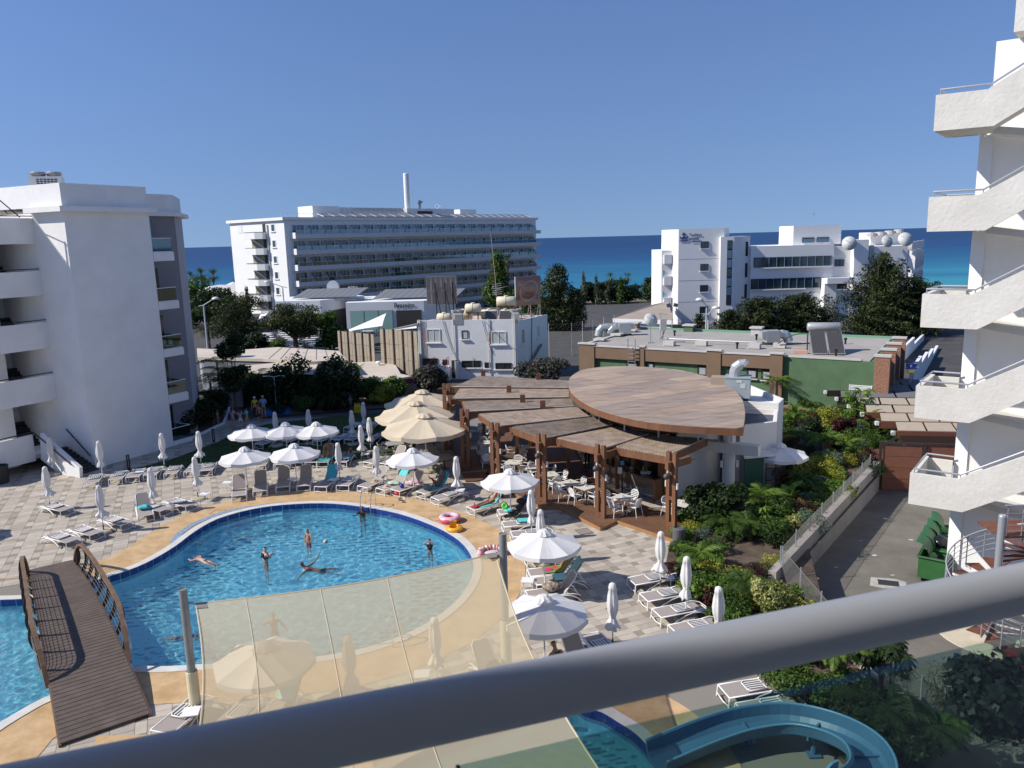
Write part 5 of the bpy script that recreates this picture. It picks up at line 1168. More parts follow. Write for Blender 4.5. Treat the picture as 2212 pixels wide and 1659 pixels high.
for k in range(3):
 x0=-22.35+k*2.0
 w_=pr(rb2,o2,z2,'window',MB().prism([(x0,109.9),(x0+1.95,109.9),(x0+1.95,109.98),(x0,109.98)],.3,3.4),mat('alu_frame',(.5,.5,.5),.4,metal=.6));ob('pane',MB().prism([(x0+.06+22.9,-.13),(x0+1.89+22.9,-.13),(x0+1.89+22.9,-.105),(x0+.06+22.9,-.105)],.36+2,3.34+2),mat('pale_green_glass',(.33,.52,.45),.12,spec=.7),w_)
pr(rb2,o2,z2,'dark_opening',MB().prism([(-15.9,109.9),(-12.4,109.9),(-12.4,109.98),(-15.9,109.98)],.5,3.3),mat('smoked_glass',(.03,.03,.03),.15,spec=.8))
text_obj('lettering','Braseiro',.85,LET,facing((0,0),(1,0),3.72+2,8.2,.06),rb2,bold=.02)
text_obj('lettering','Steakhouse',.42,mat('grey_lettering',(.35,.35,.36),.6),facing((0,0),(1,0),3.05+2,8.3,.06),rb2)
text_obj('lettering','\u2014 for kids \u2014',.2,mat('grey_lettering',(.35,.35,.36),.6),facing((0,0),(1,0),3.45+2,8.3,.06),rb2)
for(o_t,oo,zz,x0,y0,w_,z,lb_) in((rw,o_,z_,-30.8,112,9,5.2,0),(rb2,o2,z2,-19.5,113,9,4.8,0),(rb2,o2,z2,-10.6,112,3,4.7,0)):
 for k in range(int(w_)):
  pr(o_t,oo,zz,'solar_panel',MB().prism([(x0+k,y0),(x0+k+.94,y0),(x0+k+.94+1.2,y0+4),(x0+k+1.2,y0+4)],[z,z,z+1.0,z+1.0],[z+.06,z+.06,z+1.06,z+1.06]),mat('solar_roof_panel',(.20,.20,.20),.4,spec=.6))
 pr(o_t,oo,zz,'panel_support',MB().bar((x0,y0+.3,z-.4),(x0+w_,y0+.3,z-.4),.1,.1).bar((x0+.5,y0+3.8,z-.4),(x0+.5,y0+3.8,z+.9),.08,.08),GALV)
pr(rw,o_,z_,'roof_cowl',MB().lathe([(.9,0),(.9,.5),(0,.5)],n=14).xf(Matrix.Translation((-26.2,118,6.4))@Matrix.Rotation(PI/2,4,'X')),WRAIL)
condenser(-23.5,119,5.0,0,'white condenser on the roof of the lettered white restaurant',1.2);condenser(-13.5,118.5,4.5,0,'white condenser on the roof of the steakhouse',1.2)
SAILW=mat('white_shade_cloth',(.78,.78,.76),.8)
def tri_sail(pts,label):
 mb=MB();n=8;a,b,c=[Vector(p) for p in pts];idx={}
 for i in range(n+1):
  for j in range(n+1-i):
   u,v=i/n,j/n;w_=1-u-v;p=a*u+b*v+c*w_
   cen=(a+b+c)/3;k=4*(u*v+v*w_+u*w_)-27*u*v*w_*.35;p=p.lerp(cen,.12*(u*v*4+v*w_*4+u*w_*4)/3);p.z-=.25*u*v*w_*27/3
   idx[i,j]=len(mb.v);mb.v.append(tuple(p))
 for i in range(n):
  for j in range(n-i):
   mb.f.append((idx[i,j],idx[i+1,j],idx[i,j+1]))
   if j<n-i-1:mb.f.append((idx[i+1,j],idx[i+1,j+1],idx[i,j+1]))
 m2=MB();m2.v=list(mb.v)+[(x,y,z-.03) for x,y,z in mb.v];k=len(mb.v);m2.f=mb.f+[tuple(q+k for q in f[::-1]) for f in mb.f]
 o=ob('shade_sail',m2,SAILW);tagm(o,label,'shade sail');return o
tri_sail([(-16.98,108,3.13),(-20.98,98,1.8),(-15.67,96,2.67)],'large white triangular shade sail below the pale green restaurant windows')
tri_sail([(-26.55,109,3.69),(-32.07,106,3.1),(-24.24,100,4.07)],'narrow white triangular sail at the corner of the lettered restaurant')
tri_sail([(-36.94,120,2.54),(-36.81,112,.82),(-40.54,128,1.69)],'white shade sail between the two round pine trees')
tri_sail([(-11.93,100,2.35),(-14.13,94,2.3),(-10.99,92,2.72)],'white sail behind the beige hoarding')
tt=thing('terrace_table','small pale table on the shaded terrace beneath the round pines','table',(-30,104,-.06),0,'pale tables on the shaded restaurant terrace')
ob('table_top',MB().box((0,0,.74),(1.5,1.0,.05)),mat('terrace_white',(.6,.6,.6),.6),tt)
mb=MB()
for x in(-.6,.6):
 for y in(-.4,.4):mb.box((x,y,.36),(.06,.06,.72))
ob('table_legs',mb,mat('terrace_dark',(.12,.12,.12),.6),tt)
tc_=thing('terrace_chair','pale terrace chair on the shaded restaurant terrace under the pines','chair',(-30,103,-.06),0,'terrace chairs under the pines')
ob('seat',MB().box((0,0,.45),(.48,.46,.05)).box((0,.22,.75),(.48,.05,.5)),mat('terrace_grey',(.25,.25,.26),.6),tc_);ob('legs',MB().box((-.2,-.2,.22),(.04,.04,.44)).box((.2,-.2,.22),(.04,.04,.44)).box((-.2,.2,.22),(.04,.04,.44)).box((.2,.2,.22),(.04,.04,.44)),mat('terrace_dark',(.12,.12,.12),.6),tc_)
rr=random.Random(31);first=True;ft=True
for y in np.arange(92,110,2.1):
 for x in np.arange(-.34*y,-.18*y,2.9):
  xx=x+rr.uniform(-.5,.5);yy=y+rr.uniform(-.4,.4)
  if-32<xx<-30 and yy>104:pass
  if first:tt.location=(xx,yy,-.06);first=False
  else:dup(tt,(xx,yy,-.06),rr.uniform(-.2,.2))
  for sx in(-1.0,1.0):
   if rr.random()<.75:
    if ft:tc_.location=(xx+sx,yy,-.06);ft=False
    else:dup(tc_,(xx+sx,yy,-.06),PI/2 if sx<0 else-PI/2)
lf=thing('beach_pavilion','long low white beach building beyond the trees at the left','building',(-75,210,-6))
lp=[(-123.21,319.18),(-102.16,299.21)]
bl_,br_=(-90.83,230,.83),(-73.12,215,.99)
ob('wall',MB().prism([(bl_[0]+75,20),(br_[0]+75,5),(br_[0]+79,25),(bl_[0]+75,40)],-3,bl_[2]+5.2),HW,lf);ob('roof',MB().prism([(bl_[0]+74,19),(br_[0]+76,4),(br_[0]+80,26),(bl_[0]+74,41)],bl_[2]+5.2,bl_[2]+5.9),mat('pavilion_roof',(.6,.57,.54),.8),lf)
c=(-90.47,260,.17)
o=ob('beach_parasol',MB().lathe([(4.0,0),(2.2,1.1),(.1,2.0)],n=8).tube([(0,0,-5),(0,0,1.9)],.12,6),WRAIL,loc=(c[0],c[1],c[2]-1));tagm(o,'distant white beach parasol left of the big hotel','parasol')
rp_=[(12.67,96.28),(19.11,92.3),(22.72,113.05),(18.67,106.85)]
lr=thing('low_white_building','low white building with shallow brown roof between poplars and lettered hotel','building',(rp_[0][0],rp_[0][1],-1))
def lro(n,mb,m):return ob(n,mb.xf(Matrix.Translation((-rp_[0][0],-rp_[0][1],1))),m,lr)
lro('wall',MB().prism(offset_poly(rp_,-.4),-1.5,2.4),HW);lro('roof',MB().prism(rp_,[2.35]*4,[2.8,2.8,3.3,3.3]),mat('tan_roof',(.36,.30,.24),.9,var=.12,scale=.4));lro('fascia',MB().prism(offset_poly(rp_,.12),2.3,2.78),HW)
a,b=Vector(rp_[0]),Vector(rp_[1]);dd=(b-a).normalized()
for k in range(6):
 p=a+dd*(1+k*3.0);lro('window',MB().box((p.x,p.y+.25,1.2),(2.2,.1,1.3)),mat('shutter_brown',(.16,.11,.08),.8))
# ================= HOTEL WITH SIGN ON THE RIGHT =================
TW=mat('hotel_cream_white',(.82,.81,.79),.85,var=.03,scale=.2,bump=.1,spec=.2)
th=thing('sign_hotel','white hotel with blue anchor emblem sign and long dark window bands','hotel',(23.5,113,-3))
def to(n,mb,m,par=None):return ob(n,mb.xf(Matrix.Translation((-23.5,-113,3))),m,par or th)
def tb(x0,x1,y0,y1,z0,z1):return MB().prism([(x0,y0),(x1,y0),(x1,y1),(x0,y1)],z0,z1)
T0=(0,113)
to('sign_tower',MB().prism([(24.1,113),(30.5,113),(31.85,115.2),(31.85,122),(23.4,122),(23.4,113.7)],-3,13.4),TW)
to('balcony_wing',tb(21.9,23.38,114.0,122,.2,10.5),TW)
for k in range(3):
 to('balcony_end',tb(22.2,23.3,113.6,114.0,8.6-k*3.05,9.9-k*3.05),TW);
 to('balcony_glass',tb(22.1,22.2,113.9,118,6.6-k*3.05,7.7-k*3.05),mat('teal_glass',(.10,.35,.38),.15))
to('stair_wing',MB().prism([(29.9,112.4),(31.8,112.4),(32.9,112.9),(34.6,114.2),(34.6,120),(29.9,120)],-3,12.2),TW)
to('window_slot',MB().slab((30.83,112.4),(1,0),[(0,2.6),(.72,2.6),(.72,11.7),(0,11.7)],-.03),DARK)
for k in range(7):to('slot_pane',MB().slab((30.86,112.37),(1,0),[(.02,2.7+k*1.3),(.62,2.7+k*1.3),(.62,3.8+k*1.3),(.02,3.8+k*1.3)],-.03),mat('sky_glass',(.10,.19,.28),.1,spec=.9) if k%3 else DKG)
for z in(10.65,7.5,4.52,1.45):
 w_=to('window',tb(27.22,28.36,112.93,112.995,z,z+.98),FRAMEB);to('pane',tb(27.3,27.76,112.90,112.928,z+.06,z+.92),DKG,w_);to('pane',tb(27.82,28.28,112.90,112.928,z+.06,z+.92),DKG,w_);to('sill',tb(27.15,28.42,112.8,112.99,z-.12,z-.01),TW,w_)
for k in range(4):to('joint_line',tb(24.1,30.5,112.985,112.999,9.2-k*3.03,9.25-k*3.03),COPING)
for z in(10.4,7.4,4.4):to('side_window',MB().slab((33.6,113.42),(1.7,1.3),[(.2,z-1),(.75,z-1),(.75,z+1.0),(.2,z+1.0)],-.04),DARK)
EMB=mat('emblem_blue',(.02,.05,.22),.5)
mb=MB()
def arc(cx,cz,r0,r1,a0,a1,n=14):
 for k in range(n):
  a=a0+(a1-a0)*k/n;b=a0+(a1-a0)*(k+1)/n
  mb.slab((0,112.97),(1,0),[(cx+r0*math.cos(a),cz+r0*math.sin(a)),(cx+r1*math.cos(a),cz+r1*math.sin(a)),(cx+r1*math.cos(b),cz+r1*math.sin(b)),(cx+r0*math.cos(b),cz+r0*math.sin(b))],-.05)
for cx in(24.52,25.08):arc(cx,12.35,.12,.30,PI,2*PI)
arc(24.8,12.55,.12,.22,0,PI);mb.slab((0,112.97),(1,0),[(24.74,12.1),(24.86,12.1),(24.86,13.0),(24.74,13.0)],-.05);mb.slab((0,112.97),(1,0),[(24.55,12.68),(25.05,12.68),(25.05,12.78),(24.55,12.78)],-.05)
to('emblem',mb,EMB)
mb=MB()
for r in range(2):
 for k in range(8):mb.slab((0,112.97),(1,0),[(24.22+k*.145,11.75+r*.12),(24.32+k*.145,11.75+r*.12),(24.36+k*.145,11.84+r*.12),(24.26+k*.145,11.84+r*.12)],-.05)
to('emblem_waves',mb,EMB)
for t_,x,z,sz in(('Tsokkos',26.45,12.42,.52),('Hotels',26.3,11.88,.50),('tsokkos.com',26.52,11.55,.26)):
 text_obj('lettering',t_,sz,EMB,facing((-23.5,0),(1,0),z+3,x,.06),th,bold=.012)
 bpy.data.objects[-1]if False else None
to('long_wing',tb(34.6,46.4,113.6,122,-3,10.75),TW)
to('window_band',tb(35.0,46.1,113.5,113.59,7.75,9.15),DARK);to('window_band',tb(34.65,44.7,113.5,113.59,4.68,6.12),DARK)
for k in range(10):to('window_pane',tb(35.06+k*1.105,36.0+k*1.105,113.44,113.49,7.82,9.05),DKG)
for k in range(9):to('window_pane',tb(34.7+k*1.11,35.65+k*1.11,113.44,113.49,4.75,6.02),DKG)
mb=MB()
for k in range(10):mb.prism([(36.0+k*1.105,113.38),(36.06+k*1.105,113.38),(36.06+k*1.105,113.44),(36.0+k*1.105,113.44)],7.75,9.15)
for k in range(9):mb.prism([(35.65+k*1.11,113.38),(35.71+k*1.11,113.38),(35.71+k*1.11,113.44),(35.65+k*1.11,113.44)],4.68,6.12)
to('blue_mullions',mb,mat('blue_mullion',(.16,.25,.36),.4))
to('band_sill',tb(36.0,46.2,113.1,113.59,7.55,7.72),TW);to('band_sill',tb(34.65,42.5,113.1,113.59,4.48,4.62),TW)
to('plant_room',tb(41.0,47.9,115,121,10.75,13.45),TW)
for a,b in((42.3,44.05),(44.4,46.15)):w_=to('window',tb(a,b,114.9,114.98,11.05,11.75),DARK);to('pane',tb(a+.05,b-.05,114.86,114.89,11.1,11.6),mat('sky_glass',(.10,.19,.28),.1,spec=.9),w_)
to('connecting_wall',tb(46.4,49.2,113.9,122,-3,10.4),TW);w_=to('window',tb(46.7,48.05,113.8,113.88,7.6,8.55),FRAMEB);to('pane',tb(46.76,47.35,113.76,113.79,7.65,8.5),DKG,w_);to('pane',tb(47.42,48.0,113.76,113.79,7.65,8.5),DKG,w_)
to('porch_block',tb(44.75,46.45,112.2,113.58,-3,6.0),TW);to('porch_roof',tb(44.7,49,111.2,112.18,5.3,6.1),TW);to('shade_wall',tb(44.9,49.2,112.5,113.88,-3,4.3),TW);
w_=to('window',tb(46.6,48.0,112.4,112.48,4.45,5.25),FRAMEB)
to('tall_pier',tb(49.0,51.0,112.8,120,-3,11.3),TW);to('drain_pipes',MB().tube([(51.1,113.2,-2),(51.1,113.2,10.5)],.12,7).tube([(51.5,113.3,-2),(51.5,113.3,10.5)],.12,7).tube([(51.85,113.3,-2),(51.85,113.3,10.5)],.1,7),HWS)
to('recess_wall',tb(51.0,52.0,113.8,121,-3,10.4),TW)
to('end_block',MB().prism([(52,113.2),(56.7,113.2),(68,131),(60,136),(52,124)],-3,10.3),TW)
E1=Vector((56.7,113.2));dE1=Vector((11.3,17.8)).normalized()
for k in range(4):
 z=9.9-k*3.1
 to('balcony_front',MB().slab((57.4,113.0),(dE1.x,dE1.y),[(0,z-.2),(16,z-.2),(16,z+.9),(0,z+.9)]if k==0 else[(0,z-.6),(16,z-.6),(16,z+.2),(0,z+.2)],.15),TW)
 for q in range(6):
  to('balcony_divider',MB().slab((56.75+dE1.x*(q*2.6+.2),113.2+dE1.y*(q*2.6+.2)),(dE1.y,-dE1.x),[(0,z-3),(1.0,z-3),(1.0,z-.6),(0,z-.2)],.12),TW)
  to('balcony_glass',MB().slab((57.42+dE1.x*(q*2.6),113.0+dE1.y*(q*2.6)),(dE1.x,dE1.y),[(.1,z-2.9),(2.4,z-2.9),(2.4,z-1.9),(.1,z-1.9)],.03),mat('teal_glass',(.10,.35,.38),.15))
  to('balcony_door',MB().slab((56.72+dE1.x*(q*2.6),113.15+dE1.y*(q*2.6)),(dE1.x,dE1.y),[(.5,z-2.9),(2.0,z-2.9),(2.0,z-.7),(.5,z-.7)],-.04),mat('hotel_door_blue',(.15,.20,.24),.2))
to('roof_tank_block',tb(54,58.5,119,123,10.3,12.2),TW);mb=MB()
for k in range(4):mb.lathe([(.7,0),(.7,.5),(0,.55)],(53.8+k*1.35,118.4,11.6+.15*k),12)
to('roof_fans',mb,mat('fan_grey_white',(.5,.48,.45),.6))
to('aerial',MB().tube([(44.6,117,13.4),(44.6,117,15.6)],.05,5).box((44.6,117,15.1),(.5,.05,.05)),GALV)
dish(48.1,112.6,10.4,1.0,'large satellite dish left of the tall pier on the lettered hotel roof',rad(-15),rad(15),-.2)
dish(53.4,112.6,10.3,.85,'middle-sized satellite dish on the roof edge of the lettered hotel',rad(10),rad(20),.1)
dish(56.0,112.6,10.3,1.05,'largest satellite dish at the corner of the lettered hotel roof',rad(-5),rad(25),.2)
# ================= STREET LAMPS, FLOODLIGHTS =================
def lamp(x,y,z,h,rz,label,arm=1.8,heads=1):
 t=thing('street_lamp',label,'street lamp',(x,y,z),rz)
 ob('pole',MB().tube([(0,0,0),(0,0,h)],[.13,.08],8),mat('lamp_grey',(.50,.52,.52),.4),t)
 for s_ in([1]if heads==1 else[1,-1]):
  ob('arm',MB().tube([(-.6*s_ if heads==1 else 0,0,h-.1),(0,0,h),(arm*s_,0,h+.7)],[.05,.06,.05],6),mat('lamp_grey',(.5,.52,.52),.4),t)
  ob('lamp_head',MB().lathe([(.45,0),(.42,.15),(.25,.28),(0,.33)],(arm*s_+.2*s_,0,h+.6),12),mat('lamp_head_white',(.62,.62,.58),.4),t,smooth=True)
 return t
lamp(-34.9,90,-.1,6.3,rad(5),'tall grey street lamp rising beside the left apartment block',1.2)
lamp(-30.9,108,-.1,7.2,rad(185),'street lamp with its head turned left in front of the beach hotel',1.8)
c=(21.99,88,5.09);lamp(c[0],88,-.1,c[2]-.2,rad(170),'higher of the two white domed street lamps before the lettered hotel',.6)
c=(21.69,86,4.51);lamp(c[0],86,-.1,c[2]-.4,rad(15),'lower of the two white domed street lamps before the lettered hotel',.7)
c=(18.55,90,4.63)
fl_=thing('floodlight','twin black floodlights on a thin rusty pole left of the lettered hotel','floodlight',(c[0],90,-.1));ob('pole',MB().tube([(0,0,0),(0,0,c[2])],.06,6),mat('mast_rust',(.35,.27,.22),.7),fl_)
for s_ in(-.4,.4):ob('lamp_box',MB().box((s_,0,c[2]+.25),(.45,.3,.4),ry=s_*.6),mat('terrace_dark',(.12,.12,.12),.6),fl_)
pts=[(4.14,85),(6.63,85),(9.25,88),(12.17,92)]
fence([tuple(p) for p in pts],3.6,'high sports fence on white posts before the poplars',-.1,2.0,pm=WRAIL,cell=.5)
# ================= POOL RESTAURANT: deck, pergola, leaf roof, bar =================
def clip_strips(poly,d,w,gap):
 d=Vector(d).normalized();n=Vector((-d.y,d.x));P=[Vector(p) for p in poly]
 lo=min(p.dot(n) for p in P);hi=max(p.dot(n) for p in P);out=[]
 def hits(c):
  r=[]
  for i in range(len(P)):
   a,b=P[i],P[(i+1)%len(P)];u,v=a.dot(n)-c,b.dot(n)-c
   if(u>0)!=(v>0):t=u/(u-v);r.append((a+(b-a)*t).dot(d))
  return sorted(r)
 c=lo+gap/2
 while c+w<hi:
  h0,h1=hits(c+.002),hits(c+w-.002)
  if len(h0)==len(h1) and len(h0)%2==0:
   for k in range(0,len(h0),2):
    q=[d*h0[k]+n*(c),d*h0[k+1]+n*(c),d*h1[k+1]+n*(c+w),d*h1[k]+n*(c+w)]
    if min(h0[k+1]-h0[k],h1[k+1]-h1[k])>.12:out.append([tuple(x) for x in q])
  c+=w+gap
 return out
PLANK=mat('deck_wood',(.125,.062,.034),.6,col2=(.185,.095,.052),scale=1.5,detail=6,streak=(1,1,1))
SLAT=mat('weathered_slat',(.40,.31,.235),.85,col2=(.20,.145,.105),scale=2.2,detail=7)
SLATD=mat('weathered_slat_darker',(.33,.26,.20),.85,col2=(.15,.115,.09),scale=2.2,detail=7)
TIMB=mat('stained_timber',(.125,.052,.024),.6,col2=(.21,.095,.045),scale=3,detail=6,streak=(1,1,.25))
FASC=mat('deck_fascia',(.36,.19,.075),.6,col2=(.28,.14,.055),scale=3)
dk=thing('wooden_deck','reddish brown plank deck of the pool restaurant','deck',(2,38,0))
def dko(n,mb,m,**k):return ob(n,mb.xf(Matrix.Translation((-2,-38,0))),m,dk,**k)
DZ=.15
outer=[(-.03,38.01),(1.29,35.84),(2.09,35.86),(3.01,34.22),(3.73,32.94),(4.55,33.81),(6.65,31.35),(7.75,32.3),(7.77,32.92),(6.83,34.84),(5.93,36.21),(5.09,37.77),(4.4,39.5),(3.9,42.0),(3.7,45.0),(3.6,51.0),(-3.9,51.0),(-3.6,46.4),(-2.94,42.11),(-1.54,42.0)]
pieces=[([(-.03,38.01),(1.29,35.84),(2.09,35.86),(3.01,34.22),(3.73,32.94),(4.52,33.80),(6.1,35.6),(5.93,36.21),(5.09,37.77),(4.4,39.5),(3.95,41.5)],(1.0,1.35)),([(4.57,33.79),(6.65,31.35),(7.75,32.3),(7.77,32.92),(6.83,34.84),(6.13,35.55)],(1.0,.30)),([(-.05,38.05),(3.93,41.55),(3.7,45.0),(3.6,51.0),(-3.9,51.0),(-3.6,46.4),(-2.94,42.11),(-1.54,42.0)],(1,.35))]
for poly,d in pieces:
 for q in clip_strips(poly,d,.128,.008):dko('plank',MB().prism(q,DZ-.03,DZ),PLANK)
dko('deck_frame',MB().prism([(x,y) for x,y in outer],-.0,DZ-.035),mat('dark_under_deck',(.02,.015,.012),.9))
edge=outer[:8]
for a,b in zip(edge,edge[1:]):
 d=(Vector(b)-Vector(a)).normalized();n=Vector((d.y,-d.x))*.03
 dko('fascia_board',MB().prism([a,b,(b[0]+n.x,b[1]+n.y),(a[0]+n.x,a[1]+n.y)],.0,DZ+.004),FASC)
rp=[(-2.9,41.89),(-2.59,40.37),(-1.67,40.74),(-1.53,41.99)]
rm=thing('wooden_ramp','short wooden ramp at the end of the deck beside the cream parasols','ramp',(rp[0][0],rp[0][1],0))
for q in clip_strips(rp,(1,.05),.12,.01):
 ob('plank',MB().prism([(x-rp[0][0],y-rp[0][1]) for x,y in q],.0,[.05+.1*min(1,max(0,(y-40.3)/1.9)) for x,y in(q if sum(q[i][0]*q[(i+1)%4][1]-q[(i+1)%4][0]*q[i][1]for i in range(4))>0 else q[::-1])]),PLANK,rm)
ob('ramp_kerb',MB().bar((0,0,.1),(rp[3][0]-rp[0][0],rp[3][1]-rp[0][1],.14),.14,.16),FASC,rm)
PG=dict(P1=[(4.61,35.02),(6.69,33.26),(9.16,36.11),(6.52,37.18)],P2=[(2.09,36.87),(4.1,34.67),(6.56,37.06),(5.24,38.87)],P3=[(-.15,39.35),(1.47,36.71),(5.04,39.09),(4.51,41.17)],P4=[(-1.89,42.51),(-.77,39.42),(4.13,41.08),(3.61,43.61)],P5=[(-2.99,46.0),(-2.55,42.97),(3.46,43.62),(3.54,45.95)],P6=[(-3.64,46.66),(3.38,46.14),(3.57,48.75),(-3.37,50.0)],P7=[(-3.88,50.41),(3.59,49.01),(3.79,51.66),(-2.25,54.58)])
dirs=dict(P1=(.35,-3.9),P2=(1,-.18),P3=(2.2,2.55),P4=(1,-.30),P5=(1,.35),P6=(1,-.45),P7=(1,.35))
pg=thing('pergola','timber pergola of stepped slatted roof panels around the pool bar','pergola',(2,40,0))
def pgo(n,mb,m,**k):return ob(n,mb.xf(Matrix.Translation((-2,-40,0))),m,pg,**k)
PZ=3.25
for key,poly in PG.items():
 wd,gp=(.075,.045) if key in('P1','P3') else(.10,.012)
 zo={'P1':0,'P2':.03,'P3':.06,'P4':.09,'P5':.12,'P6':.15,'P7':.18}[key]*.6
 k=0
 for q in clip_strips(poly,dirs[key],wd,gp):
  k+=1;pgo('slat',MB().prism(q,PZ+zo-.035,PZ+zo),SLAT if key in('P1','P2','P4','P6') else SLATD)
 e=offset_poly(poly,-.08)
 n=len(poly)
 for i in range(n):
  a,b=Vector(poly[i]),Vector(poly[(i+1)%n]);d=(b-a).normalized();nn=Vector((-d.y,d.x))*.08
  hh=.34 if i<2 or key in('P6','P7') else .2
  pgo('fascia_beam',MB().prism([(a.x-d.x*.04,a.y-d.y*.04),(b.x+d.x*.04,b.y+d.y*.04),(b.x+nn.x,b.y+nn.y),(a.x+nn.x,a.y+nn.y)],PZ+zo-.04-hh,PZ+zo-.04),TIMB)
 a,b,c,d4=[Vector(p) for p in poly]
 for t in(.33,.66):
  p,q=a.lerp(d4,t),b.lerp(c,t);pgo('rafter',MB().bar((p.x,p.y,PZ+zo-.14),(q.x,q.y,PZ+zo-.14),.07,.16),TIMB)
 a_,b_=(poly[1],poly[2]) if key in('P1','P2','P3','P4','P5') else(poly[0],poly[1])
 pgo('roof_pipe',MB().tube([(a_[0],a_[1],PZ+zo+.03),(b_[0],b_[1],PZ+zo+.03)],.022,6),mat('pipe_pale',(.55,.5,.43),.6))
CLAMP=mat('post_lamp_white',(.7,.7,.66),.4)
posts=[((6.81,32.75),(.78,.62),1),((3.9,34.25),(.7,.71),1),((1.33,36.6),(.6,.8),1),((-.95,39.15),(.5,.87),1),((-2.68,42.6),(.3,.95),1),((-3.95,46.6),(.2,.98),1),((-4.3,50.6),(.2,.98),1)]
lamps_=[]
for(x,y),d,_ in posts:
 d=Vector(d).normalized();n=Vector((-d.y,d.x));an_=math.atan2(d.y,d.x)
 for s in(-.17,.17):
  mb=MB().box((x+n.x*s,y+n.y*s,1.8),(.15,.19,3.3),rz=an_);
  mb.prism([(x+n.x*s+d.x*a*.075-n.x*b*.095,y+n.y*s+d.y*a*.075-n.y*b*.095) for a,b in((-1,-1),(1,-1),(1,1),(-1,1))],3.45,3.56)
  pgo('post',mb,TIMB)
 pgo('post_block',MB().box((x,y,.3),(.15,.14,.2),rz=an_).box((x,y,1.5),(.14,.14,.14),rz=an_).box((x,y,2.6),(.14,.14,.14),rz=an_),TIMB)
 pgo('beam_end',MB().bar((x-d.x*.35,y-d.y*.35,3.0),(x+d.x*1.2,y+d.y*1.2,3.0),.18,.32),TIMB)
 pgo('steel_shoe',MB().box((x,y,.09),(.1,.3,.14),rz=an_),GALV)
for(x,y) in((.2,43.2),(1.7,41.8),(2.9,40.6),(4.3,39.6),(-1.8,47),(1,47),(5.2,38.3)):
 pgo('inner_post',MB().box((x,y,1.7),(.2,.2,3.1)),TIMB)
for i,((x,y),d,_) in enumerate(posts[:5]):
 d=Vector(d).normalized();n=Vector((-d.y,d.x))
 for s in(-.31,.31):
  o=ob('wall_light',MB().lathe([(.05,0),(.055,.02),(.055,.26),(.05,.28)],n=10).box((-n.x*s*.2,-n.y*s*.2,.14),(.05,.05,.06)),CLAMP,loc=(x+n.x*s,y+n.y*s,1.95));tagm(o,'small white cylinder light on %s side of the %s pergola post'%('the right' if s<0 else 'the left',['frontmost double','second double','third double','fourth double','fifth'][i]),'wall light')
 if i in(0,1,2,5):
  t=thing('speaker','grey loudspeaker hanging under the beam end of the %s pergola post'%['frontmost double','second double','third double'][min(i,2)],'speaker',(x-d.x*.3,y-d.y*.3,2.55));ob('speaker_body',MB().ell((0,0,0),(.2,.14,.14),10,6,math.atan2(d.y,d.x)),mat('speaker_grey',(.07,.075,.075),.5),t,smooth=True);ob('bracket',MB().bar((0,0,.1),(d.x*.05,d.y*.05,.32),.04,.04),CLAMP,t)
for k,(x,y) in enumerate(((.6,45.2),(-.2,48.2),(1.7,43.4),(-2.0,54.4),(1.8,52.3))):
 pgo('beam_stub',MB().box((x,y,3.5),(.3,.2,.5)).box((x,y,3.74),(.22,.15,.06)),TIMB)
LENS=[(3.37,45.87),(3.27,42.54),(3.84,39.29),(4.79,37.18),(5.75,35.84),(6.54,35.16),(8.4,34.17),(10.09,33.62),(11.16,36.9),(12.13,41.65),(12.03,44.77),(11.15,48.5),(9.33,50.36),(6.48,51.39),(4.76,51.3),(3.71,48.4)]
def catm(pts,k):
 out=[]
 for i in range(len(pts)-1):
  p0=Vector(pts[max(i-1,0)]);p1=Vector(pts[i]);p2=Vector(pts[i+1]);p3=Vector(pts[min(i+2,len(pts)-1)])
  for s in range(k):
   t=s/k;q=.5*((2*p1)+(p2-p0)*t+(2*p0-5*p1+4*p2-p3)*t*t+(3*p1-p0-3*p2+p3)*t**3);out.append((q.x,q.y))
 return out+[tuple(pts[-1])]
LO=catm([(10.12,33.66),(11.16,36.9),(12.0,40.6),(12.13,44.2),(11.2,48.2),(9.33,50.36),(6.9,51.3),(4.9,50.6),(3.75,48.2),(3.30,45.2),(3.35,42.0),(3.95,39.1),(4.9,37.05),(6.2,35.4),(8.1,34.3),(10.05,33.66)],4)[:-1]
lf_=thing('leaf_roof','large leaf shaped timber roof hovering over the pool bar','roof',(7.5,42,4))
def lfo(n,mb,m,**k):return ob(n,mb.xf(Matrix.Translation((-7.5,-42,-4))),m,lf_,**k)
PLY=[mat('roof_ply_a',(.43,.34,.255),.75,col2=(.26,.175,.125),scale=1.3,detail=8,streak=(.6,3.2,1)),mat('roof_ply_b',(.39,.31,.24),.75,col2=(.22,.155,.12),scale=1.3,detail=8,streak=(.6,3.2,1)),mat('roof_ply_c',(.48,.385,.29),.75,col2=(.31,.215,.15),scale=1.3,detail=8,streak=(.6,3.2,1)),mat('roof_ply_d',(.36,.295,.24),.75,col2=(.215,.155,.125),scale=1.3,detail=8,streak=(.6,3.2,1))]
lfo('roof_core',MB().prism(offset_poly(LO,-.04),3.98,4.27),mat('core_dark',(.05,.03,.02),.8))
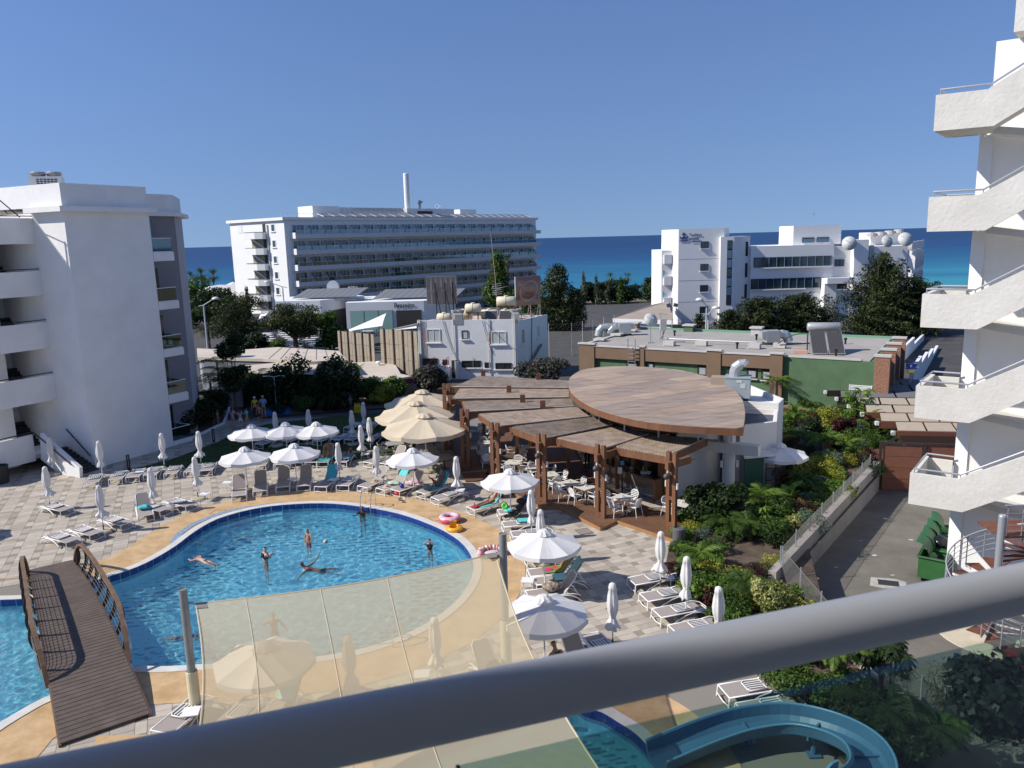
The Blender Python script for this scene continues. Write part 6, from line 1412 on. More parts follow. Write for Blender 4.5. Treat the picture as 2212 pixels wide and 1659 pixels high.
def clip_conv(sub,clip):
 out=list(sub);n=len(clip);A=sum(clip[i][0]*clip[(i+1)%n][1]-clip[(i+1)%n][0]*clip[i][1]for i in range(n));C=clip if A>0 else clip[::-1]
 for i in range(n):
  a,b=C[i],C[(i+1)%n];inp=out;out=[]
  if not inp:break
  side=lambda p:(b[0]-a[0])*(p[1]-a[1])-(b[1]-a[1])*(p[0]-a[0])
  for k in range(len(inp)):
   p,q=inp[k-1],inp[k];sp_,sq=side(p),side(q)
   if sq>=0:
    if sp_<0:t=sp_/(sp_-sq);out.append((p[0]+(q[0]-p[0])*t,p[1]+(q[1]-p[1])*t))
    out.append(q)
   elif sp_>=0:t=sp_/(sp_-sq);out.append((p[0]+(q[0]-p[0])*t,p[1]+(q[1]-p[1])*t))
 return out
rr=random.Random(3);dd=Vector((.86,.51)).normalized();ee=Vector((-dd.y,dd.x))
for i in range(-3,9):
 for j in range(-6,12):
  x0,y0=i*2.44+(j%2)*1.2,j*1.22
  q=[(dd*(x0+u)+ee*(y0+v)+Vector((1.5,33))) for u,v in((.012,.012),(2.428,.012),(2.428,1.208),(.012,1.208))]
  c=clip_conv([tuple(p) for p in q],LO)
  if len(c)>=3:
   ar=abs(sum(c[k-1][0]*c[k][1]-c[k][0]*c[k-1][1]for k in range(len(c))))/2
   if ar>.03:lfo('roof_sheet',MB().prism(c,4.272,4.30+rr.uniform(0,.003)),rr.choice(PLY))
mb=MB();LI=offset_poly(LO,-.05);n=len(LO)
for i in range(n):
 j=(i+1)%n;mb.prism([LO[i],LO[j],LI[j],LI[i]],3.95,4.268)
lfo('roof_edge',mb,TIMB)
for(x,y) in((3.9,43.2),(4.5,40.0),(5.5,37.8),(6.9,36.3),(8.6,35.6),(10.1,35.3),(4.3,46.2)):
 lfo('steel_support',MB().tube([(x,y,3.28),(x,y,3.98)],.045,8),GALV)
BW=mat('bar_white',(.70,.685,.655),.85,var=.04,scale=.7,bump=.3,bscale=9,spec=.2)
bh=thing('bar_building','white walled bar building with round column under the leaf roof','building',(11,40,0))
def bho(n,mb,m,**k):return ob(n,mb.xf(Matrix.Translation((-11,-40,0))),m,bh,**k)
bho('curved_wall',MB().prism([(8.05,37.25),(8.8,37.45),(9.6,37.85),(10.3,38.5),(10.7,39.3),(10.5,39.6),(10.1,38.8),(9.45,38.1),(8.7,37.68),(8.0,37.5)],-.05,3.85),BW)
bho('side_block',MB().prism([(11.2,37.75),(13.2,38.32),(14.15,41.0),(12.1,41.9),(10.8,39.6)],-.05,3.15),BW)
def parapet_ring(poly,z0,z1,th=.18):
 mb=MB();inn=offset_poly(poly,-th);n=len(poly)
 for i in range(n):j=(i+1)%n;mb.prism([poly[i],poly[j],inn[j],inn[i]],z0,z1)
 return mb
bho('parapet',parapet_ring([(11.2,37.75),(13.2,38.32),(14.15,41.0),(12.1,41.9),(10.8,39.6)],3.152,3.42),BW)
bho('flat_roof',MB().prism([(11.4,38.0),(13.0,38.5),(13.9,40.9),(12.2,41.6),(11,39.6)],3.152,3.17),mat('roof_dark_blue',(.06,.075,.10),.6))
RBk=[(12.15,41.95),(14.2,41.05),(14.88,42.24),(14.3,46.5),(12.2,46.8)]
bho('rear_block',MB().prism(RBk,-.05,3.45),BW);bho('rear_parapet',parapet_ring(RBk,3.452,3.75),BW)
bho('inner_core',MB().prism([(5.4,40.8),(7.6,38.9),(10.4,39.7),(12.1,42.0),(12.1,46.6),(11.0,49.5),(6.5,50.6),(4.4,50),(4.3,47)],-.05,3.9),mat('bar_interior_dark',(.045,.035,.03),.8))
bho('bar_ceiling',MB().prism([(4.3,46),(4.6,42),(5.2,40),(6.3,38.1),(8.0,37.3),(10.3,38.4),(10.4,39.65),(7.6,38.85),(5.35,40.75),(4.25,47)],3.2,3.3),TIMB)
o_=(10.45,36.95)
bho('round_column',MB().lathe([(.30,0),(.30,3.95)],(o_[0],o_[1],0),20),BW,smooth=False)
bho('concrete_beam',MB().prism([(8.9,37.35),(9.15,37.75),(11.75,36.2),(11.5,35.8)],2.35,2.85),BW)
for s in(-1,1):
 o=ob('wall_light',MB().box((0,0,0),(.12,.1,.34)),CLAMP,loc=(o_[0]+s*.38,o_[1]-.12,1.75));tagm(o,'white up-and-down light on the %s side of the round column'%('left' if s<0 else 'right'),'wall light')
bho('door_canopy',MB().prism([(11.2,36.9),(13.3,37.3),(13.35,38.2),(11.35,37.8)],1.95,2.05),BW)
gd_=thing('cage_door','dark green door and wire cage beside the round column','door',(11.4,37.0,0))
ob('door_leaf',MB().box((.35,.15,.95),(1.0,.05,1.9),rz=rad(12)),mat('door_green',(.01,.075,.05),.5),gd_)
mb=MB();
for k in range(3):mb.box((1.0+k*.5,.28+k*.09,.95),(.04,.04,1.9))
for z in(.1,.7,1.3,1.88):mb.bar((1.0,.28,z),(2.0,.46,z),.04,.04)
ob('cage_frame',mb,BLACKM,gd_);mb=MB()
for k in range(14):mb.box((1.05+k*.07,.29+k*.0126,.95),(.008,.008,1.8))
for k in range(24):mb.bar((1.0,.28,.1+k*.075),(2.0,.46,.1+k*.075),.008,.008)
ob('cage_mesh',mb,mat('wire',(.22,.22,.2),.5),gd_)
sg=ob('name_sign',MB().box((0,0,0),(.62,.03,.28),rz=rad(16)),mat('sign_white_red',(.75,.72,.68),.6),loc=(8.62,37.35,1.85));tagm(sg,'small white sign with red letters on the white wall right of the bar','sign')
text_obj('lettering','PEEK-A-BOO',.105,mat('red_lettering',(.5,.03,.02),.5),facing((0,0),(.96,.28),-.04,0,.02),sg,bold=.004)
au=thing('air_handling_unit','big grey air handling unit with zinc elbow on the roof behind the leaf roof','air handler',(12.75,43.6,3.47),rad(-20))
ob('unit_case',MB().box((0,0,.75),(1.35,1.1,1.1)).box((0,0,1.33),(1.42,1.16,.06)),mat('unit_grey',(.30,.35,.37),.5),au)
ob('access_panel',MB().box((.3,-.56,.9),(.28,.02,.28)).box((.1,-.56,1.15),(.3,.02,.14)),mat('label_pale',(.5,.52,.52),.6),au)
ob('duct_elbow',MB().tube([(-.2,0,1.35),(-.2,0,1.6),(-.12,0,1.85),(.1,0,2.02),(.32,0,2.08),(.40,0,2.0)],[.30,.30,.31,.30,.28,.27],12),mat('zinc_duct',(.50,.52,.52),.35,metal=.5),au)
ob('unit_feet',MB().box((-.5,0,.1),(.15,1.1,.2)).box((.5,0,.1),(.15,1.1,.2)),BLACKM,au)
ob('cowl_box',MB().box((-1.1,.3,.9),(.8,.8,.7)),mat('rusty_cowl',(.33,.26,.20),.8),au)
BC=[(6.95,36.93),(5.85,38.25),(5.05,39.75),(4.5,41.9),(4.2,44.3)];BCs=catm(BC,4)
MARB=mat('brown_marble',(.13,.085,.06),.35,col2=(.24,.165,.12),scale=1.4,detail=8,streak=(1,1,3))
PEB=mat('pebble_mosaic',(.03,.03,.032),.6,col2=(.42,.41,.38),scale=22,detail=1)
bc=thing('bar_counter','curved bar counter with brown marble front above a pebble mosaic plinth','bar counter',(5.5,40,0))
mbm,mbp,mbt,mbr=MB(),MB(),MB(),MB()
for a,b in zip(BCs,BCs[1:]):
 a=Vector(a);b=Vector(b);d=(b-a).normalized();n=Vector((d.y,-d.x))
 A=lambda s:[(a.x-5.5,a.y-40),(b.x-5.5,b.y-40),(b.x+n.x*s-5.5,b.y+n.y*s-40),(a.x+n.x*s-5.5,a.y+n.y*s-40)]
 mbp.prism(A(.35),0,.42);
 A2=[(a.x-n.x*.05-5.5,a.y-n.y*.05-40),(b.x-n.x*.05-5.5,b.y-n.y*.05-40),(b.x+n.x*.3-5.5,b.y+n.y*.3-40),(a.x+n.x*.3-5.5,a.y+n.y*.3-40)]
 mbm.prism(A2,.42,1.02);A3=[(a.x-n.x*.15-5.5,a.y-n.y*.15-40),(b.x-n.x*.15-5.5,b.y-n.y*.15-40),(b.x+n.x*.5-5.5,b.y+n.y*.5-40),(a.x+n.x*.5-5.5,a.y+n.y*.5-40)];mbt.prism(A3,1.02,1.08)
 mbr.bar((a.x-n.x*.2-5.5,a.y-n.y*.2-40,.2),(b.x-n.x*.2-5.5,b.y-n.y*.2-40,.2),.04,.04)
ob('pebble_plinth',mbp,PEB,bc);ob('marble_front',mbm,MARB,bc);ob('counter_top',mbt,mat('black_granite',(.02,.02,.022),.2),bc);ob('foot_rail',mbr,mat('steel',(.5,.5,.5),.3,metal=.8),bc)
ob('end_panel',MB().box((1.47,-3.1,.52),(.5,.16,1.04),rz=rad(40)),mat('panel_wood_orange',(.24,.115,.05),.5),bc)
COLW=mat('orange_column_wood',(.22,.10,.04),.5)
for x,y,w_ in((7.35,37.35,.5),(6.15,38.9,.22),(5.2,40.6,.2)):bho('bar_column',MB().box((x,y,1.62),(w_,.25,3.2),rz=rad(30)).box((x-.0,y-.14,1.62),(.06,.05,3.2),rz=rad(30)),COLW)
def small(name,mb,m,loc,label,cat,rz=0,smooth=False,group=None):
 o=ob(name,mb,m,loc=loc,rz=rz,smooth=smooth);return tagm(o,label,cat,group)
small('wine_bottle',MB().lathe([(.04,0),(.04,.2),(.015,.26),(.015,.33)],n=10),mat('bottle_green',(.10,.13,.05),.2),(6.25,38.2,1.08),'green wine bottle standing on the bar counter','bottle',smooth=True)
small('carafe',MB().lathe([(.05,0),(.06,.15),(.03,.25),(.05,.32)],n=10),mat('amber',(.45,.3,.08),.3),(6.45,37.95,1.08),'amber carafe with white cap on the bar counter','carafe')
small('fruit_bowl',MB().lathe([(.05,0),(.14,.06),(.17,.12),(.15,.12),(.04,.02)],n=14),WRAIL,(6.65,37.62,1.08),'white bowl near the end of the bar counter','bowl')
small('white_tray',MB().prism([(-.18,-.12),(.18,-.12),(.18,.12),(-.18,.12)],0,.1),WRAIL,(6.5,37.8,1.081),'white napkin tray between carafe and bowl on the counter','tray')
small('stacked_plates',MB().lathe([(.12,0),(.13,.08),(.1,.12),(0,.13)],n=14),mat('plate_grey',(.4,.42,.46),.4),(6.0,38.6,1.08),'grey plates stacked on the bar counter beside the bottle','plates')
for k in range(4):
 small('menu_card',MB().box((0,0,0),(.26,.015,.42),rx=-.15),mat('menu_paper',(.5,.5,.5),.6),(4.78+k*.24,40.35-k*.42,2.2-k*.06),['leftmost paper menu hanging over the bar','second paper menu from the left over the bar','paper menu with a red mark over the bar','rightmost dark edged menu over the bar'][k],'menu card',rz=rad(-58),group='paper menus over the bar')
ms=thing('sanitizer_stand','black stand with white dispenser before the bar counter','dispenser',(5.35,37.6,0));ob('base_plate',MB().box((0,0,.02),(.5,.4,.03),rz=.3),BLACKM,ms);ob('stand_post',MB().box((0,0,.8),(.07,.06,1.6)),BLACKM,ms);ob('dispenser_box',MB().box((-.12,-.05,1.35),(.2,.12,.32)),WRAIL,ms);ob('blue_notice',MB().box((0,-.03,1.72),(.2,.02,.22)),mat('notice_blue',(.1,.25,.5),.5),ms)
lb_=small('trash_bin',MB().lathe([(.24,0),(.26,.05),(.26,.86),(.2,.9),(.2,.84),(0,.84)],n=18),mat('bin_grey',(.10,.10,.105),.5),(6.72,30.78,0),'dark grey round waste bin at the edge of the deck and planting','bin')
small('plant_tub',MB().lathe([(.26,0),(.34,.5),(.36,.55),(.3,.55),(.28,.5),(0,.45)],n=16),mat('tub_black',(.025,.027,.027),.6),(-.85,37.9,0),'black ribbed plastic tub on the paving below the white parasol','tub')
small('left_bin',MB().lathe([(.4,0),(.45,.9),(.47,1.0),(.38,1.0),(.36,.9),(0,.9)],n=18),mat('bin_green_black',(.02,.025,.022),.6),(-28.93,42.74,0),'large dark round bin at the left edge beside the stairs','bin')
# ================= TABLES AND CHAIRS =================
CHW=mat('white_plastic',(.74,.74,.72),.4);TOPM=mat('table_top_cream',(.62,.60,.54),.5);GREYP=mat('grey_plastic',(.33,.31,.28),.5)
def make_chair(name,label,m,oval=True):
 t=thing(name,label,'chair')
 ob('seat',MB().prism([(-.22,-.2),(.22,-.2),(.24,.22),(-.24,.22)],.43,.46),m,t)
 mb=MB();N_=20
 ring=[(.23*math.cos(a),-.24-.06*math.sin(a)*1,.68+.20*math.sin(a)) for a in[2*PI*k/N_ for k in range(N_+1)]]
 mb.tube(ring,.018,6,cap=False);ob('back_ring',mb,m,t,smooth=True)
 for k in range(5):
  z=.53+k*.075;hw=.23*math.sqrt(max(0,1-((z-.68)/.20)**2));ob('back_slat',MB().bar((-hw,-.24-.06*((z-.68)/.2),z),(hw,-.24-.06*((z-.68)/.2),z),.012,.045),m,t)
 for s in(-1,1):
  ob('arm',MB().tube([(s*.23,-.22,.66),(s*.28,-.05,.67),(s*.28,.18,.66),(s*.26,.24,.60),(s*.24,.24,.45)],.017,6),m,t,smooth=True)
  ob('leg',MB().tube([(s*.20,.20,.44),(s*.25,.28,0)],[.022,.016],6),m,t);ob('leg',MB().tube([(s*.20,-.2,.48),(s*.24,-.30,0)],[.022,.016],6),m,t)
 return t
chairP=make_chair('armchair','white oval-backed plastic armchair at the front table of the deck',CHW)
chairG=make_chair('armchair','grey woven armchair beneath the cream parasols',GREYP)
used=dict(W=False,G=False)
def place_chair(x,y,z,face,label,group,kind='W'):
 p=chairP if kind=='W' else chairG
 if not used[kind]:
  used[kind]=True;p.location=(x,y,z);p.rotation_euler=(0,0,face-PI/2);p['label']=label;p['group']=group;return p
 return dup(p,(x,y,z),face-PI/2,label,group)
def make_table(label,sx=.8,sy=.8,m=TOPM,lm=CHW):
 t=thing('table',label,'table');ob('table_top',MB().box((0,0,.735),(sx,sy,.03)),m,t)
 ob('table_column',MB().tube([(0,0,.04),(0,0,.72)],.035,8),lm,t)
 for k in range(4):
  a=PI/4+k*PI/2;ob('foot',MB().tube([(0,0,.08),(.18*math.cos(a),.18*math.sin(a),.09),(.34*math.cos(a),.34*math.sin(a),.02)],.02,5),lm,t)
 return t
T1=make_table('square cream table with a small caddy on the front of the deck');T2=make_table('grey table under the cream parasols',1.0,1.0,mat('table_grey',(.33,.33,.30),.5),mat('dark_pedestal',(.04,.04,.04),.5))
tu=[False,False]
def place_table(x,y,z,rz,label,kind=0,scale=None):
 p=(T1,T2)[kind]
 if not tu[kind]:tu[kind]=True;p.location=(x,y,z);p.rotation_euler=(0,0,rz);p['label']=label;return p
 return dup(p,(x,y,z),rz,label,scale=scale)
CAD=MB().box((0,0,.02),(.12,.08,.04)).box((-.02,0,.07),(.03,.05,.08)).lathe([(.018,.04),(.02,.1),(.01,.12)],(.035,0,0),8).mesh('caddy',CHW)
def caddy(x,y,z,label):o=ob('menu_caddy',CAD,loc=(x,y,z));tagm(o,label,'caddy','white caddies on the tables')
tabs=[((4.99,34.82),-.78,'front','front square cream table on the deck between the two foremost posts',[0,90,180,270]),
 ((2.72,37.2),-.92,'double left','left half of the joined cream tables right of the third post',[180,270,90]),((3.42,36.5),-.92,'double right','right half of the joined cream tables beside the second post',[90,0,270]),
 ((7.5,33.75),-.72,'corner','white table at the right corner of the deck beside the dark bush',[90,180,270]),
 ((1.25,39.6),-1.25,'inner','left of two joined cream tables behind the third post',[180,90,270]),((1.8,38.7),-1.25,'inner right','right of two joined cream tables behind the third post',[0,90,270]),
 ((-.05,41.1),-.35,'mid','cream table behind the fourth post in the pergola shade',[0,90,180,270]),
 ((-1.6,43.3),.1,'shade1','grey-looking table deep under the pergola beside the fourth post',[90,270]),
 ((-1.75,45.4),.1,'shade2','white table in the shade behind the fifth post',[0,90,180,270]),
 ((-1.3,47.3),0,'shade3','farthest white table under the pergola beside a sunlit one',[90,270]),
 ((.5,44.2),0,'shade4','table before the dark bar opening deep in the shade',[180,270]),
 ((-1.9,50.0),0,'shade5','last white table at the far edge of the pergola',[270])]
names=dict(front='foremost square',corner='right corner',inner='second joined pair left',mid='fourth post',shade1='dim inner',shade2='shaded white',shade3='far shaded',shade4='bar side',shade5='farthest');names.update({'double left':'front joined pair left','double right':'front joined pair right','inner right':'second joined pair right'})
nm={0:'right',90:'far',180:'left',270:'near'}
for(x,y),rz,key,lab,sides in tabs:
 place_table(x,y,DZ,rz,lab)
 caddy(x,y,DZ+.75,'small white caddy standing on the %s restaurant table'%names[key])
 for s in sides:
  a=rz+rad(s);d_=.66
  place_chair(x+math.cos(a)*d_,y+math.sin(a)*d_,DZ,a+PI+random.uniform(-.12,.12),'white armchair at the %s side of the %s restaurant table'%(nm[s],names[key]),'white armchairs on the restaurant deck')
for(x,y),rz,lab,sides in[((-7.2,46.4),.3,'grey table half under the cream parasols nearest the lawn',[180,0,270]),((-5.2,45.3),.5,'middle grey table under the cream parasols',[0,90,270]),((-3.95,43.0),.55,'grey table beside the fifth post below the cream parasol',[90,200,300]),((-5.0,47.8),.4,'grey table at the back under the cream parasols',[90,180,0]),((-7.0,49.3),.3,'farthest grey table beneath the rear cream parasol',[0,180])]:
 place_table(x,y,0,rz,lab,1)
 for s in sides:
  a=rz+rad(s);place_chair(x+math.cos(a)*.8,y+math.sin(a)*.8,0,a+PI,'grey armchair on the %s side of the %s'%(nm.get(s,'near' if s>180 else 'far'),lab.split(' under')[0].split(' beneath')[0].split(' half')[0]),'grey armchairs under the cream parasols','G')
# ================= SUN LOUNGERS =================
SLING=mat('taupe_sling',(.33,.285,.26),.8,var=.05,scale=30);LWH=mat('lounger_white',(.80,.80,.79),.35)
def lounger_parts(t,raised):
 L=1.92;w=.34
 ob('seat_sling',MB().prism([(.03,-w+.03),(1.30 if raised else L-.35,-w+.03),(1.30 if raised else L-.35,w-.03),(.03,w-.03)],.335,.347),SLING,t)
 for s in(-1,1):
  ob('side_rail',MB().tube([(0,s*w,.34),(.7,s*w,.345),(1.3,s*w,.35),(1.6,s*w,.335),(1.85,s*w,.27)],.021,6),LWH,t,smooth=True)
  ob('arched_leg',MB().tube([(.42,s*(w+.02),.02),(.62,s*(w+.02),.14),(.9,s*(w+.02),.27),(1.2,s*(w+.02),.33),(1.5,s*(w+.02),.29),(1.75,s*(w+.02),.17),(1.92,s*(w+.02),.0)],.023,6),LWH,t,smooth=True)
  ob('foot_leg',MB().tube([(0,s*w,.34),(-.03,s*(w+.01),0)],.021,6),LWH,t)
 ob('end_bar',MB().tube([(0,-w,.34),(0,w,.34)],.02,6),LWH,t);ob('end_bar',MB().tube([(-.02,-w,.10),(-.03,0,.06),(-.02,w,.10)],.016,6),LWH,t)
 ob('end_bar',MB().tube([(1.85,-w,.2),(1.85,w,.2)],.016,6),LWH,t)
 if raised:
  A=rad(raised);bl=.80;M=Matrix.Translation((1.27,0,.36))@Matrix.Rotation(-A,4,'Y')
  bw=.29
  b=ob('backrest',MB().prism([(.0,-bw),(bl-.1,-bw),(bl-.03,-bw+.06),(bl-.03,bw-.06),(bl-.1,bw),(0,bw)],-.008,.008).xf(M),SLING,t)
  ob('backrest_frame',MB().tube([(0,-bw-.01,0),(bl-.12,-bw-.01,0),(bl,-bw+.08,0),(bl,bw-.08,0),(bl-.12,bw+.01,0),(0,bw+.01,0)],.018,6).xf(M),LWH,b,smooth=True)
  mb=MB();top=M@Vector((.42,0,0))
  for s in(-1,1):mb.tube([(top.x,s*.2,top.z),(1.8,s*.24,.25)],.014,5)
  ob('backrest_prop',mb,LWH,t)
 else:
  bw=.25;x0,x1=.62,1.18;z=.40
  b=ob('folded_rack',MB().tube([(x1,-bw,z),(x0+.08,-bw,z),(x0,-bw+.08,z),(x0,bw-.08,z),(x0+.08,bw,z),(x1,bw,z),(x1,-bw,z)],.017,6),LWH,t,smooth=True)
  for k in range(4):ob('slat',MB().box(((x0+x1)/2+.02,-.14+k*.093,z+.005),(x1-x0-.05,.030,.016)),LWH,b)
  ob('folded_sling',MB().prism([(x0-.02,-.27),(1.3,-.27),(1.3,.27),(x0-.02,.27)],.375,.383),SLING,t)
  ob('head_frame',MB().tube([(1.18,-w,.35),(1.5,-w+.02,.40),(1.78,-w+.05,.31),(1.84,0,.29),(1.78,w-.05,.31),(1.5,w-.02,.40),(1.18,w,.35)],.017,6),LWH,t,smooth=True)
protoF=thing('sun_lounger','','sun lounger');lounger_parts(protoF,0)
protoR=thing('sun_lounger','','sun lounger');lounger_parts(protoR,52)
lu=[False,False]
def lounger(x,y,deg,label,raised=False):
 k=1 if raised else 0;p=(protoF,protoR)[k]
 if not lu[k]:lu[k]=True;p.location=(x,y,.0);p.rotation_euler=(0,0,rad(deg));p['label']=label;p['group']='white sun loungers with taupe slings';return p
 return dup(p,(x,y,0),rad(deg),label,'white sun loungers with taupe slings')
LG=[
(-22.98,41.2,108,'folded sun lounger at the left end of the row beside the stairs',0),(-21.93,41.66,104,'folded lounger second from the stairs in the back row',0),(-21.15,42.0,101,'third lounger from the stairs beside a small white table',0),(-20.34,42.36,98,'fourth lounger from the stairs behind a closed parasol',0),(-19.25,42.49,101,'fifth lounger from the stairs at the lawn edge',0),(-18.25,42.75,97,'sixth lounger from the stairs half behind a closed parasol',0),(-17.43,42.92,99,'seventh lounger from the stairs nearest the open white parasols',0),
(-14.61,43.64,96,'folded lounger seen below the left front open parasol',0),(-13.5,43.75,96,'folded lounger between the two front open parasols',0),(-12.6,44.0,94,'folded lounger right below the second front open parasol',0),(-11.75,44.0,92,'folded lounger holding clothes beside the reading man',0),
(-11.1,44.01,89,'raised lounger with turquoise towel where the reading man sits',1),(-10.0,43.9,84,'lounger with blue towel on which a woman lies beside the lawn',0),
(-8.38,43.64,58,'empty lounger left of the raised one beside the grey tables',0),(-7.4,43.3,60,'raised empty lounger in front of the grey tables',1),(-6.3,42.9,64,'lounger half hidden beneath the open parasol near the cream ones',0),
(-16.2,48.6,62,'lounger at the left end of the shaded lawn row',0),(-14.6,49.2,66,'lounger on the shaded lawn behind the back open parasols',0),(-13.6,49.4,66,'lounger on the shaded lawn third from the left',0),(-12.6,49.0,66,'lounger on the shaded lawn right of the thin parasol pole',0),(-11.5,49.2,66,'lounger on the shaded lawn left of the closed parasol base',0),(-10.6,49.1,66,'lounger on the shaded lawn beside the closed parasol base',0),(-11.3,52.4,66,'farthest left lounger on the shaded lawn',0),(-10.2,52.4,66,'farthest right lounger on the shaded lawn',0),(-9.3,49.0,64,'lounger on the lawn between two closed parasols',0),(-8.0,50.0,40,'lounger on the lawn turned towards the cream parasols',0),(-8.1,47.9,40,'lounger at the right corner of the lawn beside a grey table',0),
(-13.97,38.24,108,'raised sun lounger at the left end of the poolside row',1),(-13.12,38.89,105,'second raised sun lounger of the poolside row',1),(-12.13,39.5,102,'third raised sun lounger beside a low white table',1),(-11.07,39.61,98,'fourth raised sun lounger right of the low white table',1),(-10.11,39.33,78,'raised lounger draped with a teal towel by the pool',1),(-8.98,39.43,80,'folded lounger right of the teal towelled one',0),(-7.89,39.14,58,'raised lounger with a straw hat near the pool ladder',1),(-6.88,38.65,50,'raised lounger with turquoise towel over its back and green clothes',1),(-6.08,38.4,48,'raised lounger carrying a blue ball near the pool ladder',1),(-4.73,37.92,48,'raised lounger with turquoise towel where a man lies with knees up',1),(-3.92,36.91,42,'folded lounger right of the man lying with knees up',0),(-2.1,35.35,36,'raised lounger where a woman in a red bikini sunbathes',1),
(-15.9,37.0,150,'folded lounger on the pool border left of the raised row',0),(-16.9,36.4,150,'folded lounger between two closed parasols left of the pool',0),(-17.5,35.6,118,'raised lounger with a crumpled teal towel left of the pool',1),(-17.9,34.6,150,'folded lounger beside the teal towelled one near the pool curve',0),(-18.7,33.4,150,'folded lounger farther right of a pair by the bridge',0),(-19.3,32.6,150,'front folded lounger of the pair by the bridge',0),(-21.9,36.8,150,'lone folded lounger under the closed parasol on the left paving',0),(-25.5,34.3,150,'lounger cut off by the left picture edge',0),
(-.77,34.77,12,'raised lounger next to the black pushchair',1),(-.56,33.16,10,'folded lounger with a turquoise towel near the pushchair',0),(-.18,31.95,10,'folded lounger half under the large front parasol',0),(.0,30.7,10,'lounger hidden mostly beneath the large front parasol',0),(.36,29.48,12,'lounger below the near rim of the large front parasol',0),(.45,27.95,10,'raised lounger with a green and red beach towel',1),(.65,27.2,10,'raised lounger with a pale turquoise towel hanging over its back',1),(.35,26.1,12,'raised lounger with a floral bag below the front parasol',1),
(4.18,26.98,17,'folded lounger at the far end of the row beside the planting',0),(4.40,25.65,17,'second folded lounger of the row beside the planting',0),(4.63,24.46,17,'third folded lounger of the row beside the planting',0),(4.95,23.3,17,'nearest folded lounger of the row beside the planting',0),
(2.9,21.6,112,'folded lounger behind the closed parasol above the railing',0),(2.35,20.6,118,'raised lounger partly shaded above the balcony railing',1),(1.35,20.2,122,'lounger on which the tanned woman sits above the railing',0),(-.35,20.3,118,'raised lounger with a dark bag behind the shade sail edge',1),
(5.62,19.8,12,'folded lounger beyond the blue slide',0),(5.85,18.9,12,'folded lounger nearest the blue slide',0),
(-9.42,18.62,72,'empty lounger at the foot of the left steel pole',0),(-7.9,18.5,72,'lounger just inside the left edge of the shade sail',0),(-6.9,18.7,72,'lounger under the sail with a mint towel',1),(-5.4,18.8,70,'lounger under the sail carrying a patterned bag',0),(-4.0,18.9,70,'lounger under the sail in the round shadow',0),(-2.6,19.0,66,'lounger under the sail next to a low table',0)]
for x,y,d,l,r in LG:lounger(x,y,d,l,bool(r))
def make_side():
 t=thing('side_table','','side table');ob('table_top',MB().box((0,0,.41),(.45,.45,.03)),LWH,t)
 for sx in(-1,1):
  for sy in(-1,1):ob('leg',MB().tube([(sx*.19,sy*.19,.4),(sx*.22,sy*.21,0)],.013,5),LWH,t)
 ob('leg_brace',MB().bar((-.2,-.2,.12),(.2,-.2,.12),.012,.012).bar((-.2,.2,.12),(.2,.2,.12),.012,.012),LWH,t);return t
sd=make_side();sf=True
for c,l in(((-15.31,40.34),'small white table left of the first raised poolside lounger'),((-11.9,40.64),'small white table between the third and fourth raised loungers'),((-9.67,40.35),'small white table right of the teal towelled lounger'),((-21.14,42.91),'small white table in the back row between two folded loungers'),((-8.85,45.35),'small grey-looking table at the lawn edge under a closed parasol'),((-2.76,37.97),'small white table behind the closed parasol with stone base'),((-.99,36.12),'small white table with drinks beside the sunbathing woman'),((1.74,29.47),'small white table below the large front parasol'),((.38,27.17),'small white table at the foot end of the towelled loungers'),((5.76,27.18),'small white table between the first two loungers by the planting'),((-8.94,19.4),'white table at the foot of the left steel pole'),((-15.81,38.52),'small white table under the folded lounger left of the pool'),((-2.85,20.98),'low white table under the shade sail'),((-15.39,49.9),'small white table on the shaded lawn'),((-4.98,39.25),'small white table with pink things left of the lying man')):
 if sf:sd.location=(c[0],c[1],0);sd['label']=l;sd['group']='small white side tables';sf=False
 else:dup(sd,c,random.uniform(-.4,.4),l,'small white side tables')
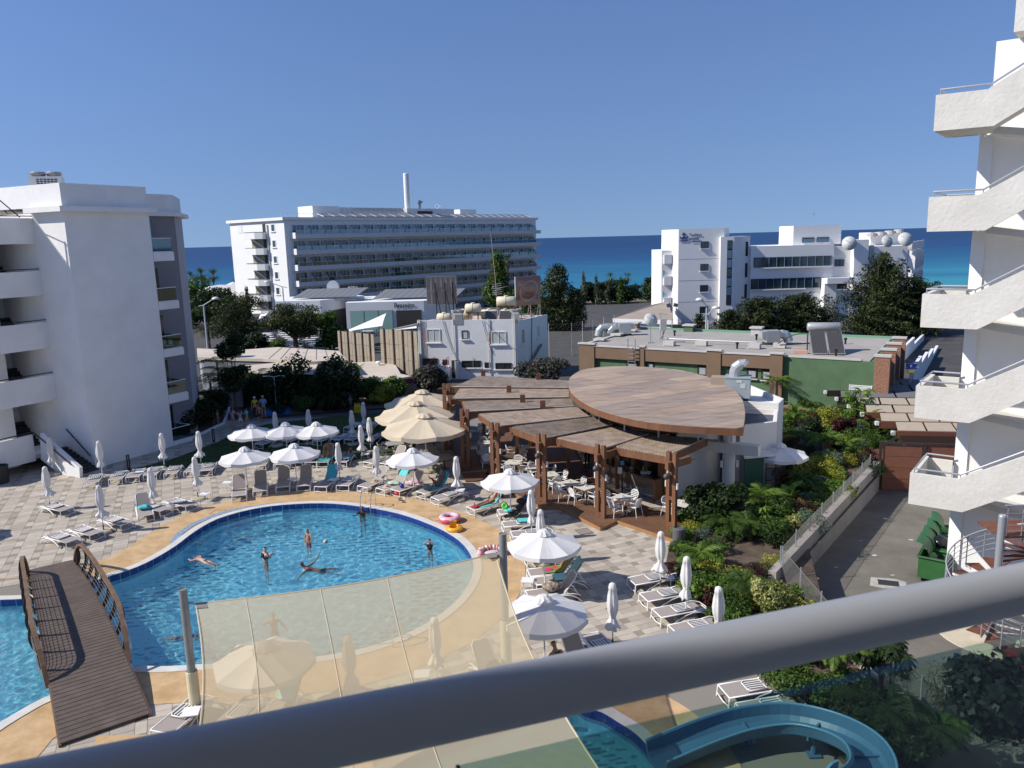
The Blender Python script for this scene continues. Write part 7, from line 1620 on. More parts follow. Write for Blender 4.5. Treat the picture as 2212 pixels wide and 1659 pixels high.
# ================= PARASOLS =================
UMB=mat('parasol_white',(.80,.79,.78),.85,var=.03,scale=2,bump=.15,bscale=7,spec=.1)
UMC=mat('parasol_cream',(.66,.56,.41),.85,var=.05,scale=2,bump=.15,bscale=5,spec=.1)
def trl(m,f=.25):
 t=m.node_tree;N=t.nodes;L=t.links;b=N['Principled BSDF'];o=N['Material Output'];tl=N.new('ShaderNodeBsdfTranslucent');mx=N.new('ShaderNodeMixShader');mx.inputs[0].default_value=f
 if b.inputs['Base Color'].links:L.new(b.inputs['Base Color'].links[0].from_socket,tl.inputs[0])
 L.new(b.outputs[0],mx.inputs[1]);L.new(tl.outputs[0],mx.inputs[2]);L.new(mx.outputs[0],o.inputs[0])
trl(UMB);trl(UMC,.15)
STONE=mat('base_stone',(.42,.38,.29),.9,var=.12,scale=4)
def canopy_mesh(R,n,z0,z1,val,m,nm,sq=False):
 rs=random.Random(n);steps=6;sub=4;v=[];f=[];N_=n*sub
 for r in range(steps+1):
  t=r/steps
  for k in range(N_):
   a=2*PI*k/N_;u=(k%sub)/sub;rr_=R*t*(1 if not sq else 1)
   ca=math.cos(PI/n)/math.cos(((a+(PI/n if False else 0))%(2*PI/n))-PI/n)
   rad_=rr_*(ca if True else 1)
   z=z1+(z0-z1)*t-math.sin(PI*u)*.05*t*R*(.5+.5*t)*.9
   v.append((rad_*math.cos(a),rad_*math.sin(a),z))
 for r in range(steps):
  for k in range(N_):f.append((r*N_+k,(r+1)*N_+k,(r+1)*N_+(k+1)%N_,r*N_+(k+1)%N_))
 b=steps*N_;o=len(v)
 for k in range(N_):
  x,y,z=v[b+k];v.append((x*1.0,y*1.0,z-val+.02*math.sin(k*1.7)))
 for k in range(N_):f.append((b+k,o+k,o+(k+1)%N_,b+(k+1)%N_))
 q=len(v);v+=[(x*.995,y*.995,z-.012) for x,y,z in v];f+=[tuple(i+q for i in g_[::-1]) for g_ in f]
 mb=MB();mb.v=v;mb.f=f;return mb
def make_umb(kind):
 if kind=='w':R,n,z0,z1,val,m,pr_=1.36,8,1.86,2.28,.15,UMB,.024
 else:R,n,z0,z1,val,m,pr_=2.45,8,2.55,3.22,.22,UMC,.035
 t=thing('parasol','','parasol')
 ob('canopy',canopy_mesh(R,n,z0,z1,val,m,'canopy'),m,t,smooth=False)
 c=.15*R+.03
 mb=MB();N_=16;v=[]
 for r,(rr_,z) in enumerate(((.02,z1+.13),(c*.45,z1+.13),(c*.8,z1+.05),(c*1.15,z1-.06))):
  for k in range(N_):
   w_=(1+.13*(k%2)) if r>1 else 1
   mb.v.append((rr_*w_*math.cos(2*PI*k/N_),rr_*w_*math.sin(2*PI*k/N_),z+(.02*(k%2) if r>1 else 0)))
 for r in range(3):
  for k in range(N_):mb.f.append((r*N_+k,(r+1)*N_+k,(r+1)*N_+(k+1)%N_,r*N_+(k+1)%N_))
 mb.f.append(tuple(range(N_)));ob('vent_cap',mb,m,t)
 ob('pole',MB().tube([(0,0,.05),(0,0,z1+.05)],pr_,8),WRAIL,t)
 for k in range(n):
  a=2*PI*k/n;ob('rib',MB().bar((.05*math.cos(a),.05*math.sin(a),z1-.06),(R*.97*math.cos(a),R*.97*math.sin(a),z0-.03),.015,.02),WRAIL,t)
 s=.42 if kind=='w' else .6
 ob('base',MB().lathe([(s,0),(s,.1),(s*.85,.15),(.04,.16),(.04,.35),(0,.35)],n=8),STONE,t)
 return t
def make_closed(seed,flare=1.):
 rs=random.Random(seed);t=thing('parasol','','parasol')
 prof=[(.035,2.28),(.095,2.24),(.125,2.10),(.105,2.08),(.135,1.9),(.165,1.6),(.15,1.38),(.10,1.2),(.085,1.13),(.15,.98),(.21*flare,.86),(.22*flare,.80)]
 n=28;mb=MB();ph=rs.uniform(0,6)
 for i,(r,z) in enumerate(prof):
  for k in range(n):
   a=2*PI*k/n;fold=1+(.20 if i>2 else .08)*math.sin(7*a+ph+z*1.2)+(.08*math.sin(3*a+2*ph) if i>2 else 0)
   dz=.05*math.sin(5*a+ph) if i>=len(prof)-2 else 0
   mb.v.append((r*fold*math.cos(a)+(.03 if i>8 else 0)*flare,r*fold*math.sin(a),z+dz))
 for i in range(len(prof)-1):
  for k in range(n):mb.f.append((i*n+k,i*n+(k+1)%n,(i+1)*n+(k+1)%n,(i+1)*n+k)[::-1])
 mb.f.append(tuple(range(n)));mb.f.append(tuple((len(prof)-1)*n+k for k in range(n))[::-1])
 ob('folded_canopy',mb,UMB,t,smooth=True)
 ob('tie_strap',MB().lathe([(.10,1.14),(.105,1.15),(.105,1.18),(.10,1.19)],n=14),UMB,t)
 ob('pole',MB().tube([(0,0,.05),(0,0,.9)],.022,8),WRAIL,t);
 ob('pole_lock',MB().tube([(0,0,.16),(0,0,.42)],.03,8),mat('pole_socket',(.12,.09,.08),.6),t)
 ob('base',MB().lathe([(.40,0),(.40,.09),(.33,.14),(.04,.15)],n=8),STONE,t);return t
pw=make_umb('w');pc=make_umb('c');pcl=[make_closed(1),make_closed(2,1.25),make_closed(3,.85)]
fu={}
def put(p,c,rz,label,grp):
 if p.name not in fu:fu[p.name]=1;p.location=(c[0],c[1],0);p.rotation_euler=(0,0,rz);p['label']=label;p['group']=grp;return p
 return dup(p,c,rz,label,grp)
OP=[((-15.48,45.34),'open white parasol at the left of the back row over the lawn edge'),((-13.53,45.55),'middle open white parasol of the back row over the lawn edge'),((-11.67,45.43),'right open white parasol of the back row over the lawn edge'),((-14.13,40.01),'open white parasol at the left of the two in front'),((-11.64,40.45),'open white parasol at the right of the two in front'),((-5.18,38.87),'open white parasol above the lying man near the ladder'),((-.21,34.73),'open white parasol beside the wooden deck'),((1.01,27.03),'large open white parasol in front of the right steel pole'),((.76,21.72),'open white parasol partly shaded above the sitting woman'),((13.3,37.94),'open white parasol half hidden behind the white bar building'),((-6.82,19.39),'open white parasol seen through the shade sail')]
for i,(c,l) in enumerate(OP):put(pw,c,.35+i*.6,l,'open white parasols')
put(pw,(-26.6,33.6),.2,'open white parasol just outside the left edge','open white parasols')
for i,(c,l) in enumerate([((-5.81,49.79),'farthest of the three large cream parasols'),((-5.83,46.23),'middle one of the three large cream parasols'),((-4.92,42.76),'nearest of the three large cream parasols')]):put(pc,c,.15+i*.1,l,'large cream parasols')
CL=[((-26.7,44.01),'closed parasol before the stair of the left block'),((-23.28,37.73),'closed parasol over the lone folded lounger at the left'),((-23.18,42.73),'closed parasol at the left end of the back lounger row'),((-20.31,44.18),'closed parasol before the shaded block wall in the back row'),((-18.28,44.45),'closed parasol at the corner of the block in the back row'),((-17.73,37.01),'closed parasol over the crumpled teal towel'),((-16.29,38.81),'closed parasol between back row and pool border'),((-18.9,34.36),'closed parasol nearest the wooden bridge'),
((-15.23,49.19),'closed parasol on the lawn behind the left open ones'),((-13.2,49.66),'closed parasol on the lawn beside the curved path'),((-10.3,49.09),'closed parasol on the lawn left of a close group'),((-10.0,51.59),'farthest closed parasol of the group on the lawn'),((-8.77,46.82),'closed parasol at the right of the group on the lawn'),((-8.94,44.89),'nearest closed parasol of the group on the lawn'),((-9.43,40.91),'closed parasol beside the reading man'),((-7.23,39.98),'closed parasol over the straw hat lounger'),
((-2.86,37.58),'closed parasol with octagonal stone base behind the pink ring'),((.68,32.01),'closed parasol beside the black pushchair'),((.98,29.54),'closed parasol just behind the large front parasol'),((5.22,26.87),'closed parasol at the far end of the planting row'),((5.64,24.58),'closed parasol in the middle of the planting row'),((2.93,22.71),'closed parasol standing free on the paving above the railing'),((6.09,22.26),'closed parasol at the near end of the planting row'),((-4.67,19.87),'left closed parasol seen through the shade sail'),((-2.39,20.77),'right closed parasol seen through the shade sail')]
for i,(c,l) in enumerate(CL):put(pcl[(i*7)%3],c,i*1.1,l,'closed white parasols')
# ================= PLANTS =================
def leafcloud(name,blobs,n,size,m,seed=1,aspect=.55,droop=0.,flat=0.,shell=.55,par=None,mesh_only=False):
 rs=np.random.RandomState(seed);B=np.array(blobs,float);vol=B[:,3]*B[:,4]*B[:,5];pk=rs.choice(len(B),n,p=vol**.8/np.sum(vol**.8))
 d=rs.normal(size=(n,3));d/=np.linalg.norm(d,axis=1)[:,None];r=shell+(1-shell)*rs.rand(n)**.6;r*=rs.uniform(.85,1.12,n)
 p=B[pk,:3]+d*B[pk,3:6]*r[:,None]
 nrm=d*.7+rs.normal(size=(n,3))*.6;nrm[:,2]+=.35;nrm/=np.linalg.norm(nrm,axis=1)[:,None]
 t=rs.normal(size=(n,3));t[:,2]-=droop;t-=nrm*np.sum(t*nrm,1)[:,None];t/=np.linalg.norm(t,axis=1)[:,None];b=np.cross(nrm,t)
 s=size*rs.uniform(.6,1.35,n)[:,None];w=s*aspect
 v=np.stack([p-t*s,p+b*w+nrm*s*.12,p+t*s,p-b*w+nrm*s*.12],1).reshape(-1,3)
 f=np.arange(4*n).reshape(-1,4)
 me=bpy.data.meshes.new(name);me.vertices.add(4*n);me.vertices.foreach_set('co',v.ravel());me.loops.add(4*n);me.polygons.add(n)
 me.loops.foreach_set('vertex_index',f.ravel().astype(np.int32));me.polygons.foreach_set('loop_start',np.arange(0,4*n,4,dtype=np.int32));me.polygons.foreach_set('loop_total',np.full(n,4,np.int32))
 me.update();me.validate();me.materials.append(m)
 a=me.attributes.new('tint','FLOAT','FACE');cl=rs.rand(len(B))*.35;a.data.foreach_set('value',(cl[pk]+rs.rand(n)*.35).astype(np.float32))
 if mesh_only:return me
 return ob(name,me,parent=par)
BARK=mat('bark',(.10,.075,.055),.95,var=.3,scale=6);PBARK=mat('palm_bark',(.16,.125,.09),.95,var=.3,scale=8)
G_DK=leafmat('leaf_dark',(.012,.028,.008),(.045,.075,.02));G_MD=leafmat('leaf_mid',(.03,.07,.012),(.10,.17,.03));G_LT=leafmat('leaf_light',(.06,.13,.015),(.20,.30,.05));G_YL=leafmat('leaf_yellow',(.16,.19,.02),(.42,.42,.06));G_RD=leafmat('leaf_red',(.035,.012,.012),(.12,.035,.03));G_GY=leafmat('leaf_grey',(.06,.075,.045),(.20,.21,.13));G_CY=leafmat('cypress_leaf',(.012,.022,.008),(.065,.085,.022),tr=.15);G_PN=leafmat('pine_leaf',(.012,.025,.006),(.085,.10,.022),tr=.2);G_BL=leafmat('leaf_bluish',(.07,.12,.09),(.22,.30,.24));G_VAR=leafmat('leaf_variegated',(.14,.18,.04),(.62,.58,.25));G_GR=leafmat('grass_blade',(.025,.05,.008),(.10,.15,.025))
def shrub(x,y,z,r,h,m,label,cat='shrub',n=900,size=.09,seed=1,name='shrub',group=None,asp=.55,blobs=None,stem=True,droop=0.):
 rs=random.Random(seed*13+5);t=thing(name,label,cat,(x,y,z),0,group)
 if blobs is None:
  blobs=[(0,0,h*.55,r*.75,r*.75,h*.45)]
  for k in range(7):a=rs.uniform(0,2*PI);d=rs.uniform(.35,.8)*r;blobs.append((d*math.cos(a),d*math.sin(a),rs.uniform(.3,.85)*h,r*rs.uniform(.25,.45),r*rs.uniform(.25,.45),h*rs.uniform(.15,.3)))
 leafcloud('foliage',blobs,n,size,m,seed,asp,par=t,droop=droop)
 if stem:
  mb=MB()
  for k in range(4):a=rs.uniform(0,6.3);mb.tube([(0,0,-.02),(.2*r*math.cos(a),.2*r*math.sin(a),h*.35),(.5*r*math.cos(a),.5*r*math.sin(a),h*.75)],[.035*r+.01,.025*r,.01],5)
  ob('stem',mb,BARK,t)
 return t
def frond_mesh(L,m,seed,leafl=.28,nl=22,arch=.55,up=.5,key='',wd=.018):
 rs=random.Random(seed);mb=MB();pts=[]
 for k in range(nl+1):
  t=k/nl;pts.append(Vector((L*t*(1-.15*t),0,up*L*t-arch*L*t*t*1.3)))
 for a,b in zip(pts[::2],pts[2::2]):mb.bar(a,b,.02*(1-.0),.014)
 for k in range(3,nl+1):
  p=pts[k];t=k/nl;l=leafl*math.sin(PI*(.12+.86*t))**.6*1.1
  d=(pts[min(k+1,nl)]-pts[k-1]).normalized()
  for s in(-1,1):
   q=p+Vector((d.x*.45*l,s*l*.8,d.z*.45*l-l*rs.uniform(.25,.6)));w_=wd
   i=len(mb.v);mb.v+=[tuple(p+d*w_),tuple(p-d*w_),tuple(p.lerp(q,.6)-d*w_+Vector((0,0,.04*l))),tuple(q),tuple(p.lerp(q,.6)+d*w_+Vector((0,0,.04*l)))];mb.f.append((i,i+1,i+2,i+3,i+4))
 me=mb.mesh('frond'+key,m);at=me.attributes.new('tint','FLOAT','FACE');at.data.foreach_set('value',[rs.random()*.5+.1 for _ in me.polygons]);return me
FM={}
def palm(x,y,z,h,label,nf=16,L=1.5,m=G_MD,seed=1,name='palm',trunk=.09,up=(.35,1.1),leafl=.3,clump=1,nl=20,cat='palm tree',group=None,lean=0.,wd=.018):
 t=thing(name,label,cat,(x,y,z),0,group);rs=random.Random(seed)
 key='%s_%.1f_%.2f'%(m.name,L,leafl)
 if key not in FM:FM[key]=[frond_mesh(L,m,seed+k,leafl,nl,.5,.45,'',wd) for k in range(3)]
 for c in range(clump):
  cx,cy=(0,0) if clump==1 else(rs.uniform(-.3,.3),rs.uniform(-.3,.3));hh=h*(1 if c==0 else rs.uniform(.5,.9))
  if hh>.25:ob('trunk',MB().tube([(cx*.3,cy*.3,0),(cx*.8+lean*.4,cy*.8,hh*.6),(cx+lean,cy,hh)],[trunk*1.25,trunk,trunk*.9],7),PBARK,t)
  for k in range(nf//clump):
   o=ob('frond',FM[key][k%3],parent=t);o.location=(cx+(lean if hh>.25 else 0),cy,hh);o.rotation_euler=(rs.uniform(-.15,.15),-rs.uniform(*up)+.45,2*PI*k/(nf//clump)+rs.uniform(-.25,.25));s=rs.uniform(.8,1.1);o.scale=(s,s,s)
 return t
def broad(x,y,z,h,label,n=9,L=.9,w=.2,m=G_LT,seed=1,name='banana_plant',cat='plant',up=(.2,1.0),trunk=True):
 t=thing(name,label,cat,(x,y,z));rs=random.Random(seed);key='B%s%.1f%.2f'%(m.name,L,w)
 if key not in FM:
  mb=MB();S_=8;v=[]
  for i in range(S_+1):
   u=i/S_;ww=w*math.sin(PI*min(1,u*.92+.06))**.7;zz=.55*L*u-.75*L*u*u*.9
   for q in(-1,0,1):mb.v.append((L*u*.95,q*ww,zz+(.06*L if q else 0)*math.sin(PI*u)))
  for i in range(S_):
   for q in range(2):mb.f.append((i*3+q,i*3+q+1,i*3+q+4,i*3+q+3))
  me=mb.mesh('leaf',m,True);at=me.attributes.new('tint','FLOAT','FACE');at.data.foreach_set('value',[.3+.3*((i//2)%2) for i in range(len(me.polygons))]);FM[key]=me
 if trunk:ob('stem',MB().tube([(0,0,0),(0,0,h)],[.06,.04],6),mat('green_stem',(.10,.14,.05),.7),t)
 for k in range(n):
  o=ob('leaf',FM[key],parent=t);o.location=(0,0,h*rs.uniform(.5,1));o.rotation_euler=(0,-rs.uniform(*up),2*PI*k/n*1.6+rs.uniform(-.3,.3));s=rs.uniform(.7,1.15);o.scale=(s,s,s)
 return t
def umbrella_tree(x,y,z,h,label,seed=1,m=G_MD,R=.75,cat='plant',name='umbrella_plant',n=9):
 t=thing(name,label,cat,(x,y,z));rs=random.Random(seed);key='U'+m.name
 if key not in FM:
  mb=MB()
  for k in range(9):
   a=2*PI*k/9;c,s=math.cos(a),math.sin(a);L=.34;i=len(mb.v)
   for u,w_,zz in((0,.01,0),(.35,.045,.03),(.75,.05,-.04),(1,.005,-.16)):mb.v+=[(c*L*u-s*w_,s*L*u+c*w_,zz),(c*L*u+s*w_,s*L*u-c*w_,zz)]
   for q in range(3):mb.f.append((i+2*q,i+2*q+1,i+2*q+3,i+2*q+2))
  me=mb.mesh('rosette',m);at=me.attributes.new('tint','FLOAT','FACE');at.data.foreach_set('value',[rs.random()*.5+.1 for _ in me.polygons]);FM[key]=me
 mb=MB()
 for k in range(3):mb.tube([(0,0,0),(rs.uniform(-.2,.2),rs.uniform(-.2,.2),h*.6),(rs.uniform(-.35,.35),rs.uniform(-.35,.35),h*.9)],[.05,.035,.015],6)
 ob('trunk',mb,BARK,t)
 for k in range(n*4):
  a=rs.uniform(0,6.28);d=R*math.sqrt(rs.random());o=ob('leaf_rosette',FM[key],parent=t);o.location=(d*math.cos(a),d*math.sin(a),h*rs.uniform(.55,1.05)-d*.25);o.rotation_euler=(rs.uniform(-.5,.5),rs.uniform(-.5,.5),a);s=rs.uniform(.7,1.15);o.scale=(s,s,s)
 return t
# --- garden strip between bar and lane: g() gives the ground point of each plant
P=lambda*q:q
umbrella_tree(*(22.26,49.68),.04,2.6,'tall umbrella plant with drooping fingered leaves before the green wall',3,G_LT,.85)
palm(*(19.39,56.82),.04,1.9,'feathery palm rising behind the white bar against the green wall',14,1.5,G_LT,2)
broad(*(18.16,49.51),.04,1.3,'banana-like plant with upright paddle leaves beside the white rear block',9,1.2,.24,G_LT,4)
shrub(*(20.41,49.26),.04,1.0,1.7,G_YL,'tall yellow-green feathery bush before the brown ledge',n=1500,size=.075,seed=3,asp=.35)
shrub(*(20.32,46.93),.04,.8,1.4,G_RD,'dark red leaved bush under the umbrella plant',n=1300,size=.10,seed=4)
shrub(*(19.04,45.18),.04,.6,.8,G_RD,'smaller dark red bush left of the tall one',n=700,size=.10,seed=24)
shrub(*(18.55,47.68),.04,.9,1.2,G_DK,'dark bush between the banana-like plant and the yellow-green bush',n=1300,size=.08,seed=5)
broad(*(22.17,47.58),.04,1.2,'broad leaved plant leaning right near the brick pillar',8,1.3,.2,G_LT,6)
palm(*(17.85,43.54),.04,1.2,'full feathery palm in the middle of the planting',26,1.3,G_LT,7,clump=3)
palm(*(18.85,42.5),.04,.9,'low spiky palm near the lane wall',20,1.1,G_LT,8,clump=2)
shrub(*(20.81,45.78),.04,.9,1.1,G_MD,'mid green bush near the brown lane gate',n=1400,size=.07,seed=9)
shrub(*(20.73,44.24),.04,.7,1.0,G_MD,'bush with twigs hanging over the end of the garden wall',n=1000,size=.06,seed=10,asp=.3)
shrub(*(17.45,41.29),.04,.7,.9,G_BL,'silvery leaved plant beside the full feathery palm',n=800,size=.09,seed=11,asp=.25)
shrub(*(15.83,39.36),.04,1.25,1.2,G_YL,'wide bright yellow bush in the middle of the planting',n=2600,size=.07,seed=12,asp=.45)
shrub(*(16.0,38.0),.04,.8,.9,G_YL,'smaller bright yellow bush close to the garden wall',n=1400,size=.07,seed=13,asp=.45)
shrub(*(13.34,37.67),.04,.45,1.1,G_RD,'narrow dark red bush at the corner of the white bar wall',n=800,size=.11,seed=14)
shrub(*(15.02,38.65),.04,.4,.7,G_RD,'small dark red plant in front of the yellow bush',n=400,size=.11,seed=15)
broad(*(14.03,36.9),.04,.9,'leafy plant with arching blades below the yellow bush',12,1.1,.09,G_MD,16,up=(.1,.9))
palm(*(14.11,36.21),.04,.5,'low feathery palm below the yellow bush',22,1.2,G_MD,17,clump=2)
broad(*(12.69,34.7),.04,.7,'young banana plant with one glossy upright leaf',5,.95,.26,G_LT,18,up=(.7,1.25))
shrub(*(13.63,34.94),.04,.5,.8,G_BL,'pale silvery plant right of the young banana plant',n=500,size=.10,seed=19,asp=.2)
shrub(*(14.04,34.75),.04,.8,.8,G_MD,'fine leaved bush with rusty tips near the wall posts',n=1200,size=.06,seed=20,asp=.3)
shrub(*(11.64,33.14),.04,.9,.9,G_MD,'mid green bush at the foot of the young banana plant',n=1600,size=.06,seed=21)
shrub(*(11.8,32.03),.04,.6,.75,G_VAR,'pale variegated bush low in the planting',n=700,size=.06,seed=22)
shrub(*(10.81,30.56),.04,.9,.8,G_DK,'dark fine leaved bush above the end of the garden wall',n=1700,size=.055,seed=23)
shrub(*(8.83,33.09),.04,1.45,1.9,G_DK,'big rounded bush with dark heart-shaped leaves beside the deck',n=4200,size=.085,seed=25,asp=.8)
palm(*(11.12,34.39),.04,.9,'bright feathery palm right of the dark rounded bush',26,1.35,G_LT,26,clump=3)
palm(*(8.87,31.73),.04,.7,'spreading bluish palm in front of the dark rounded bush',24,1.4,G_MD,27,clump=2)
palm(*(10.02,31.65),.04,.6,'low palm with drooping blades below the bright one',24,1.3,G_MD,28,clump=2)
umbrella_tree(*(10.26,32.43),.04,1.1,'small umbrella plant in front of the bright palm',29,G_LT,.5,n=5)
shrub(*(11.74,33.74),.04,.8,1.0,G_MD,'mid green bush between the bright palm and the garden wall',n=1500,size=.06,seed=30)
shrub(*(10.89,31.33),.04,.9,.9,G_MD,'fine leaved mass lower in the planting',n=1800,size=.055,seed=31)
palm(*(7.25,28.67),.04,.6,'feathery palm beside the closed parasol at the planting edge',22,1.2,G_LT,32,clump=2)
shrub(*(6.74,29.59),.04,.75,.7,G_MD,'low clipped green bush just beyond the waste bin',n=1700,size=.045,seed=33,asp=.7)
shrub(*(6.02,28.12),.04,.65,.45,G_RD,'low purple ground bush at the planting edge',n=1500,size=.04,seed=34)
shrub(*(6.54,26.79),.04,.8,.75,G_MD,'clipped green bush behind the middle closed parasol',n=1900,size=.045,seed=35,asp=.7)
shrub(*(7.04,27.44),.04,.6,.8,G_YL,'yellowish bush right of the middle closed parasol',n=900,size=.05,seed=36)
shrub(*(6.52,26.2),.04,.8,.9,G_MD,'green bush behind the second folded lounger by the planting',n=1900,size=.045,seed=37,asp=.7)
shrub(*(6.62,25.48),.04,.5,.7,G_RD,'dark red plant near the near-end closed parasol',n=600,size=.07,seed=38)
palm(*(8.06,25.75),.04,.7,'palm with white blossoms around it above the railing',22,1.2,G_MD,39,clump=2)
shrub(*(7.39,25.09),.04,.7,.7,G_MD,'feathery green bush right of the near-end closed parasol',n=1700,size=.05,seed=40,asp=.25)
shrub(*(7.02,24.29),.04,.7,.6,G_MD,'clipped green bush touching the railing line',n=1700,size=.045,seed=41,asp=.7)
shrub(*(8.61,24.61),.04,.85,1.25,G_VAR,'large variegated yellow bush at the foot of the garden wall',n=1900,size=.07,seed=42)
shrub(*(7.53,20.0),.04,1.1,1.0,G_MD,'clipped dark green bush beyond the slide loungers',n=3600,size=.045,seed=43,asp=.7)
shrub(*(8.31,19.52),.04,.9,.8,G_MD,'dark green bush with white blossoms next to the slide',n=2600,size=.045,seed=44,asp=.7)
shrub(*(7.41,20.58),.04,.7,.8,G_MD,'green bush behind the heads of the slide loungers',n=1900,size=.05,seed=45)
palm(*(8.81,20.22),.04,1.3,'grassy palm tuft lit bright green below the railing',26,1.0,G_LT,46,leafl=.2,name='grass_palm')
shrub(*(9.06,19.81),.04,.8,.8,G_MD,'bush dotted with white flowers on the kerb',n=1700,size=.05,seed=47)
umbrella_tree(*(10.06,19.94),.04,1.6,'umbrella plant standing against the chain link fence',48,G_DK,.65)
palm(*(9.41,18.36),.04,.5,'shaded feathery palm below the chain link fence',26,1.3,G_DK,49,clump=2)
palm(*(9.86,17.77),.04,.4,'shaded spreading palm near the bottom edge',26,1.4,G_DK,50,clump=2)
shrub(*(11.13,18.78),.04,.6,1.5,G_GY,'thin twiggy bush against the chain link fence',n=700,size=.07,seed=51,asp=.15)
palm(*(10.66,18.02),.04,.3,'low grassy palm beside the dark round-leaved bush',18,1.0,G_MD,52)
shrub(*(11.75,17.79),.04,1.35,2.3,leafmat('leaf_blackish',(.008,.015,.010),(.03,.045,.035)),'dark bush with round leaves in the bottom right corner',n=3000,size=.10,seed=53,asp=.85)
shrub(*(8.98,18.87),.04,1.2,.9,G_DK,'shaded bush between slide and chain link fence',n=2500,size=.06,seed=54)
shrub(*(8.89,17.24),.04,1.3,.8,G_DK,'shaded low bush at the bottom edge right of the slide',n=2500,size=.06,seed=55)
rs=random.Random(2);k=0;FP=[]
kinds=[(G_MD,'mid green'),(G_DK,'dark green'),(G_LT,'light green'),(G_BL,'silvery'),(G_MD,'leaf green'),(G_YL,'yellowish'),(G_LT,'fresh green'),(G_RD,'dark red')]
for q,(mm,nm_) in enumerate(kinds):
 FP.append(shrub(0,0,.04,.75,.8,mm,'low %s filler plant in the strip between restaurant and lane'%nm_,'plant',n=900,size=.06,seed=200+q,name='low_plant',group='low %s filler plants in the garden strip'%nm_,stem=False,asp=(.5,.3,.7,.25)[q%4]))
for i in range(640):
 x,y=rs.uniform(5,24),rs.uniform(14,56)
 if inside((x,y),GARDEN) and not inside((x,y),[(7.5,36),(13.6,37.6),(15.2,42.3),(14.6,47.5),(7.5,48)]):
  q=k%8
  if k<8:FP[q].location=(x,y,.04)
  else:dup(FP[q],(x,y,.04),rs.uniform(0,6.3),scale=rs.uniform(.7,1.15))
  k+=1
# --- dark hedge behind the lawn and round the left block
def tree(x,y,z,h,crown,trunk_r,label,m,n,size,seed,name='tree',asp=.5,shell=.4,limbs=6,group=None,bark=None,cat='tree'):
 t=thing(name,label,cat,(x,y,z),0,group);rs=random.Random(seed);B=crown;
 leafcloud('crown',B,n,size,m,seed,asp,par=t,shell=shell)
 zt=min(b[2]-b[5]*.4 for b in B);mb=MB().tube([(0,0,-.1),(.1*trunk_r,0,zt*.6),(0,0,max(zt,.4))],[trunk_r*1.2,trunk_r,trunk_r*.85],8);ob('trunk',mb,bark or BARK,t)
 for b in rs.sample(B,min(limbs,len(B))):ob('limb',MB().tube([(0,0,max(zt*.8,.3)),(b[0]*.5,b[1]*.5,(zt+b[2])/2),(b[0]*.9,b[1]*.9,b[2])],[trunk_r*.6,trunk_r*.35,trunk_r*.12],6),bark or BARK,t)
 return t
def crownblobs(r,h0,h1,n,seed,s=(.3,.5),top=1.):
 rs=random.Random(seed);B=[(0,0,(h0+h1)/2,r*.6,r*.6,(h1-h0)*.4)]
 for k in range(n):
  a=rs.uniform(0,2*PI);z=rs.uniform(0,1);rr_=r*math.sqrt(max(.05,1-(2*z-1)**2*top));d=rr_*rs.uniform(.5,.85);B.append((d*math.cos(a),d*math.sin(a),h0+(h1-h0)*z,r*rs.uniform(*s),r*rs.uniform(*s),(h1-h0)*rs.uniform(*s)*.45))
 return B
hz=[((-18.53,60.81),3.4,1.5,'large black-green bush with round leaves behind the shower',0),((-17.24,61.08),4.2,1.9,'widest dark bush of the hedge before the pale roof',0),((-14.16,60.69),4.0,1.9,'dark rounded bush of the hedge left of the red fascia shed',0),((-15.64,60.45),2.6,1.5,'lower dark bush between the two big ones of the hedge',1),((-20.23,61.02),2.8,1.1,'dark bush behind the man in blue',1),((-12.56,61.35),2.4,1.4,'low dark bush behind the yellow canisters',1),((-11.14,61.6),2.2,1.3,'mid green bush left of the cream parasols',2),((-9.59,62.3),2.0,1.3,'sunlit bush touching the farthest cream parasol',2),((-14.15,59.43),1.2,1.0,'low shaded plant at the foot of the hedge',1),((-12.92,59.49),1.3,1.0,'low shaded plant beside the boy in the blue cap',1),((-16.18,59.07),1.2,.9,'low plant with yellowish tips right of the blue pad',2),((-10.32,61.06),1.6,1.0,'yellow-green bush in front of the cream parasols',3)]
for i,(c,h,r,l,k) in enumerate(hz):shrub(c[0],c[1]+r*.6,0.,r,h,[G_DK,G_DK,G_MD,G_YL][k],l,n=2600,size=.13 if k==0 else .10,seed=60+i,asp=.8 if k==0 else .5,name='hedge_bush')
c=(-21.01,65.69);tree(c[0],58.5,0,5,[(0,0,5.2,1.1,1.1,.7),(.5,0,5.9,.8,.8,.5),(-.5,0,4.9,.6,.6,.4),(-.2,0,3.3,.9,.9,.5),(.6,.2,3.6,.7,.7,.35),(0,0,2.5,.9,.9,.6)],.09,'slim dark tree with tiered crown rising above the pale restaurant roof',G_DK,2600,.13,81,asp=.7)
for c,h,l,sd_ in(((-23.47,61.43),3.6,'big dark feathery palm beside the left apartment block',82),((-22.85,57.34),2.6,'dark palm at the foot of the block balconies',83),((-23.34,53.53),1.6,'dark palm in front of the lowest balcony of the left block',84),((-20.85,61.53),2.2,'dark broad palm behind the waiting children',85)):
 palm(c[0],c[1]+1.2,0,h,l,30,2.0,G_DK,sd_,clump=3,trunk=.1,leafl=.42)
for i,(c,l) in enumerate((((-22.26,52.45),'dark bush filling the bed under the lowest balcony'),((-21.99,55.08),'dark bush in the bed beside the two girls'),((-22.24,58.03),'dark bush at the far end of the bed by the grey wall'),((-22.68,55.15),'dark bush against the rear wall of the left block'))):shrub(c[0]-.3,c[1]+.9,.05,1.3,1.9,G_DK,l,n=1900,size=.11,seed=90+i)
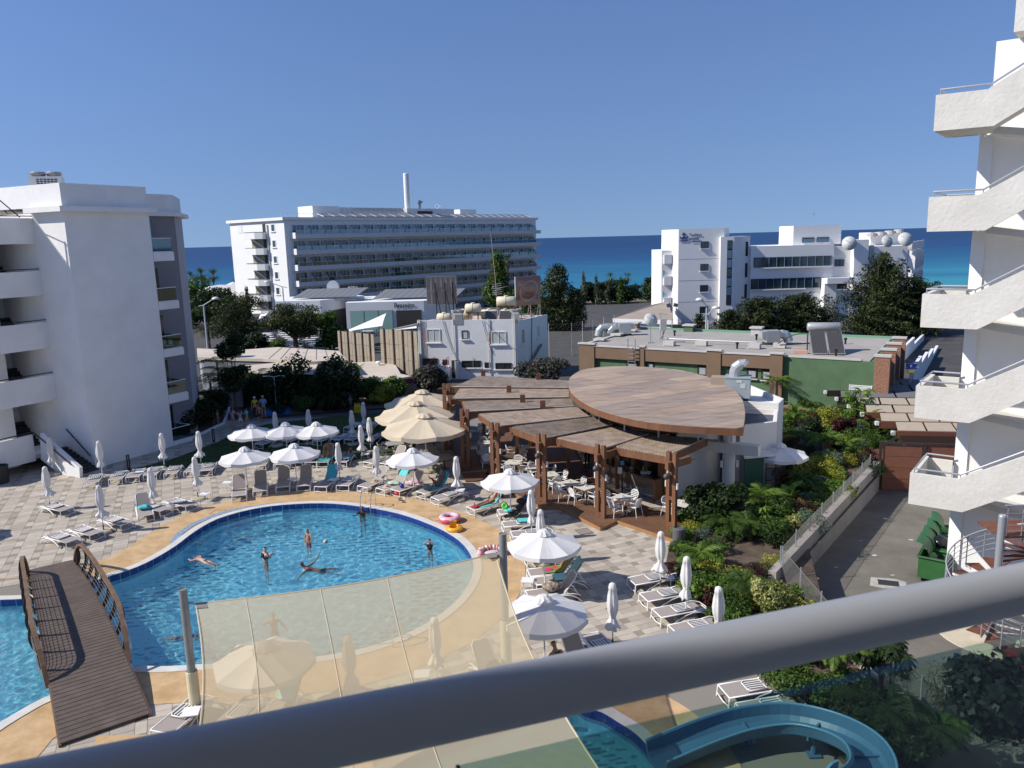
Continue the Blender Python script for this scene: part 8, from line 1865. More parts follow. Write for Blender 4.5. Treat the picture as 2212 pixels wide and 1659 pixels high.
broad(*(-12.8,64.59),0,2.2,'upright banana leaves rising behind the dark hedge',5,1.3,.26,G_MD,95,up=(.8,1.3));broad(*(-10.32,62.85),0,1.4,'sunlit banana-like plant beside the farthest cream parasol',7,1.2,.22,G_LT,96)
shrub(*(-17.79,58.67),0,.75,.9,G_DK,'round clipped dark bush standing on the blue pad',n=1200,size=.05,seed=97,asp=.7)
c=(-7.51,66.87);shrub(-7.0,66,0,1.8,2.4,leafmat('leaf_greyish_dark',(.03,.03,.025),(.13,.13,.10)),'rounded greyish bush at the foot of the house stair',n=2600,size=.12,seed=98,asp=.8)
shrub(2.6,66.5,0,2.1,2.6,MATS['leaf_greyish_dark'],'rounded greyish bush before the right corner of the white house',n=3000,size=.12,seed=99,asp=.8)
# --- background trees
tree(-33.5,96,-.1,7,crownblobs(3.9,1.8,6.9,15,101),.28,'left one of the two round umbrella pines before the beach hotel',G_PN,11000,.16,101,'pine_tree',.3)
tree(-25.6,93,-.1,6,crownblobs(3.6,2.0,5.6,15,102),.30,'right one of the two round umbrella pines before the beach hotel',G_PN,10000,.16,102,'pine_tree',.3)
tree(-21.6,93.5,-.1,5,crownblobs(2.1,.6,4.3,9,103),.12,'small bright leaved tree right of the round pines',G_MD,3500,.2,103)
tree(-29.6,90,-.1,4,crownblobs(2.2,.3,2.7,9,104),.15,'low dark tree below the left round pine',G_DK,3500,.18,104)
tree(-26.8,89.5,-.1,3,crownblobs(1.5,.4,2.4,7,105),.10,'low bright bush tree between the round pines',G_MD,2500,.18,105)
tree(-43,118,-1,8,crownblobs(4.8,2,7.6,12,106),.3,'dark tree behind the street lamp at the left block corner',G_DK,6000,.25,106)
tree(-51,128,-2,9,crownblobs(5,2,9,12,107),.3,'large dark tree at the foot of the beach hotel end wall',G_MD,5000,.28,107)
palm(-38.6,100,-.1,2.4,'pale dusty palm behind the grey street lamp',18,2.4,G_GY,108,trunk=.2,leafl=.6)
for i,(x,y) in enumerate(((-49.5,140),(-46.8,141))):tree(x,y,-2,5,[(0,0,2.5+k*1.1,.55-.07*k,.55-.07*k,.8) for k in range(5)],.1,['thin dark cypress left of its twin by the beach hotel','thin dark cypress close to the beach hotel wall'][i],G_CY,900,.2,110+i,'cypress_tree')
B=[(0,0,7.4,1.7,1.6,2.4),(-1.0,0,5.6,1.9,1.7,2.3),(1.2,.3,4.6,2.2,2,2.6),(2.6,0,4.4,1.5,1.5,1.9),(-1.4,0,2.9,2.0,2,2.5),(.6,0,2.4,2.6,2.4,2.3),(2.6,0,2.2,1.6,1.6,2.0),(0.3,0,8.6,1.1,1.1,1.1)]
tree(6.6,110,-.6,9,B,.4,'massive dark cypress cluster right of the picture billboard',G_CY,15000,.20,120,'cypress_tree',.35,.5)
for i,(x,h,w_,l,m_) in enumerate(((14.0,10.2,1.5,'leftmost tall narrow poplar before the sea',G_GY),(16.7,9.4,1.6,'second tall poplar with dry grey crown',G_GY),(18.6,8.6,1.4,'third poplar between grey and green ones',G_GY),(20.9,9.0,1.8,'rightmost greener poplar of the row',G_MD))):
 tree(x,150,-4.6,h,[(random.uniform(-.3,.3),0,h*(.12+.11*k),w_*(.9-.09*k)*random.uniform(.85,1.1),w_*(.9-.09*k),h*.1) for k in range(9)],.2,l,m_,5200,.2,121+i,'poplar_tree',.35,.3)
tree(-2.4,168,-4,13,[(0,0,11.5,1.6,1.6,3),(.3,0,8.3,2.2,2,3),(-.6,0,5.5,3,2.6,3),(1.2,0,4,3,2.6,3)],.3,'tall light green tree beside the two palms before the hotel facade',G_MD,7000,.28,126)
tree(2,140,-3,7,crownblobs(3.5,2,6.5,10,127),.3,'leafy green tree behind the solar collectors of the white house',G_MD,5000,.25,127)
for i,(x,w_,l) in enumerate(((30,8,'left part of the dark tree belt below the beach palms'),(42,8.5,'middle part of the dark tree belt below the beach palms'),(54,8.5,'right part of the dark tree belt behind the low brown roof'),(24,5,'lower dark tree behind the row of poplars'),(66,6,'dark tree at the edge of the lettered hotel'))):tree(x,215+8*(i%2),-7,8,crownblobs(w_,1.5,7.4,14,130+i,(.22,.38)),.4,l,G_DK,6500,.34,130+i)
def fanpalm(x,y,z,h,label,R=2.1,seed=1,m=G_MD,lean=0,gr='tall fan palms before the sea'):
 t=thing('fan_palm',label,'palm tree',(x,y,z),0,gr);rs=random.Random(seed)
 ob('trunk',MB().tube([(0,0,0),(lean*.5,0,h*.5),(lean,0,h)],[.28,.2,.2],7),PBARK,t)
 mb=MB();tn=[]
 for k in range(40):
  a=rs.uniform(0,2*PI);e=rs.uniform(-.7,1.3);L=R*rs.uniform(.8,1.05);c=Vector((math.cos(a)*math.cos(e),math.sin(a)*math.cos(e),math.sin(e)))
  tip=c*L+Vector((lean,0,h-.15*L));sd_=Vector((-math.sin(a),math.cos(a),0));st_=Vector((lean,0,h))+c*L*.4
  i=len(mb.v);mb.v+=[tuple(Vector((lean,0,h))),tuple(st_+sd_*.03*L)];mb.v+=[tuple(st_-sd_*.03*L)];mb.f.append((i,i+1,i+2));tn.append(.3)
  for q in range(-3,4):
   d=(c*.9+sd_*q*.22+Vector((0,0,-.12*abs(q)))).normalized();i=len(mb.v);e_=st_+d*L*.6+Vector((0,0,-.1*L*rs.random()));mb.v+=[tuple(st_-sd_*.02*L),tuple(st_+sd_*.02*L),tuple(e_)];mb.f.append((i,i+1,i+2));tn.append(rs.random()*.6)
 me=mb.mesh('crown',m);at=me.attributes.new('tint','FLOAT','FACE');at.data.foreach_set('value',tn);ob('crown',me,parent=t)
 ob('dry_skirt',MB().lathe([(.25,-1.6*R/2.1),(.55*R/2.1,-.9),(.3,-.1)],(lean,0,h),9),mat('dry_fronds',(.22,.16,.09),.9),t)
 return t
for i,(x,z,l) in enumerate(((38.4,-1.6,'first tall fan palm right of the poplars'),(44.7,-1.8,'tallest fan palm before the sea'),(47.8,-6.2,'short fan palm below the tallest one'),(52.4,-6.7,'fan palm in the middle of the short ones'),(56.5,-6.4,'fan palm nearest the lettered hotel'))):fanpalm(x,300,-13,z+13-1.2,l,3.4 if i>1 else 3.0,140+i)
fanpalm(-3.1,170,-4,9.9,'left one of two fan palms before the hotel facade',2.3,150);fanpalm(-.3,172,-4,12,'right higher one of two fan palms before the hotel facade',2.4,151)
for i,(x,z,R,l) in enumerate(((-141.5,-1.2,5.0,'full date palm at the right of the left beach group'),(-147,-.6,5,'date palm in the middle of the left beach group'),(-152,-1.5,4.5,'date palm beside the apartment block before the sea'),(-144.2,-5,3.6,'lower pale palm in the left beach group'),(-149.5,-5.5,3.6,'lowest pale palm of the left beach group'),(-131,-5.2,3.4,'palm just left of the beach hotel wall'))):fanpalm(x,380,-18,z+18,l,R,152+i,G_GY if 'pale' in l else G_MD,gr='palms of the left beach group')
for i,(x,w_) in enumerate(((-150,6),(-141,5),(-132,4))):tree(x,372,-18,6,crownblobs(w_*1.3,3,8,8,160+i),.4,['dark low trees beneath the left beach palms','low bushes right below the full date palm','low tree at the foot of the beach hotel wall'][i],G_DK,2500,.5,160+i)
def layered(x,y,z,h,R,label,seed,plates,n,name='cypress_tree',fn=None):
 rs=random.Random(seed);B=[]
 for k in range(plates*2):
  t=(k+.5)/plates/2;zz=h*(.06+.88*t);r=fn(t)*R;a=rs.uniform(0,2*PI)
  B.append((0,0,zz,r*.5+.2,r*.5+.2,h*.05+.15))
  for q in range(4 if t<.85 else 2):
   aa=a+q*1.6+rs.uniform(-.3,.3);d=r*rs.uniform(.4,.72);L=r*rs.uniform(.25,.4);B.append((d*math.cos(aa),d*math.sin(aa),zz+d*.15,L*abs(math.cos(aa))+.5,L*abs(math.sin(aa))+.5,h*.03+.16))
   B.append((r*.95*math.cos(aa),r*.95*math.sin(aa),zz+r*.25,.5,.5,.14))
 return tree(x,y,z,h,B,.35,label,G_CY,int(n*1.5),.2,seed,name,.3,.15,limbs=5)
layered(45.0,95,-.5,10.8,6.6,'big layered dark cypress with pointed top before the sign hotel',170,15,16000,fn=lambda t:(1-t)**.75*.95+.12)
layered(49.5,96,-.5,7.6,5.0,'broad right shoulder cypress beside the big layered one',171,9,8000,fn=lambda t:.95-.55*t)
layered(30.5,95,-.5,5.6,4.6,'spreading dark cypress in front of the sign tower',172,8,9000,fn=lambda t:1-.5*t)
layered(35.8,97,-.5,5.8,4.2,'spreading dark cypress with a raised tip before the window bands',173,8,8000,fn=lambda t:1-.6*t)
layered(26.2,93,-.5,4.4,2.6,'smaller cypress left of the white domed street lamps',174,6,3000,fn=lambda t:1-.5*t)
tree(39.5,97,-.5,5,crownblobs(1.9,2.0,5.2,8,175),.12,'thin olive-like tree between the layered cypresses',G_GY,1700,.14,175)
layered(22.9,95,-.5,4.0,1.9,'small young conifer before the wall of the sign tower',176,7,900,fn=lambda t:(1-t))
c=(24.87,52.34);shrub(20.6,41.6,.0,.7,1.9,G_MD,'twiggy plant at the corner of the brown gate',n=500,size=.07,seed=177,asp=.2)
X=[p[0]for p in LAWN];Y=[p[1]for p in LAWN];rs=np.random.RandomState(9);pts=[]
while len(pts)<52000:
 q=np.stack([rs.uniform(min(X),max(X),4000),rs.uniform(min(Y),max(Y),4000)],1)
 pts+=[tuple(a) for a in q if inside(a,LAWN)]
p=np.array(pts[:52000]);n=len(p);a=rs.uniform(0,2*PI,n);hgt=rs.uniform(.03,.075,n);w_=.012
b0=np.stack([p[:,0]-w_*np.cos(a),p[:,1]-w_*np.sin(a),np.full(n,.018)],1);b1=np.stack([p[:,0]+w_*np.cos(a),p[:,1]+w_*np.sin(a),np.full(n,.018)],1);tp=np.stack([p[:,0]+rs.uniform(-.03,.03,n),p[:,1]+rs.uniform(-.03,.03,n),.018+hgt],1)
me=bpy.data.meshes.new('grass');me.from_pydata(np.stack([b0,b1,tp],1).reshape(-1,3).tolist(),[],np.arange(3*n).reshape(-1,3).tolist());me.materials.append(G_GR);at=me.attributes.new('tint','FLOAT','FACE');at.data.foreach_set('value',rs.rand(n).astype(np.float32)*.6)
o=ob('grass',me);o['kind']='stuff'
# ================= PEOPLE =================
SK=[mat('skin_tan',(.36,.19,.115),.55),mat('skin_light',(.50,.31,.22),.55),mat('skin_brown',(.20,.10,.06),.5)]
HR=[mat('hair_dark',(.015,.010,.008),.5),mat('hair_brown',(.06,.035,.02),.5)]
def skinned(name,V,E,R,m,parent,sub=1,root=0):
 me=bpy.data.meshes.new(name);me.from_pydata([tuple(v) for v in V],E,[]);me.materials.append(m);o=ob(name,me,parent=parent)
 md=o.modifiers.new('s','SKIN');md.use_smooth_shade=True
 for i,d in enumerate(me.skin_vertices[0].data):r=R[i];d.radius=r if isinstance(r,tuple) else(r,r);d.use_root=(i==root)
 s=o.modifiers.new('u','SUBSURF');s.levels=s.render_levels=sub;return o
BASE=dict(pelvis=(0,0,.95),spine=(0,.0,1.14),chest=(0,0,1.34),neck=(0,.01,1.49),head=(0,.03,1.62),
 shL=(-.17,0,1.42),elL=(-.23,-.02,1.14),wrL=(-.24,.06,.89),shR=(.17,0,1.42),elR=(.23,-.02,1.14),wrR=(.24,.06,.89),
 hpL=(-.09,0,.90),knL=(-.10,.02,.50),anL=(-.11,-.02,.08),toL=(-.12,.14,.03),hpR=(.09,0,.90),knR=(.10,.02,.50),anR=(.11,-.02,.08),toR=(.12,.14,.03))
def person(label,loc,rz,pose={},s=1.,skin=0,hair=0,hairlen=0,wear=(),look=(0,1,0),z=0.,group=None,hat=None,M=None,legs=True):
 t=thing('person',label,'person',(loc[0],loc[1],z),rz,group);J={k:Vector(v) for k,v in BASE.items()}
 for k,v in pose.items():J[k]=Vector(v)
 if M is not None:J={k:M@v for k,v in J.items()};look=(M.to_3x3()@Vector(look))
 J={k:v*s for k,v in J.items()};lk=Vector(look).normalized();up=(J['head']-J['neck']).normalized()
 V=[];E=[];R=[];ix={}
 def a(k,p,r,pr=None):
  ix[k]=len(V);V.append(p);R.append(tuple(q*s for q in r) if isinstance(r,tuple) else r*s)
  if pr is not None:E.append((ix[pr],ix[k]))
 fat=1.
 a('pelvis',J['pelvis'],.115);a('spine',J['spine'],.10,'pelvis');a('chest',J['chest'],.115,'spine');a('neck',J['neck'],.05,'chest');a('h0',J['neck'].lerp(J['head'],.5),.06,'neck');a('head',J['head'],.088,'h0');a('crown',J['head']+up*.085*s,.065,'head')
 for q in 'LR':
  a('sh'+q,J['sh'+q],.052,'chest');a('el'+q,J['el'+q],.036,'sh'+q);a('wr'+q,J['wr'+q],.025,'el'+q)
  d=(J['wr'+q]-J['el'+q]).normalized();sd=d.cross(lk);sd=sd.normalized() if sd.length>.1 else Vector((1,0,0));a('pm'+q,J['wr'+q]+d*.055*s,.030,'wr'+q)
  for f in range(4):o_=(f-1.5)*.02;p=J['wr'+q]+d*(.11-.006*abs(f-1.4))*s+sd*o_*s;a('f%d'%f+q,p,.009,'pm'+q);a('g%d'%f+q,p+(d*.045+lk*.012)*s+sd*o_*.2*s,.008,'f%d'%f+q)
  p=J['wr'+q]+d*.04*s-sd*.045*s;a('t'+q,p,.011,'pm'+q);a('u'+q,p+(d*.035-sd*.01)*s,.009,'t'+q)
  a('hp'+q,J['hp'+q],.082,'pelvis');a('kn'+q,J['kn'+q],.055,'hp'+q);a('an'+q,J['an'+q],.035,'kn'+q);a('to'+q,J['to'+q],.03,'an'+q)
 skinned('body',V,E,R,SK[skin],t,1)
 hd=J['head'];side=up.cross(lk).normalized()
 ob('ears_and_nose',MB().ell(tuple(hd+lk*.098*s),(.014*s,.016*s,.022*s),6,5).ell(tuple(hd+side*.09*s),(.014*s,.014*s,.028*s),6,5).ell(tuple(hd-side*.09*s),(.014*s,.014*s,.028*s),6,5),SK[skin],t,smooth=True)
 ob('eyes_and_mouth',MB().ell(tuple(hd+lk*.084*s+side*.033*s+up*.02*s),(.012*s,)*3,6,4).ell(tuple(hd+lk*.084*s-side*.033*s+up*.02*s),(.012*s,)*3,6,4).ell(tuple(hd+lk*.088*s-up*.045*s),(.02*s,.01*s,.006*s),6,4),HR[0],t)
 if not hat:
  HVs=[hd+up*.045*s-lk*.018*s,hd+up*.09*s-lk*.02*s];
  if hairlen:HVs=[J['neck']-lk*(.07+.02)*s-up*hairlen*s,hd-lk*.07*s]+HVs[::1]
  skinned('hair',HVs,[(i,i+1) for i in range(len(HVs)-1)],[(.07*s if(hairlen and i<2) else .088*s) for i in range(len(HVs))],HR[hair],t,1)
 else:
  ob('hat',MB().ell(tuple(hd+up*.07*s),(.105*s,.11*s,.075*s),12,6).prism([tuple((hd+lk*(.10+.09*v)*s+side*u*.07*s)[:2]) for u,v in((-1,0),(1,0),(.7,1),(-.7,1))],(hd+up*.05*s).z,(hd+up*.065*s).z),hat,t,smooth=False)
 for kind,m in wear:
  if kind in('shirt','vest'):
   ks=['spine','chest','shL','shR'];vv=[J['pelvis'].lerp(J['spine'],.5),J['chest'],J['shL'],J['shR']];e=[(0,1),(1,2),(1,3)];r=[.128*s,.135*s,.075*s,.075*s]
   if kind=='shirt':vv+=[J['shL'].lerp(J['elL'],.7),J['shR'].lerp(J['elR'],.7)];e+=[(2,4),(3,5)];r+=[.058*s,.058*s]
   skinned('shirt',vv,e,r,m,t,1,1)
  if kind in('shorts','trousers','briefs'):
   f={'shorts':.75,'trousers':1.,'briefs':.18}[kind]
   vv=[J['pelvis']+(J['spine']-J['pelvis'])*.25,J['pelvis'],J['hpL'],J['hpR'],J['hpL'].lerp(J['knL'],f),J['hpR'].lerp(J['knR'],f)];e=[(0,1),(1,2),(1,3),(2,4),(3,5)];r=[.122*s,.13*s,.098*s,.098*s,.08*s if f<.9 else .07*s,.08*s if f<.9 else .07*s]
   if kind=='trousers':vv+=[J['anL'],J['anR']];e+=[(4,6),(5,7)];r+=[.055*s,.055*s]
   skinned(kind,vv,e,r,m,t,1,1)
  if kind=='top':skinned('bikini_top',[J['chest'].lerp(J['shL'],.45)-up*.05*s,J['chest']-up*.05*s,J['chest'].lerp(J['shR'],.45)-up*.05*s],[(0,1),(1,2)],[.105*s,.122*s,.105*s],m,t,1,1)
  if kind=='shoes':
   for q in 'LR':ob('shoe',MB().ell(tuple((J['an'+q]+J['to'+q])/2-Vector((0,0,.01*s))),(.05*s,.13*s,.045*s),8,6),m,t,smooth=True)
 return t
def cl(n,c,r=.8):return mat('cloth_'+n,c,r)
BLK=cl('black',(.015,.015,.018));NVY=cl('navy',(.015,.03,.14));YEL=cl('yellow',(.62,.45,.02));LBL=cl('light_blue',(.22,.38,.62));PNK=cl('pink',(.60,.33,.40));WHT=cl('white',(.7,.7,.7));TRQ=cl('turquoise',(.10,.50,.50));RDC=cl('red',(.45,.02,.03));GRYC=cl('grey',(.16,.17,.2));CAPW=cl('cap_white',(.7,.7,.7));STR=cl('straw',(.5,.38,.22));TEAL=cl('teal_towel',(.06,.40,.42));MINT=cl('mint_towel',(.32,.62,.58))
W_=-.14
def inpool(c,zoff):return c
up_arm=dict(shL=(-.17,0,1.42))
c=(-9.12,32.81);person('boy standing waist deep in the pool beside a floating ball',c,rad(150),dict(elL=(-.38,.15,1.30),wrL=(-.5,.35,1.22),elR=(.24,.05,1.15),wrR=(.12,.22,1.0)),.78,0,0,0,(('shorts',RDC),),z=W_-.70)
o=ob('ball',MB().ell((0,0,0),(.11,.11,.11),12,8),mat('football',(.7,.7,.68),.5,col2=(.05,.05,.05),scale=9),loc=(c[0]+.75,c[1]-.05,W_+.04));tagm(o,'black and white ball floating beside the boy in the pool','ball')
c=(-10.49,31.02);person('woman with tied hair and crossed arms standing chest deep in the pool',c,rad(-50),dict(elL=(-.26,.12,1.27),wrL=(.02,.28,1.33),elR=(.26,.12,1.27),wrR=(-.02,.30,1.36)),1.,1,1,.0,(('top',BLK),),z=W_-1.14)
c=(-8.53,29.85)
person('man floating on his back in the pool with one arm raised',c,rad(0),dict(pelvis=(.55,0,-.06),spine=(.33,0,-.0),chest=(.12,0,.06),neck=(-.04,0,.16),head=(-.12,.0,.28),shL=(.08,.17,.10),elL=(.32,.28,.22),wrL=(.48,.40,.46),shR=(.08,-.17,.06),elR=(-.06,-.38,-.02),wrR=(-.12,-.62,-.10),hpL=(.6,.08,-.08),hpR=(.6,-.08,-.08),knL=(.95,.14,-.02),knR=(.98,-.1,-.10),anL=(1.35,.2,-.1),anR=(1.38,-.05,-.2),toL=(1.5,.24,-.02),toR=(1.52,-.03,-.12)),1.,2,0,0,(('shorts',BLK),),(-.6,.1,.8),z=W_)
c=(-3.67,31.58);person('girl adjusting goggles in the pool near its right edge',c,rad(170),dict(elL=(-.30,.12,1.46),wrL=(-.12,.14,1.60),elR=(.30,.12,1.46),wrR=(.12,.14,1.60)),.8,1,0,0,(('vest',BLK),('briefs',BLK)),z=W_-.85)
c=(-7.43,36.47);person('dark haired swimmer in the water at the foot of the pool ladder',c,rad(180),dict(elL=(-.3,.2,1.3),wrL=(-.35,.4,1.38),elR=(.3,.2,1.3),wrR=(.35,.4,1.38)),.95,2,0,.02,(('shirt',BLK),),z=W_-1.28)
flat=Matrix.Rotation(rad(-84),4,'X')
sw=dict(elL=(-.3,.05,1.62),wrL=(-.2,.1,1.85),elR=(.3,.05,1.62),wrR=(.2,.1,1.85))
c=(-13.3,31.21);person('swimmer with wet brown hair breaking the surface at the left of the pool',c,rad(60),sw,.85,1,1,.05,(('briefs',NVY),),z=W_-.10,M=Matrix.Translation((0,-1.3,.02))@flat,look=(0,.3,-1))
c=(-11.37,24.7);person('child in dark swimwear swimming under water behind the left steel pole',c,rad(-90),sw,.72,0,0,0,(('vest',NVY),('shorts',NVY)),z=W_-.18,M=Matrix.Translation((0,-1.0,.0))@flat,look=(0,.3,-1))
c=(-8.35,24.96);person('person bathing waist deep behind the cream shade sail',c,rad(200),dict(elR=(.4,.1,1.36),wrR=(.45,.35,1.36),elL=(-.3,-.1,1.2),wrL=(-.4,.1,1.1)),.95,0,0,0,(('shorts',BLK),),z=W_-1.02)
def foot(x,y):return None
gq='children and staff waiting in the shade by the lawn path'
sit=dict(elL=(-.26,.1,1.2),wrL=(-.08,.28,1.15),elR=(.26,.1,1.2),wrR=(.08,.28,1.18))
person('woman in yellow shirt, black trousers and white cap in the shade',(-19.26,57.63),rad(200),dict(elL=(-.34,-.1,1.2),wrL=(-.16,.05,1.0)),.97,1,0,0,(('shirt',YEL),('trousers',BLK),('shoes',WHT)),hat=CAPW,group=gq)
person('man in light blue shirt and patterned shorts holding a red board',(-18.65,57.68),rad(190),sit,1.,1,1,0,(('shirt',LBL),('shorts',GRYC),('shoes',NVY)),hat=STR,group=gq)
person('bare chested child in navy shorts before the woman in yellow',(-18.47,56.09),rad(10),{},.8,0,0,0,(('shorts',NVY),),group=gq)
person('girl with long dark hair in pink shirt and lilac shorts',(-19.88,54.55),rad(-20),sit,.9,1,0,.18,(('shirt',PNK),('shorts',cl('lilac',(.3,.27,.42)))),group=gq)
person('girl with wavy dark hair in white shorts beside the pink shirted one',(-19.32,54.49),rad(40),sit,.85,1,0,.22,(('vest',PNK),('shorts',WHT)),group=gq)
person('boy in turquoise shirt and bright yellow shorts',(-19.06,55.09),rad(60),sit,.76,1,0,0,(('shirt',TRQ),('shorts',YEL)),group=gq)
person('small girl in patterned swimsuit at the shaded bed kerb',(-21.28,55.44),rad(-40),{},.72,0,1,.1,(('vest',PNK),('briefs',WHT)),group=gq)
person('child in dark clothes standing at the bed kerb leftmost of the group',(-21.66,55.59),rad(-60),{},.8,2,0,.1,(('vest',BLK),('shorts',BLK)),group=gq)
person('small boy in blue cap and blue shorts beside the yellow canisters',(-12.48,59.43),rad(20),sit,.7,2,0,0,(('shorts',cl('blue_shorts',(.02,.06,.45))),),hat=cl('blue_cap',(.02,.08,.5)))
person('person in black standing in the dark bar',(4.1,42.6),rad(150),{},.98,2,0,0,(('shirt',BLK),('trousers',BLK)))
def on_lounger(label,x,y,deg,knees,skin,wear,hair=0,hairlen=0,arms=0,A=50,torso=.0,s=.98):
 a=rad(A);hx=1.27;hz=.46
 def T(l,w=0,o=0):return(w,-(hx+l*math.cos(a)-o*math.sin(a)*1),hz+l*math.sin(a)+o*math.cos(a))
 P_=dict(pelvis=(0,-hx+.05,hz),spine=T(.2,0,.03),chest=T(.42,0,.04),neck=T(.58,0,.05),head=T(.70,0,.10),shL=T(.50,-.17,.03),shR=T(.50,.17,.03),hpL=(-.09,-hx+.12,hz-.0),hpR=(.09,-hx+.12,hz-.0))
 if arms==0:P_.update(elL=T(.25,-.28,.05),wrL=(-.18,-hx+.18,hz+.10),elR=T(.25,.28,.05),wrR=(.12,-hx+.2,hz+.14))
 else:P_.update(elL=T(.25,-.22,.2),wrL=T(.42,-.05,.36),elR=T(.25,.22,.2),wrR=T(.42,.05,.36))
 for q,w in(('L',-1),('R',1)):
  k=knees[0 if q=='L' else 1]
  if k==0:P_.update({'kn'+q:(w*.10,-hx+.52,.44),'an'+q:(w*.11,-hx+.95,.41),'to'+q:(w*.12,-hx+1.0,.54)})
  elif k==1:P_.update({'kn'+q:(w*.12,-hx+.40,.84),'an'+q:(w*.12,-hx+.62,.43),'to'+q:(w*.12,-hx+.78,.40)})
  elif k==2:P_.update({'kn'+q:(w*.08,-hx+.38,.86),'an'+q:(-w*.12,-hx+.72,1.02),'to'+q:(-w*.14,-hx+.80,1.16)})
 return person(label,(x,y),rad(deg)+PI/2+0,{k:v for k,v in P_.items()},s,skin,hair,hairlen,wear,look=(0,.75,.5 if arms==0 else .2))
on_lounger('man reading on the raised lounger with turquoise towel beside the lawn',-11.1,44.01,89,(1,1),0,(('shorts',YEL),),arms=1)
on_lounger('woman lying on the blue towel next to the reading man',-10.0,43.9,84,(0,0),0,(('top',BLK),('briefs',BLK)),1,.1,A=6)
on_lounger('man with crossed raised legs lying on the turquoise towelled lounger',-4.73,37.92,48,(1,2),2,(('briefs',BLK),),arms=1)
on_lounger('woman in a red bikini sunbathing on a turquoise towel',-2.1,35.35,36,(0,0),0,(('top',RDC),('briefs',RDC)),0,.04,A=48)
person('tanned woman in bikini sitting with her back turned above the railing',(1.1,20.95),rad(28),dict(pelvis=(0,0,.47),spine=(.0,.02,.68),chest=(0,.05,.89),neck=(0,.10,1.04),head=(-.02,.16,1.17),shL=(-.18,.05,.96),elL=(-.26,.14,.70),wrL=(-.10,.34,.62),shR=(.18,.05,.96),elR=(.25,.16,.72),wrR=(.10,.34,.62),hpL=(-.10,.05,.45),knL=(-.30,.42,.47),anL=(.05,.50,.42),toL=(.18,.52,.42),hpR=(.10,.05,.45),knR=(.30,.40,.46),anR=(-.02,.40,.44),toR=(-.14,.38,.44)),1.02,0,0,0,(('top',BLK),('briefs',BLK)))
# ================= TOWELS AND THINGS =================
def rug(name,label,cat,pts,w,m,loc,rz,th=.012,wob=.015,seed=0):
 rs=random.Random(seed);mb=MB();n=9;P_=[]
 for i in range(len(pts)-1):
  for k in range(4):t=k/4;P_.append((pts[i][0]*(1-t)+pts[i+1][0]*t,pts[i][1]*(1-t)+pts[i+1][1]*t))
 P_.append(pts[-1])
 for s_ in(0,1):
  for i,(x,z) in enumerate(P_):
   for k in range(n):mb.v.append((x+wob*math.sin(k*2+i),-w/2+w*k/(n-1)+wob*math.sin(i*1.3),z+s_*th+wob*(math.sin(k*1.9+i*.8+seed))*.7+wob))
 N_=len(P_)
 for i in range(N_-1):
  for k in range(n-1):
   a=i*n+k;mb.f.append((a,a+n,a+n+1,a+1));b=a+N_*n;mb.f.append((b,b+1,b+n+1,b+n))
 o=ob(name,mb,m,smooth=True,loc=(loc[0],loc[1],0),rz=rad(rz));tagm(o,label,cat,None);return o
BK=[(1.26,.38),(1.50,.68),(1.74,1.02),(1.79,1.0),(1.80,.72)]
rug('towel','teal towel draped over the back of the fifth poolside lounger','towel',BK,.62,TEAL,(-10.11,39.33),78,seed=1)
rug('towel','turquoise towel hung over the raised back beside the straw hats','towel',BK[1:],.64,TRQ,(-6.88,38.65),50,seed=2)
rug('towel','turquoise towel under the man with crossed legs','towel',[(.5,.35),(1.26,.37)]+BK[1:],.62,TEAL,(-4.73,37.92),48,seed=3)
rug('towel','turquoise towel under the sunbathing woman','towel',[(.35,.35),(1.26,.37),(1.50,.68),(1.72,.98)],.6,TRQ,(-2.1,35.35),36,seed=4)
rug('towel','blue green towel under the reading man','towel',[(.1,.35),(1.2,.37)],.66,TEAL,(-11.1,44.01),89,seed=5)
rug('towel','bright blue towel under the woman lying beside the lawn','towel',[(.4,.42),(1.5,.43),(1.85,.36)],.66,cl('blue_towel',(.05,.38,.55)),(-10.0,43.9),84,seed=6)
rug('towel','crumpled turquoise towel on the lounger before the pushchair','towel',[(.65,.42),(1.3,.43)],.55,TRQ,(-.56,33.16),10,wob=.03,seed=7)
rug('beach_towel','green beach towel with red and cream pattern over a raised back','towel',[(.55,.36),(1.26,.38),(1.50,.68),(1.72,1.0)],.62,mat('green_red_towel',(.08,.30,.06),.9,col2=(.38,.07,.03),scale=3.2,detail=2),(.45,27.95),10,seed=8)
rug('towel','grey green towel hanging over the raised back of the second towelled lounger','towel',[(1.26,.38),(1.50,.68),(1.74,1.03),(1.80,1.0)],.6,cl('sage',(.22,.42,.37)),(.65,27.2),10,seed=9)
rug('towel','pale mint towel lying folded on the second towelled lounger','towel',[(.7,.38),(1.2,.38)],.5,MINT,(.65,27.2),10,wob=.03,seed=10)
rug('towel','mint towel over the foot end of a lounger under the shade sail','towel',[(1.2,.4),(1.50,.7),(1.74,1.03),(1.82,.9)],.6,MINT,(-6.9,18.7),72,seed=11)
rug('towel','turquoise cloth under the sitting woman','towel',[(.3,.36),(1.2,.37)],.6,TRQ,(1.35,20.2),122,seed=12)
